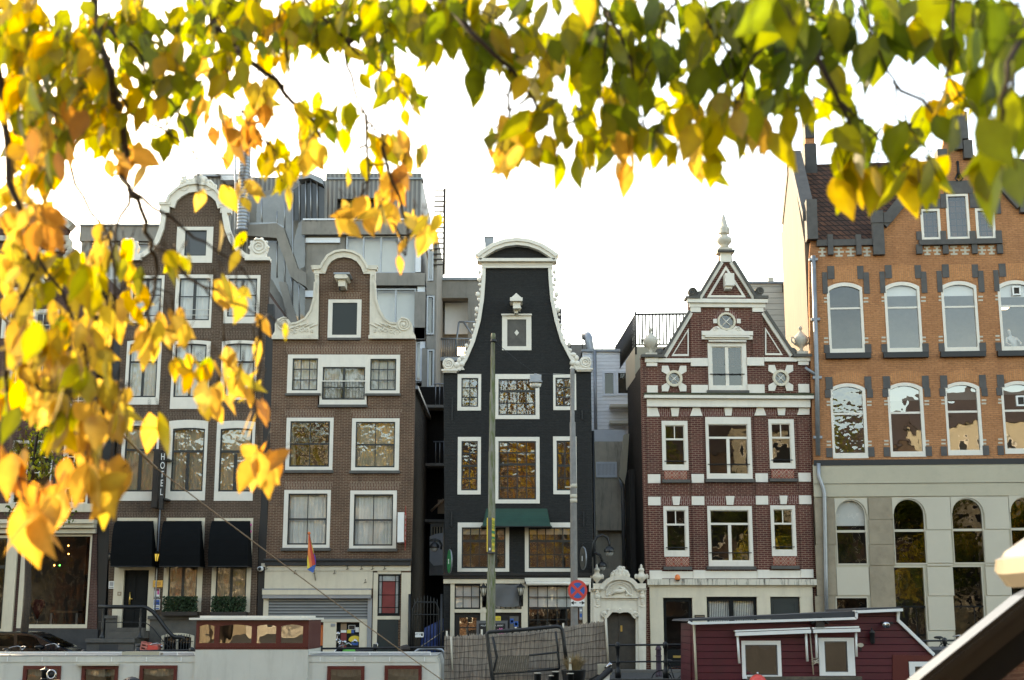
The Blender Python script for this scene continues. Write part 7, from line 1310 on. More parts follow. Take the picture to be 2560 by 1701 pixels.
p = wpt('H', 640, 1056, 46.5); b = MB(); b.lathe([(.1, -.05), (.11, 0), (.1, .05)], (p.x-e1.location.x, 0, p.z), 12); b.build('clamp', 'iron', e1)
e2_ = pole('sign_pole', 'grey weathered pole carrying the round traffic sign', 'pole', 46.8, ((1431, 922, .07), (1431, 934, .08), (1431, 1055, .075), (1431.5, 1056, .1), (1434, 1280, .115), (1436, 1570, .125)), 'pole_grey')
b = MB()
for y_, w_ in ((1216, .35), (1242, .15), (1253, .2)): p = wpt('p', 1434, y_, 46.8); b.lathe([(.118, -.06), (.122, 0), (.118, .08)], (p.x-e2_.location.x, 0, p.z), 12)
p = wpt('p', 1420, 1218, 46.6); b.box(p.x-e2_.location.x-.1, p.x-e2_.location.x+.1, -.2, -.15, p.z-.02, p.z+.02); b.build('old_sticker', 'panel_pale', e2_)
# box sign on the mossy pole
p0, p1 = wpt('J', 664, 60, 46.3), wpt('J', 664, 375, 46.3); e = empty('parking_sign_box', (p0.x, 46.5, p1.z), 0, 'tall grey box with yellow and green lettered side on the mossy pole', 'sign'); h = p0.z-p1.z; b = MB(); b.box(-.11, .02, -.5, -.1, 0, h); b.box(-.13, .13, -.52, .1, -.05, -.003); b.build('sign_box', 'grey_stone', e)
b = MB(); b.add([(.021, -.5, 0), (.115, -.12, 0), (.115, -.12, h), (.021, -.5, h)], [(0, 1, 2, 3)]); b.add([(-.111, -.5, 0), (-.15, -.3, 0), (-.15, -.3, h), (-.111, -.5, h)], [(3, 2, 1, 0)]); b.build('yellow_panel', 'yellow_sign', e, fix=False)
b = MB()
for z0_, z1_ in ((.54, .62), (.38, .45)): b.add([(.0225, -.502, h*z0_), (.1165, -.122, h*z0_), (.1165, -.122, h*z1_), (.0225, -.502, h*z1_)], [(0, 1, 2, 3)])
b.build('green_band', 'green_sign', e, fix=False)
for tx, zz in (('TAXI', .86), ('STOP', .72), ('OPEN', .3), ('24 U', .12)): o = text(tx, .19, 'green_sign', e, (.07, -.322, h*zz), (math.pi/2, 0, R(76)))
b = MB(); b.box(-.07, -.02, -.506, -.501, h*.04, h*.11); b.build('seal_mark', 'white_sign', e)
# no stopping sign with arrow plate
c = wpt('J', 1467, 732, 46.6); e = empty('traffic_sign', c, 0, 'round blue no stopping sign with red rim and cross', 'road sign'); r_ = .325; ring = lambda r, n=36: [(r*math.cos(t/n*2*math.pi), r*1.08*math.sin(t/n*2*math.pi)) for t in range(n)]
b = MB(); b.prism(ring(r_), -.03, .0); b.build('rim', 'red_sign', e); b = MB(); b.prism(ring(r_*.74), -.036, -.031); b.build('blue_field', 'blue_sign', e); b = MB()
for s in (1, -1): d = Vector((1, s)).normalized(); nn = Vector((-d.y, d.x))*.045; L_ = r_*.8; b.prism([tuple(d*L_+nn), tuple(-d*L_+nn), tuple(-d*L_-nn), tuple(d*L_-nn)], -.042-.003*(s > 0), -.0365)
b.build('cross', 'red_sign', e); b = MB(); b.box(-.05, .02, 0, .12, -.06, .06); b.build('bracket', 'metal_grey', e)
k0, k1 = wpt('J', 1405, 815, 46.6), wpt('J', 1532, 880, 46.6); e = empty('arrow_plate', ((k0.x+k1.x)/2, 46.6, k1.z), 0, 'white plate with two black arrows under the round sign', 'road sign'); w_, h = (k1.x-k0.x)/2, k0.z-k1.z; b = MB(); b.box(-w_, w_, -.02, 0, 0, h); b.build('plate', 'white_sign', e); b = MB()
for s in (1, -1): b.prism([(s*.05, h*.44), (s*.14, h*.44), (s*.13, h*.22), (s*.24, h*.5), (s*.13, h*.78), (s*.14, h*.56), (s*.05, h*.56)], -.025, -.021)
b.build('arrow', 'black_sign', e)
# hanging street lamp on a cable
c = wpt('I', 1006, 188, 46.6); e = empty('hanging_street_lamp', c, 0, 'pale grey street lamp hung on a cable between the two poles', 'street lamp'); b = MB(); b.box(-.2, .2, -.25, .25, -.02, .2); b.box(-.23, .23, -.28, .28, -.06, -.023); b.box(-.05, .05, -.05, .05, .203, .27); b.build('lamp_housing', 'metal_grey', e); b = MB(); b.lathe([(.2, -.07), (.19, -.17), (.12, -.22), (.02, -.23)], (0, 0, 0), 16); b.build('lamp_bowl', 'blind_white', e)
a, d = wpt('H', 660, 1070, 46.5)-c, wpt('H', 1325, 1342, 46.8)-c; b = MB(); b.tube([a, a.lerp(Vector((0, 0, .27)), .5)+Vector((0, 0, -.03)), (0, 0, .27)], .012, 5); b.tube([(0, 0, .27), d.lerp(Vector((0, 0, .27)), .5)+Vector((0, 0, -.02)), d], .012, 5); b.build('cable', 'iron', e)
# gooseneck lamps
def goose(pts, c, r_, label, Y):
    P = [wpt(*p, Y) for p in pts]; c = wpt(*c, Y); e = empty('gooseneck_lamp', c, 0, label, 'wall lamp', 'black gooseneck lamps in the alleys'); b = MB(); b.tube([p-c for p in P]+[Vector((0, 0, r_))], .045, 8); b.build('arm', 'iron', e); b = MB(); b.lathe([(r_*.1, r_*1.1), (r_*.5, r_*.95), (r_*.9, r_*.5), (r_, 0), (r_*.95, -.02)], (0, 0, 0), 18); b.build('lamp_shade', 'black_paint', e); b = MB(); b.ball((0, 0, -.03), r_*.75, n=10); b.build('globe', 'boat_grey', e)
goose((('J', 1608, 420), ('J', 1612, 290), ('J', 1650, 232), ('J', 1700, 216), ('J', 1745, 240), ('J', 1765, 300), ('J', 1765, 330)), ('J', 1762, 372), .2, 'black gooseneck lamp before the pale plaster ring', 51.2)
goose((('J', 1605, 385), ('J', 1640, 385), ('J', 1675, 405), ('J', 1693, 440), ('J', 1697, 475)), ('J', 1697, 508), .165, 'lower black gooseneck lamp left of the portal crest', 51.4)
goose((('b', 212, 500), ('b', 217, 455), ('b', 195, 415), ('b', 150, 398), ('b', 110, 405), ('b', 100, 410), ('b', 140, 408), ('b', 148, 425)), ('b', 146, 480), .19, 'black gooseneck lamp before the white board in the narrow alley', 52.4)
# rainbow flag
fq = lambda x, y: wpt('G', x, y, 51.0); o_ = fq(665, 560); e = empty('rainbow_flag', o_, 0, 'rainbow flag hanging from a slanted pole on the brown house', 'flag'); P = lambda *p: [(fq(x, y)-o_).xz[:] for x, y in p]
b = MB(); a = fq(643, 200)-o_; b.tube([(.03, .95, -.3), (a.x, 0, a.z)], .02, 6); b.build('flagpole', 'panel_pale', e); b = MB(); b.ball((a.x, 0, a.z), .06); b.build('finial', 'orange_paint', e)
cols = [('red_sign', ((640, 215), (650, 215), (690, 380), (705, 490), (670, 500), (650, 330))), ('orange_paint', ((637, 215), (640, 215), (650, 330), (672, 505), (652, 520), (632, 400))), ('yellow_sign', ((632, 400), (652, 520), (628, 535), (626, 440))), ('lime', ((654, 240), (672, 320), (688, 400), (690, 385))), ('yellow_sign', ((650, 225), (668, 310), (680, 340), (688, 395), (676, 350))), ('blue_sign', ((628, 537), (652, 522), (672, 507), (706, 492), (698, 530), (682, 568), (655, 552))), ('violet', ((690, 385), (705, 430), (706, 490), (698, 440)))]
for i, (mt, pp) in enumerate(cols): b = MB(); b.prism(P(*pp), -.02-.01*i, .0+.004*i); b.build('stripe', mt, e)
# light box sign
e = empty('light_box_sign', F2.O, F2.a, 'white light box sign with red oval at the edge of the brown house', 'sign'); k = F2.r('G', 1466, 4, 1526, 283, -1.0); b = MB(); b.box(k[0], k[1], -1.0, -.05, k[2], k[3]); b.build('sign_box', 'white_sign', e)
b = MB(); b.box(k[1]+.001, k[1]+.012, -.98, -.08, k[2]+.06, k[3]-.06); b.build('side_panel', 'skin_wood', e); b = MB(); n = 24; zc = (k[2]+k[3])/2; b.add([(k[1]+.02, -.53+.36*math.cos(t/n*2*math.pi), zc+1.0*.85*math.sin(t/n*2*math.pi)) for t in range(n)], [tuple(range(n))]); b.build('red_oval', 'red_sign', e, fix=False)
b = MB()
for i in range(5): b.box(k[1]+.021, k[1]+.026, -.62, -.45, zc-.45+i*.2, zc-.33+i*.2)
b.build('lettering', 'white_sign', e); b = MB(); b.tube([(k[0]+.1, -.06, k[3]-.1), (k[0]+.1, 0, k[3]-.1)], .04); b.build('bracket', 'iron', e)
# alley gate with sign, blue tarp
FGt = Fr(51.6, 0, 1060); q = FGt.q; e = empty('iron_gate', FGt.O, 0, 'spiked black iron gate closing the alley beside the brown house', 'gate'); b = MB(); x0, x1 = q('G', 1608, 900)[0], q('G', 1850, 900)[0]; zt = q('G', 1700, 842)[1]; zs = q('G', 1700, 785)[1]
for i in range(8): xx = x0+(x1-x0)*(i+.5)/8; b.tube([(xx, 0, .05), (xx, 0, zs-.15*abs(i-3.5)/3.5), (xx, 0, zs+.06-.15*abs(i-3.5)/3.5)], [.018, .018, .004], 5)
b.tube([(x0, 0, .1), (x0, 0, zt-.25), (x0+.12, 0, zt), (x1-.12, 0, zt), (x1, 0, zt-.25), (x1, 0, .1)], .03, 6)
for zz in (zt-.45, .35): b.tube([(x0, 0, zz), (x1, 0, zz)], .025, 6)
b.build('gate_leaf', 'iron', e)
for xx in (x0-.12, x1+.1): MB().tube([(xx, 0, 0), (xx, 0, zt+.3)], .05, 8).build('gate_post', 'iron', e)
e, k = plate('gate_notice', 'white notice with black marks hung on the iron gate', 'sign', FGt, 'U', 1790, 355, 1936, 442, 'white_sign', -.06, .03); text('LET OP', .08, 'black_sign', e, ((k[0]+k[1])/2-.03, -.064, (k[2]+k[3])/2+.02)); b = MB(); b.box(k[1]-.09, k[1]-.03, -.065, -.061, k[2]+.05, k[3]-.04); b.build('figure_mark', 'black_sign', e)
c = wpt('U', 2090, 520, 52.3); e = empty('blue_tarp', c, 0, 'blue tarpaulin bundle behind the iron gate', 'tarpaulin'); bm = MB(); rr = random.Random(12); v = []; fs = []; n = 14
for j in range(n+1):
    for i in range(n+1): u, t = i/n-.5, j/n-.5; v.append((u*1.0+t*.35, -.15*math.cos(u*3)*math.cos(t*3)+.06*rr.uniform(-1, 1), t*1.5+u*.5))
for j in range(n):
    for i in range(n): o = j*(n+1)+i; fs.append((o, o+1, o+n+2, o+n+1))
bm.add(v, fs, 0, True); bm.build('sheet', 'blue_tarp', e, fix=False); b = MB(); b.tube([(-.6, -.2, -.3), (.5, -.2, .45)], .015, 5); b.build('tie_cord', 'panel_pale', e)

# ------------------------------------------------------------------ vehicles on the quay
def bicycle(name, loc, rz, label, mat='iron', grp='bicycles parked on the quay', handle='chrome'):
    e = empty(name, loc, rz, label, 'bicycle', grp); r_ = .34; ring = lambda cx: [(cx+r_*math.cos(t/20*2*math.pi), 0, r_+r_*math.sin(t/20*2*math.pi)) for t in range(20)]
    for cx in (-.55, .55):
        b = MB(); b.tube(ring(cx), .02, 6, closed=True); w_ = b.build('wheel', 'rubber', e); b = MB()
        for t in range(9): a = t/9*math.pi; b.tube([(cx+r_*math.cos(a), 0, r_+r_*math.sin(a)), (cx-r_*math.cos(a), 0, r_-r_*math.sin(a))], .003, 3)
        b.build('spokes', 'chrome', w_)
    b = MB(); bb = (-.1, 0, .3); st = (-.25, 0, .8); hd = (.38, 0, .8); rw = (-.55, 0, .34); fw = (.55, 0, .34)
    for a, c in ((bb, st), (bb, hd), (st, (.36, 0, .72)), (rw, bb), (rw, st), (hd, fw), (st, (-.3, 0, .95)), (hd, (.34, 0, 1.02))): b.tube([a, c], .018, 6)
    b.build('frame', mat, e); b = MB(); b.lathe([(.02, 0), (.1, .02), (.11, .06), (.06, .09)], (-.33, 0, .94), 10, sx=1.4, sy=.9); b.build('saddle', 'plastic_black', e)
    b = MB(); b.tube([(.34, 0, 1.0), (.36, 0, 1.05), (.36, .12, 1.08), (.3, .26, 1.06), (.15, .3, 1.02)], .014, 6); b.tube([(.36, 0, 1.05), (.36, -.12, 1.08), (.3, -.26, 1.06), (.15, -.3, 1.02)], .014, 6); b.build('handlebar', handle, e)
    b = MB(); b.lathe([(.02, 0), (.055, .05), (.06, .1)], (.42, 0, .9), 10); b.build('headlight', 'chrome', e); return e
p = wpt('X', 650, 1110, 46); bicycle('bicycle', (p.x+.3, 46, p.z-.97), R(-12), 'black bicycle with worn saddle leaning by the railing near the pale panels')
p = wpt('S', 1500, 760, 46.2); bicycle('bicycle', (p.x-.3, 46.2, p.z-1.05), R(-8), 'bicycle with chrome handlebar behind the red crate'); cr = wpt('S', 1370, 835, 46.1)
g = empty('crate', cr, R(-8), 'pink and red plastic crate carried on the bicycle', 'crate'); b = MB(); 
for zz in (-.12, -.02, .08): b.box(-.3, .28, -.17, .17, zz, zz+.05)
for xx in (-.3, -.12, .06, .24): b.box(xx, xx+.04, -.175, .175, -.15, .16)
o = b.build('crate_box', 'crate_pink', g); o.rotation_euler = (0, R(10), 0); b = MB(); b.box(-.05, .3, -.18, -.176, -.1, .1); o2 = b.build('crate_end', 'red_sign', g); o2.rotation_euler = (0, R(10), 0)
p = wpt('Y', 585, 265, 44.9); bicycle('bicycle', (p.x-.34, 45.9, p.z-1.05), R(55), 'bicycle with bright chrome bars before the dark car window')
p = wpt('Y', 160, 285, 44.9); bicycle('bicycle', (p.x-.34, 45.9, p.z-1.08), R(70), 'bicycle with thin bars at the rear of the dark car')
p = wpt('M', 960, 1190, 46.2); bicycle('bicycle', (p.x, 46.2, p.z-.98), R(5), 'black bicycle parked between the purple bollard and the red boat', handle='iron')
# motorcycle
c = wpt('U', 800, 760, 46.4); e = empty('motorcycle', (c.x, 46.4, c.z-.72), 0, 'chrome motorcycle with green tank parked before the shutter', 'motorcycle'); o_ = Vector((c.x, 46.4, c.z-.72)); Pm = lambda x, y, d=0: Vector((*(wpt('U', x, y, 46.4)-o_).xz[:1], d, (wpt('U', x, y, 46.4)-o_).z))
for X in (380, 1180):
    x = Pm(X, 700).x; b = MB(); b.tube([(x+.3*math.cos(t/20*2*math.pi), 0, .32+.3*math.sin(t/20*2*math.pi)) for t in range(20)], .06, 7, closed=True); b.build('wheel', 'rubber', e)
b = MB(); a = Pm(640, 715); b.lathe([(.02, -.28), (.13, -.2), (.17, 0), (.12, .2), (.02, .28)], (0, 0, 0), 12); o = b.build('fuel_tank', 'lime', e, a); o.rotation_euler = (0, R(90), 0)
b = MB(); b.tube([Pm(700, 700), Pm(850, 690), Pm(960, 680), Pm(1090, 655)], [.06, .1, .11, .05], 8); b.build('seat', 'plastic_black', e); b = MB(); b.tube([Pm(1090, 720), Pm(1120, 690), Pm(1138, 560), Pm(1110, 535)], .02, 6); b.build('backrest_bar', 'chrome', e); b = MB(); b.tube([Pm(1085, 690), Pm(1095, 560)], .07, 8); b.build('backrest', 'plastic_black', e)
b = MB()
for P_ in (((560, 720), (520, 560), (470, 470)), ((470, 600), (560, 580), (640, 540), (700, 580)), ((430, 500), (440, 440), (455, 370)), ((480, 560), (500, 500), (540, 520)), ((600, 560), (640, 545), (690, 575)), ((700, 520), (760, 490), (790, 520))): b.tube([Pm(*p, .1*((i % 2)*2-1)) for i, p in enumerate(P_)], .022, 6)
for p in ((480, 530), (455, 380), (570, 530), (750, 505)): a = Pm(*p); b.ball(a, .07, n=7)
b.build('handlebar', 'chrome', e); b = MB(); b.prism([(p.x, p.z) for p in (Pm(365, 770), Pm(400, 680), Pm(430, 640), Pm(545, 640), Pm(520, 700), Pm(510, 770))], -.12, .12); b.build('front_fairing', 'car_dark', e); b = MB(); b.tube([Pm(370, 770, -.13), Pm(405, 680, -.13), Pm(435, 640, -.13)], .02, 5); b.tube([Pm(410, 770, -.13), Pm(440, 690, -.13)], .02, 5); b.build('fairing_stripe', 'white_sign', e); b = MB(); b.box(Pm(560, 740).x, Pm(1150, 740).x, -.12, .12, .25, .62); b.build('engine', 'boat_grey', e)
# bicycle stand hoop
e = empty('bicycle_hoop', (0, 0, 0), 0, 'grey bent steel hoop beside the blue tarpaulin', 'hoop'); b = MB(); P_ = [wpt('U', x, y, 46) for x, y in ((1760, 1100), (1765, 740), (1800, 690), (1870, 645), (2000, 640), (2150, 640), (2250, 660), (2290, 700), (2295, 1100))]; b.tube(P_, .05, 8); b.build('hoop_tube', 'metal_grey', e); b = MB(); [b.box(p.x-.1, p.x+.1, 45.9, 46.1, .004, .03) for p in (P_[0], P_[-1])]; b.build('base_plate', 'metal_grey', e)
# dark parked car
c = wpt('Y', 300, 350, 47.6); FC = Fr(47.6, 0, 60); q = FC.q; e = empty('parked_car', FC.O, 0, 'dark blue parked car behind the white houseboat', 'car')
prof = [q('Y', x, y) for x, y in ((-420, 300), (-400, 200), (-250, 115), (0, 98), (200, 97), (330, 105), (430, 128), (520, 172), (640, 232), (760, 292), (860, 318), (885, 345))]
zl = prof[-1][1]-.55; body = [(prof[0][0]-.1, zl+.1), (prof[0][0]-.05, zl)]+[(prof[-1][0]+.35, zl), (prof[-1][0]+.42, zl+.3), (prof[-1][0]+.15, prof[-1][1]-.04)]+prof[::-1]
b = MB(); n = len(body); yy = [(0, .93, .0), (.12, 1, .0), (1.6, 1, 0), (1.72, .93, 0)]; cx_ = sum(p[0] for p in body)/n; cz_ = zl+.6; v = []
for y, s, _ in yy: v += [(cx_+(x-cx_)*s, y, cz_+(z_-cz_)*s if z_ > cz_ else z_) for x, z_ in body]
fs = [tuple(range(n))[::-1], tuple(range(3*n, 4*n))]
for r_ in range(3): fs += [(r_*n+i, r_*n+(i+1) % n, (r_+1)*n+(i+1) % n, (r_+1)*n+i) for i in range(n)]
b.add(v, fs); b.build('body', 'car_dark', e)
for wp in (((-250, 150), (165, 130), (165, 275), (-300, 272)), ((215, 140), (380, 145), (450, 180), (512, 290), (500, 305), (215, 295))): b = MB(); b.prism([q('Y', x, y) for x, y in wp][::-1], -.03, .05); b.build('side_window', 'glass_dim', e)
b = MB(); a = q('Y', 490, 290); b.ball((a[0], -.12, a[1]), .12, 1, .8, .7, 8); b.build('door_mirror', 'car_dark', e); b = MB(); b.add([(*[q('Y', 450, 140)[0]], .15, q('Y', 450, 140)[1]), (q('Y', 780, 292)[0], .12, q('Y', 780, 288)[1]), (q('Y', 780, 292)[0], 1.6, q('Y', 780, 288)[1]), (q('Y', 450, 140)[0], 1.57, q('Y', 450, 140)[1])], [(0, 1, 2, 3)]); b.build('windscreen', 'glass_dim', e, fix=False)
for xx in (body[2][0]-.75, body[0][0]+.9): b = MB(); b.lathe([(.1, 0), (.31, .01), (.33, .05), (.33, .17), (.31, .21), (.1, .22)], (0, 0, 0), 20); o = b.build('wheel', 'rubber', e, (xx, .03, .33)); o.rotation_euler = (R(-90), 0, 0); o.location.y = .02
# funnel, searchlight and tarpaulin dome on something low in the canal
c = wpt('Y', 552, 640, 38); e = empty('boat_funnel', c, 0, 'black boat funnel standing before the white houseboat window', 'funnel'); b = MB(); b.lathe([(.1, -.6), (.1, .12), (.13, .13), (.14, .17), (.1, .18), (.03, .2), (.02, .24)], (0, 0, 0), 14); b.build('pipe', 'black_paint', e); b = MB(); b.lathe([(.102, -.1), (.108, -.08), (.102, -.06)], (0, 0, 0), 14); b.build('band', 'iron', e)
c = wpt('Y', 640, 622, 37.7); e = empty('searchlight', c, 0, 'round chrome searchlight beside the black boat funnel', 'searchlight'); b = MB(); b.lathe([(.03, .16), (.1, .1), (.12, -.02), (.105, -.03)], (0, 0, 0), 16); o = b.build('housing', 'black_paint', e); o.rotation_euler = (R(-90-0), 0, 0); b = MB(); b.tube([(.11*math.cos(t/18*2*math.pi), -.05, .11*math.sin(t/18*2*math.pi)) for t in range(18)], .03, 6, closed=True); b.build('ring', 'chrome', e); b = MB(); b.ball((0, -.03, 0), .08, 1, .4, 1); b.build('lens', 'black_sign', e); b = MB(); b.box(-.04, .2, .0, .1, -.6, -.14); b.build('mount', 'skin_wood', e)
c = wpt('Y', 1618, 700, 37); e = empty('tarpaulin_dome', c, 0, 'dark domed cover with ribs poking up before the white houseboat', 'cover'); b = MB(); b.lathe([(.26, -.5), (.25, -.08), (.2, .03), (.1, .09), (.02, .1)], (0, 0, 0), 8); b.build('cover', 'black_paint', e); b = MB(); [b.tube([(.26*math.cos(t*.785), .26*math.sin(t*.785), -.3), (.255*math.cos(t*.785), .255*math.sin(t*.785), -.08), (.2*math.cos(t*.785), .2*math.sin(t*.785), .035), (0, 0, .1)], .012, 4) for t in range(8)]; b.build('ribs', 'iron', e)

# ------------------------------------------------------------------ vehicle at the near edge, out of focus
FV = Fr(4.6, 0, 2400, .5); q = FV.q; e = empty('near_car', FV.O, 0, 'out of focus silver car with sloping windscreen pillar close by', 'car')
p_ = lambda x, y, d=0: q('p', x, y, d)
A0, A1 = p_(2310, 1690), p_(2562, 1488); sl_ = (A1[1]-A0[1])/(A1[0]-A0[0]); rt = (A1[0]+.25, A1[1]+.12)
fr0 = (A0[0]-.25, A0[1]-.25*sl_-.02); hood = [(fr0[0]-.9, fr0[1]-.22), (fr0[0]-1.1, fr0[1]-.5), (fr0[0]-1.1, .1-.0)]
b = MB(); b.prism([hood[2], hood[1], hood[0], fr0, (fr0[0]+.1, fr0[1]-.15), (rt[0]+1.8, fr0[1]-.1), (rt[0]+1.9, .1)][::-1], -1.7, 0); b.build('body', 'car_silver', e)
w1 = .084; P1 = [(fr0[0], fr0[1]), A0, A1, (rt[0], rt[1]), (rt[0]+.9, rt[1]+.05), (rt[0]+1.8, rt[1]-.1)]
b = MB(); b.ribbon(P1, w1, 0, .12, side=-1); b.ribbon([(x+.01, z_-.012) for x, z_ in P1], .02, -.012, 0, side=-1); b.build('pillar', 'car_silver', e)
b = MB(); b.ribbon([(x+.054, z_-.066) for x, z_ in P1], .078, .01, .1, side=-1); b.build('window_gasket', 'rubber', e)
g1 = [(x+.1, z_-.125) for x, z_ in P1]; b = MB(); b.prism([(g1[0][0]+.1, g1[0][1]), *g1[1:], (rt[0]+1.8, fr0[1]-.1), (g1[0][0]+.2, fr0[1]-.14)][::-1], .05, .06); b.build('side_window', 'glass_mirror', e)
b = MB(); b.box(rt[0], rt[0]+1.8, -1.6, -.12, rt[1]-.1, rt[1]-.03); b.build('roof', 'car_silver', e); b = MB(); b.box(fr0[0]+.3, rt[0]+1.8, -1.0, -.9, .3, fr0[1]-.1); b.build('interior', 'panel_brown', e)
for xx in (hood[0][0]+.55, rt[0]+1.2): b = MB(); b.lathe([(.1, 0), (.31, .01), (.33, .05), (.33, .17), (.31, .21)], (0, 0, 0), 18); o = b.build('wheel', 'rubber', e, (xx, -1.72, .33)); o.rotation_euler = (R(-90), 0, 0)
e = empty('roof_box', FV.O, 0, 'cream white rounded roof box above the silver car pillar', 'roof box'); k0 = p_(2487, 1471, -.28); k1 = p_(2560, 1354, -.28)
def boxprof(s): return [(k0[0]+.02, k0[1]+.0), (k0[0]-.005*s, k0[1]+.04), (k0[0]+.0, k0[1]+.085), (k0[0]+.02, k0[1]+.095), (k0[0]+.03, k0[1]+.115), (k0[0]+.1, k0[1]+.165), (k0[0]+.3, k0[1]+.235), (k0[0]+1.6, k0[1]+.24), (k0[0]+1.7, k0[1]+.1), (k0[0]+1.65, k0[1]-.01)]
b = MB(); pr = boxprof(1); n = len(pr); cz = k0[1]+.1; cx_ = k0[0]+.8; v = []
for y, s in ((-.28, .8), (-.32, .95), (-.38, 1), (-.96, 1), (-1.02, .95), (-1.07, .8)):
    if s: v += [(cx_+(x-cx_)*(.95+.05*s), y, cz+(z_-cz)*s) for x, z_ in pr]
m_ = len(v)//n; fs = [tuple(range(n)), tuple(range((m_-1)*n, m_*n))]
for r_ in range(m_-1): fs += [(r_*n+i, r_*n+(i+1) % n, (r_+1)*n+(i+1) % n, (r_+1)*n+i) for i in range(n)]
b.add(v, fs, 0, False); b.build('shell', 'box_white', e); b = MB(); b.box(k0[0]+.25, k0[0]+.33, -1.1, -.3, rt[1]-.03, k0[1]+.0); b.box(k0[0]+1.2, k0[0]+1.28, -1.1, -.3, rt[1]-.03, k0[1]); b.build('roof_bar', 'rubber', e)
# ------------------------------------------------------------------ leaves
def leafM(n, tr=.62, gl=.03):
    m, t, p = newmat(n); t.nodes.remove(p); out = t.nodes['Material Output']; at = N(t, 'ShaderNodeAttribute'); at.attribute_name = 'tint'
    ob = mapped(t, plain=True); c = mix(t, ramp(t, noise(t, ob, 38, 3, .6), .35, .75, (0, 0, 0, 1), (.5, .5, .5, 1)), at.outputs['Color'], (.3, .17, .03), 'MULTIPLY')
    c = mix(t, .55, at.outputs['Color'], c)
    d = N(t, 'ShaderNodeBsdfDiffuse'); tl = N(t, 'ShaderNodeBsdfTranslucent'); g = N(t, 'ShaderNodeBsdfGlossy'); g.inputs['Roughness'].default_value = .35
    t.links.new(c, d.inputs[0]); hs = N(t, 'ShaderNodeHueSaturation'); hs.inputs['Saturation'].default_value = 1.03; hs.inputs['Value'].default_value = 1.3; t.links.new(c, hs.inputs['Color']); t.links.new(hs.outputs[0], tl.inputs[0])
    a = N(t, 'ShaderNodeMixShader'); a.inputs[0].default_value = tr; t.links.new(d.outputs[0], a.inputs[1]); t.links.new(tl.outputs[0], a.inputs[2])
    b_ = N(t, 'ShaderNodeMixShader'); b_.inputs[0].default_value = gl; t.links.new(a.outputs[0], b_.inputs[1]); t.links.new(g.outputs[0], b_.inputs[2]); t.links.new(b_.outputs[0], out.inputs[0]); return m
leafM('leaf')
class Foliage:
    def __init__(s): s.v = []; s.f = []; s.c = []
    def leaf(s, base, down, side, L_, W, fold, curl, col):
        """pointed oval leaf from its stalk at base, pointing along 'down', folded along the midrib"""
        nrm = down.cross(side).normalized(); n = 6; s.q = rl_.uniform(-.1, .7); o = len(s.v); prof = (.0, .68, 1, .97, .72, .34, .0)
        for i in range(n+1):
            t = i/n; m_ = base+down*(L_*t)+nrm*(curl*L_*t*t); h = prof[i]*W/2
            s.v += [m_-side*h+nrm*(fold*h), m_, m_+side*h+nrm*(fold*h)]; k = abs(t-.45)*1.1+s.q; e = tuple(col[j]*(1-.45*k)+(.35, .16, .02)[j]*.45*k for j in range(3)) if col[0] > .3 else tuple(x*(1-.25*k) for x in col); s.c += [e, tuple(min(.9, x*1.12) for x in col), e]
        for i in range(n):
            a = o+3*i; s.f += [(a, a+1, a+4, a+3), (a+1, a+2, a+5, a+4)]
    def build(s, name, parent, mat='leaf'):
        me = bpy.data.meshes.new(name); me.from_pydata([tuple(v) for v in s.v], [], s.f); me.materials.append(M[mat]); ca = me.color_attributes.new('tint', 'FLOAT_COLOR', 'POINT')
        ca.data.foreach_set('color', [x for c in s.c for x in (*c, 1)]); me.polygons.foreach_set('use_smooth', [True]*len(me.polygons)); me.update(); o = bpy.data.objects.new(name, me); C.objects.link(o); o.parent = parent; return o
HUE = {'g': ((.13, .18, .014), (.22, .25, .016), (.3, .29, .018)), 'd': ((.075, .12, .01), (.13, .18, .012), (.2, .23, .015)), 'l': ((.25, .26, .016), (.36, .33, .02), (.45, .36, .03)),
       'y': ((.5, .36, .06), (.6, .43, .1), (.42, .35, .05), (.5, .31, .06)), 'o': ((.5, .24, .05), (.56, .32, .08), (.42, .2, .045), (.56, .36, .07)), 'm': ((.2, .24, .015), (.5, .36, .02), (.62, .38, .025), (.2, .21, .015), (.45, .31, .03))}
rl_ = random.Random(21)
tree = empty('overhanging_tree', (-2.6, -3.2, .5), 0, 'autumn tree overhanging the camera with yellow and green pointed leaves', 'tree'); TO = Vector((-2.6, -3.2, .5))
def V3(x, y, d): r = ray(*px('V', x, y)); return Vector((0, 0, EYE))+r*(d/r.y)-TO
b = MB(); b.tube([(0, 0, -.1), (.05, .05, 1.5), (.1, .1, 3), (.3, .4, 4.6), (.5, .9, 6.5), (.4, 1, 9), (.2, .8, 13)], [.42, .34, .31, .27, .2, .13, .05], 14); b.build('trunk', 'bark', tree)
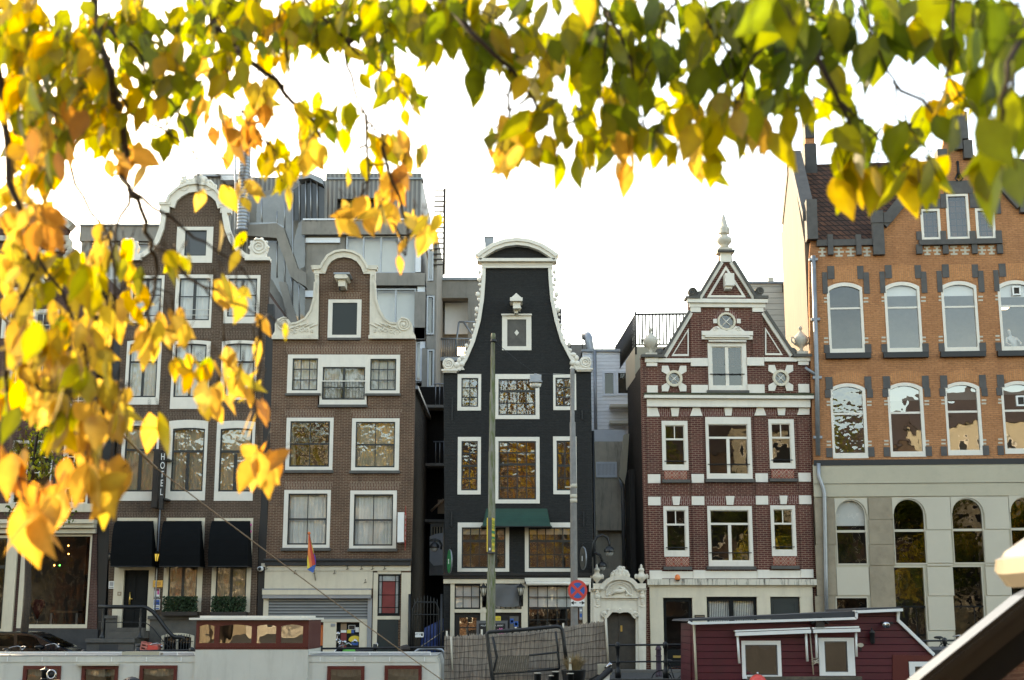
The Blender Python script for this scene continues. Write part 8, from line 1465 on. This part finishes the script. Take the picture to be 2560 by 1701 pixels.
# branches: the limb they spring from, measured dark twigs (x, y), then sprays (x, y, rx, ry, leaves, hue, size)
BR = [
 ((.3, .45, 4.8), 3.25, [((150, -260), (212, -40), (222, 60), (240, 130), (262, 215), (272, 260), (290, 330), (288, 400), (300, 445), (335, 510), (345, 560), (360, 620), (350, 690), (345, 760)), ((240, 60), (205, 110), (190, 165), (150, 240), (130, 300), (95, 400), (70, 470)), ((245, 70), (320, 115), (345, 185), (400, 250), (440, 320), (455, 400), (470, 450)), ((270, 215), (330, 280), (430, 340), (530, 440)), ((300, 450), (270, 520), (255, 590), (250, 640)), ((290, 445), (390, 500), (470, 560), (560, 620)), ((130, 300), (170, 420), (235, 520), (262, 620), (262, 760), (255, 900), (245, 1010), (235, 1080)), ((345, 560), (440, 640), (530, 690), (600, 740))],
  [(120, 260, 60, 60, 9, 'l'), (210, 240, 60, 60, 9, 'm'), (260, 330, 40, 50, 6, 'l'), (90, 330, 60, 50, 8, 'm'), (420, 240, 50, 60, 8, 'g'), (520, 150, 50, 60, 8, 'l'), (290, 110, 75, 120, 18, 'g'), (200, 170, 70, 120, 16, 'm'), (380, 130, 80, 110, 16, 'g'), (170, 90, 60, 90, 11, 'g'), (240, 290, 55, 60, 9, 'l'), (380, 335, 26, 40, 4, 'g'), (290, 370, 50, 50, 8, 'o'), (330, 220, 50, 60, 7, 'm'), (460, 463, 4, 2, 1, 'y'), (510, 548, 6, 5, 1, 'y'), (553, 556, 6, 8, 1, 'l'), (540, 602, 4, 4, 1, 'y'), (410, 612, 26, 14, 4, 'l'), (228, 575, 32, 38, 6, 'y'), (288, 615, 16, 45, 3, 'm'), (545, 690, 36, 32, 5, 'y'), (605, 752, 4, 5, 1, 'y'), (657, 765, 8, 12, 1, 'l'), (592, 812, 6, 6, 1, 'y'), (310, 690, 30, 50, 5, 'm'), (395, 760, 40, 30, 6, 'y'), (340, 800, 24, 44, 5, 'y'), (440, 862, 40, 30, 6, 'm'), (520, 850, 20, 30, 4, 'y'), (565, 895, 28, 36, 6, 'y'), (585, 955, 24, 34, 3, 'o'), (495, 930, 40, 24, 5, 'y'), (600, 1080, 34, 44, 5, 'o', 1.25), (385, 1000, 4, 8, 1, 'l', 1.3), (345, 1000, 4, 8, 1, 'y', 1.3), (250, 730, 44, 50, 8, 'y'), (215, 660, 26, 44, 6, 'l')]),
 ((-.1, .2, 4.2), 2.9, [((-90, -200), (-30, 60), (10, 260), (20, 420), (60, 520), (75, 640), (60, 760), (90, 900)), ((10, 260), (70, 330), (120, 420), (165, 520)), ((60, 520), (120, 640), (180, 760), (215, 880), (240, 960)), ((75, 640), (20, 760), (20, 920), (35, 1060), (60, 1160))],
  [(50, 90, 60, 110, 14, 'm'), (110, 190, 70, 100, 14, 'l'), (40, 260, 50, 90, 12, 'm'), (130, 310, 60, 80, 12, 'o'), (80, 390, 60, 70, 11, 'm'), (30, 480, 40, 60, 8, 'y'), (90, 530, 56, 44, 9, 'o'), (30, 610, 40, 60, 9, 'y'), (100, 640, 34, 50, 7, 'l'), (165, 640, 40, 40, 7, 'l'), (30, 730, 36, 60, 8, 'y'), (110, 770, 44, 50, 8, 'm'), (185, 745, 34, 50, 7, 'y'), (60, 840, 50, 60, 11, 'y'), (140, 860, 44, 60, 9, 'y'), (215, 830, 40, 50, 7, 'y'), (20, 930, 30, 50, 7, 'm'), (100, 930, 50, 40, 9, 'y'), (170, 920, 40, 60, 8, 'l'), (235, 955, 50, 60, 9, 'y'), (285, 960, 30, 34, 5, 'y'), (135, 1000, 40, 36, 6, 'l'), (200, 1020, 34, 50, 5, 'y', 1.25), (38, 1090, 26, 24, 3, 'o', 1.35), (190, 1105, 50, 30, 5, 'o', 1.3), (250, 1130, 20, 38, 4, 'y', 1.4), (105, 1165, 30, 24, 4, 'o', 1.25), (70, 1225, 40, 34, 5, 'o', 1.55)]),
 ((.5, .8, 6), 3.5, [((430, -260), (455, -60), (500, 60), (560, 130), (640, 190), (700, 260), (740, 320)), ((640, -200), (680, -40), (760, 60), (820, 120), (880, 165), (930, 210), (975, 300)), ((690, -30), (660, 60), (665, 160), (650, 240)), ((760, 60), (800, 100), (805, 180), (840, 260), (870, 310), (900, 350)), ((840, 260), (850, 380), (830, 450)), ((870, 310), (900, 420), (940, 520), (935, 590)), ((500, 60), (520, 170), (560, 260), (600, 320))],
  [(480, 80, 60, 80, 12, 'g'), (560, 60, 60, 70, 11, 'l'), (640, 90, 60, 70, 10, 'm'), (730, 60, 60, 60, 10, 'l'), (810, 70, 60, 70, 11, 'g'), (900, 50, 50, 40, 8, 'g'), (480, 220, 46, 70, 9, 'y'), (530, 320, 40, 50, 7, 'o'), (580, 290, 40, 60, 7, 'o'), (600, 220, 40, 50, 6, 'y'), (640, 380, 44, 44, 8, 'l'), (560, 450, 34, 34, 5, 'y'), (650, 440, 24, 36, 3, 'l'), (720, 280, 44, 50, 8, 'l'), (790, 290, 34, 40, 6, 'g'), (700, 360, 50, 36, 6, 'y'), (880, 170, 44, 70, 8, 'g'), (930, 240, 40, 46, 6, 'l'), (965, 250, 18, 36, 2, 'd'), (880, 345, 34, 40, 6, 'm'), (950, 355, 34, 34, 5, 'y'), (795, 408, 4, 4, 1, 'y'), (845, 390, 6, 8, 1, 'l'), (830, 505, 44, 30, 6, 'y'), (890, 470, 30, 50, 5, 'y'), (980, 530, 34, 40, 8, 'y'), (915, 430, 30, 30, 4, 'o'), (925, 590, 12, 24, 2, 'o'), (900, 530, 14, 28, 2, 'y')]),
 ((.5, .9, 6.4), 3.1, [((900, -260), (960, -80), (1020, 0), (1090, 80), (1180, 160), (1240, 260)), ((1300, -260), (1360, -60), (1400, 60), (1380, 180), (1345, 260)), ((1400, 20), (1440, 110), (1470, 220), (1490, 300)), ((1180, 160), (1170, 260), (1165, 320)), ((1560, -240), (1560, -40), (1530, 60), (1500, 150), (1440, 240)), ((1560, -40), (1640, 60), (1700, 160), (1720, 260))],
  [(990, 80, 44, 60, 8, 'g'), (1060, 60, 60, 60, 9, 'g'), (1110, 130, 34, 40, 5, 'd'), (1095, 185, 20, 26, 2, 'g', 1.1), (1180, 110, 56, 80, 12, 'g'), (1165, 290, 26, 70, 7, 'y'), (1150, 345, 12, 12, 2, 'o'), (1240, 170, 50, 90, 13, 'l'), (1200, 250, 30, 60, 6, 'm'), (1285, 300, 26, 50, 4, 'l'), (1290, 370, 8, 12, 1, 'g', 1.1), (1320, 160, 60, 110, 16, 'g'), (1345, 310, 22, 40, 4, 'g'), (1400, 100, 60, 80, 13, 'd'), (1400, 240, 50, 60, 10, 'l'), (1460, 180, 60, 110, 15, 'g'), (1450, 330, 24, 44, 3, 'y'), (1500, 300, 30, 40, 4, 'g'), (1540, 120, 56, 110, 14, 'd'), (1560, 240, 50, 60, 9, 'l'), (1590, 350, 22, 34, 3, 'y'), (1620, 300, 40, 44, 6, 'l'), (1640, 370, 14, 20, 2, 'g'), (1670, 290, 40, 44, 6, 'l'), (1210, 320, 26, 40, 4, 'l'), (1260, 360, 16, 30, 2, 'g'), (1330, 360, 12, 20, 2, 'g'), (1440, 375, 12, 18, 2, 'o'), (1400, 320, 24, 30, 3, 'g'), (1530, 330, 20, 30, 3, 'l'), (1120, 300, 14, 30, 2, 'm')]),
 ((.6, .9, 5.6), 3.0, [((1700, -400), (1780, -120), (1840, 40), (1890, 130), (1930, 230), (1960, 300)), ((1980, -300), (1990, -60), (2010, 80), (2060, 190), (2075, 260), (2140, 370)), ((2060, 190), (2150, 260), (2210, 330)), ((1930, 230), (1990, 290), (2080, 380)), ((2240, -300), (2200, 0), (2195, 120), (2190, 190), (2240, 250)), ((1840, 40), (1740, 130), (1700, 250), (1720, 320))],
  [(1640, 120, 60, 110, 13, 'd'), (1720, 110, 60, 110, 13, 'd'), (1700, 260, 44, 50, 7, 'l'), (1740, 310, 40, 44, 5, 'y'), (1790, 200, 50, 90, 10, 'd'), (1790, 345, 20, 24, 2, 'l', 1.1), (1840, 280, 36, 40, 4, 'l'), (1830, 120, 60, 90, 10, 'd'), (1920, 90, 60, 80, 10, 'd'), (1930, 220, 50, 50, 7, 'g'), (1960, 330, 50, 44, 5, 'g'), (1950, 410, 34, 34, 3, 'l', 1.15), (2010, 415, 26, 30, 3, 'l'), (2010, 120, 50, 80, 8, 'd'), (2060, 70, 50, 60, 7, 'd'), (2100, 310, 40, 36, 4, 'g'), (2095, 405, 30, 26, 3, 'l', 1.1), (2160, 420, 34, 30, 3, 'l'), (2170, 240, 40, 50, 5, 'm'), (2190, 60, 50, 60, 7, 'd'), (2240, 190, 40, 60, 6, 'g'), (2120, 60, 40, 60, 5, 'g'), (2180, 290, 30, 30, 3, 'd'), (2030, 435, 24, 24, 3, 'l'), (2120, 440, 26, 26, 3, 'l'), (1935, 450, 16, 24, 2, 'l'), (2080, 340, 34, 36, 4, 'g'), (1990, 360, 36, 34, 4, 'd')]),
 ((.4, .6, 4.4), 2.2, [((2500, -500), (2440, -160), (2380, 20), (2330, 150), (2310, 260), (2300, 330)), ((2100, -500), (1960, -160), (1860, -20), (1830, 60))],
  [(1780, 40, 40, 40, 3, 'd', 1.0), (1850, 60, 46, 40, 3, 'd', 1.05), (1720, 30, 30, 40, 2, 'd', 1.0), (2150, 20, 34, 24, 1, 'g', 1.05), (2330, 90, 50, 70, 6, 'd', .95), (2280, 190, 40, 60, 4, 'd', 1.0), (2340, 260, 30, 50, 3, 'd', 1.0), (2290, 330, 34, 50, 3, 'd', 1.15), (2275, 420, 20, 30, 2, 'g', 1.2), (2345, 420, 16, 30, 1, 'd', 1.1), (2250, 120, 30, 40, 2, 'd', .9), (2010, 0, 60, 16, 3, 'd', .95)]),
]
for i_ in (2, 3, 4):      # the dense upper canopy
    for k_ in range(13): BR[i_][3].append((((480, 940, 1500)[i_-2])+k_*(((40, 46, 66)[i_-2])), (35, 95, 60)[k_ % 3]+(35 if i_ == 4 and k_ % 2 else 0), 46, 56, 6 if i_ < 3 else 4, ('g', 'l', 'd', 'g')[k_ % 4] if i_ < 4 else ('d', 'd', 'g')[k_ % 3]))
for i_, x0_ in ((0, 40), (1, 0)):
    for k_ in range(7): BR[i_][3].append((x0_+k_*(60 if i_ == 0 else 25), (40, 90, 150, 210)[k_ % 4]+(0 if i_ == 0 else k_*26), 46, 52, 6, 'lgmg'[k_ % 4]))
for BR_i, (start, dep, twigs, sprays) in enumerate(BR):
    tb_ = MB(); nodes = []
    for k, tw in enumerate(twigs):
        P = [V3(x, y, dep-.1+.1*math.sin(i*1.3+k*2)) for i, (x, y) in enumerate(tw)]; sm = []
        for i in range(len(P)-1):
            for j in range(3):
                t = j/3; p0, p1, p2, p3 = P[max(i-1, 0)], P[i], P[i+1], P[min(i+2, len(P)-1)]
                sm.append(.5*((2*p1)+(p2-p0)*t+(2*p0-5*p1+4*p2-p3)*t*t+(3*p1-p0-3*p2+p3)*t*t*t)+Vector((rl_.gauss(0, .004), rl_.gauss(0, .004), rl_.gauss(0, .004)))*(dep/3))
        sm.append(P[-1]); r0 = (.0115 if k == 0 else .005)*(dep/3.2); n = len(sm); tb_.tube(sm, [r0*(1-.72*i/n) for i in range(n)], 7); nodes += sm
        if k == 0 or tw[0][1] < -100: a = Vector(start); tb_.tube([a, a.lerp(sm[0], .5)+Vector((0, 0, .45)), sm[0]], [.06, .03, r0], 8)
    fo = Foliage()
    for sp in sprays:
        x, y, rx, ry, n_, hue = sp[:6]; sz = sp[6] if len(sp) > 6 else 1; c = V3(x, y-ry*.55, dep); y += 26*(BR_i == 3 and y > 150); c = V3(x, y-ry*.55, dep); near = min(nodes, key=lambda p: (p-c).length)
        if n_ > 1 or (near-c).length > .02:
            md = near.lerp(c, .5)+Vector((rl_.gauss(0, .02), rl_.gauss(0, .03), .03)); tb_.tube([near, md, c], [.0026*dep/3, .002*dep/3, .0016*dep/3], 5)
        for j in range(int(n_*(1.95 if BR_i < 3 else 1.45)) if n_ > 2 else n_):
            r_, a_ = math.sqrt(rl_.random()), rl_.uniform(0, 6.283); fx, fy = (x+rx*r_*math.cos(a_), y+ry*r_*math.sin(a_)) if n_ > 1 else (x, y)
            d = dep+rl_.gauss(0, .16)*min(1, n_/4); L_ = rl_.uniform(.055, .09)*sz*(1.0 if BR_i < 3 else 1.22)*(1 if dep > 3.05 else 1.12 if dep > 2.5 and x > 1000 else 1.2 if dep < 2.5 else 1); ce = V3(fx, fy, d)
            tilt = rl_.gauss(.0, .42) if n_ > 1 else rl_.gauss(0, .3); tow = rl_.gauss(0, .35); dn = Vector((math.sin(tilt), math.sin(tow)*.7, -math.cos(tilt)*math.cos(tow))).normalized()
            yaw = rl_.gauss(0, .75); sd_ = Vector((math.cos(yaw), math.sin(yaw), 0)); sd_ = (sd_-dn*sd_.dot(dn)).normalized(); base = ce-dn*L_*.5; col = rl_.choice(HUE[hue]); f_ = rl_.uniform(.75, 1.25); col = tuple(min(.85, q_*f_) for q_ in col)
            fo.leaf(base, dn, sd_, L_, L_*rl_.uniform(.42, .56), rl_.uniform(-.05, .35), rl_.uniform(-.22, .22), col)
            up = base-dn*.02+Vector((0, 0, .012)); tb_.tube([base+dn*.002, up, up.lerp(c, .35)], [.0011, .0011, .0009], 4)
    br = tb_.build('branch', 'bark', tree); fo.build('foliage', br)
# taut line dropping from the leaves to the canal
e = empty('mooring_line', (0, 0, 0), 0, 'blurred pale taut rope slanting down from the yellow leaves', 'rope'); a, c = wpt('p', 392, 1172, 9.5), wpt('p', 1200, 1768, 13.5); b = MB(); n = 14; b.tube([a.lerp(c, i/n)+Vector((0, 0, -.02*math.sin(math.pi*i/n))) for i in range(n+1)], .0045, 7); b.tube([a+Vector((-1.0, -1.2, 1.1)), a], .009, 6); b.build('rope_strand', 'skin_wood', e); b = MB(); b.ball(tuple(c), .03, n=6); b.build('end_knot', 'skin_wood', e)

# ------------------------------------------------------------------ small tree on the far quay and trees + houses behind the camera (seen in the panes)
def crown_tree(loc, label, h, r, n, size, hues, grp=None, trunk_r=.25, seed=1, name='autumn_tree', flat=1.0, h0=.32):
    e = empty(name, loc, 0, label, 'tree', grp); rr = random.Random(seed); b = MB(); b.tube([(0, 0, -.1), (.1, 0, h*.25), (-.1, .1, h*.5), (0, 0, h*.85)], [trunk_r*1.2, trunk_r, trunk_r*.7, trunk_r*.2], 10)
    blobs = []
    for i in range(16):
        a_ = rr.uniform(0, 6.28); q_ = rr.uniform(.15, .8)*r; z_ = h*rr.uniform(h0+.06, .95); k = 1-abs((z_/h-.62))*1.1; c = Vector((q_*k*math.cos(a_), q_*k*math.sin(a_)*flat, z_)); blobs.append((c, r*rr.uniform(.28, .45)))
        b.tube([(0, 0, max(h*.22, z_-q_*.8)), c.lerp(Vector((0, 0, z_)), .5)+Vector((0, 0, .2)), c], [trunk_r*.4, trunk_r*.25, trunk_r*.06], 6)
    b.build('trunk', 'bark', e); fo = Foliage()
    for i in range(n):
        bi = rr.randrange(len(blobs)); c, br_ = blobs[bi]; v = Vector((rr.gauss(0, 1), rr.gauss(0, 1), rr.gauss(0, 1))).normalized()*br_*rr.random()**.4; dn = (Vector((rr.gauss(0, .6), rr.gauss(0, .6), -.8))+v*.1).normalized(); sd_ = dn.orthogonal().normalized(); sd_ = Matrix.Rotation(rr.uniform(0, 6.28), 3, dn) @ sd_; hq = (hues*6)[bi % 16] if rr.random() < .75 else rr.choice(hues); kq = .55+.9*((bi*7) % 5)/4; col = tuple(min(.8, x*kq) for x in HUE[hq][bi % 3]); s_ = size*rr.uniform(.7, 1.3)
        nr_ = dn.cross(sd_); o = len(fo.v); p = c+v; fo.v += [p-sd_*s_*.3, p+dn*s_*.5+nr_*s_*.1, p+sd_*s_*.3, p-dn*s_*.5]; fo.c += [col]*4; fo.f.append((o, o+1, o+2, o+3))
    fo.build('crown', e); return e
p = wpt('p', 62, 1500, 48.2); crown_tree((p.x, 48.2, 0), 'small green leaved tree before the tall brown house at the edge', 10.4, 1.75, 1500, .17, 'dgg', seed=4, trunk_r=.13, name='street_tree')
for i, (x, h, r_, hu) in enumerate(((-41, 19, 6, 'yml'), (-30, 23, 6.5, 'lmo'), (-19, 25, 6.5, 'ygm'), (-8.5, 26, 7, 'myl'), (3.5, 25, 6.5, 'oml'), (14, 19, 5.5, 'gly'), (23.5, 12, 5.5, 'gdl'), (32.5, 11.5, 5.5, 'gdm'), (41, 12, 5.5, 'dgl'))):
    crown_tree((x, -8.5-(i % 2), .5), ('golden canal tree %s' % ('at the far end of the near quay', 'second along the near quay', 'third along the near quay', 'just behind the overhanging tree', 'behind the silver car', 'in front of the broad dark brick house', 'low and green before the tall cream house', 'low and dark green before the wide orange house', 'last and lowest in the row')[i]), h, r_, 4600, .5, hu, 'autumn trees along the near quay', .3, 30+i, h0=.2)
for i, (x0, x1, h, mt) in enumerate(((-52, -40, 15, 'panel_cream'), (-39.9, -30, 17, 'brick_orange'), (-29.9, -19, 14, 'panel_brown'), (-18.9, -9, 16, 'pale_stone'), (-8.9, 2, 15, 'brick_brown'), (2.1, 12, 17, 'brick_old'), (12.1, 24, 16, 'brick_dark'), (24.1, 36, 18, 'panel_cream'), (36.1, 50, 16, 'brick_orange'))):
    e = empty('opposite_house', (x0, -17, .5), 0, '%s house facing the canal %s' % (('cream', 'orange brick', 'pale cream', 'stone fronted', 'brown brick', 'dark red brick', 'broad dark brick', 'tall cream', 'wide orange brick')[i], 'on the near quay'), 'house', 'houses on the near quay'); W = x1-x0; b = MB(); b.box(0, W, -9, 0, 0, h); b.build('wall', mt, e); b = MB(); b.add([(-.1, .2, h), (W+.1, .2, h), (W+.1, -9, h), (-.1, -9, h), (0, -4.5, h+3.5), (W, -4.5, h+3.5)], [(0, 1, 5, 4), (3, 4, 5, 2), (0, 4, 3), (1, 2, 5), (0, 3, 2, 1)]); b.build('roof', 'tile_dark', e)
    nx = int(W/2.6)
    for r_ in range(int(h/3.4)):
        for k in range(nx):
            cx_ = W*(k+.5)/nx; z0 = 1+r_*3.4; b = MB(); b.box(cx_-.6, cx_+.6, .003, .05, z0, z0+2); b.prism(rect(cx_-.72, cx_+.72, z0-.12, z0+2.12), .01, .09, [rect(cx_-.58, cx_+.58, z0+.02, z0+1.98)], mi=1); b.build('window', ['black_sign', 'white_paint'], e)
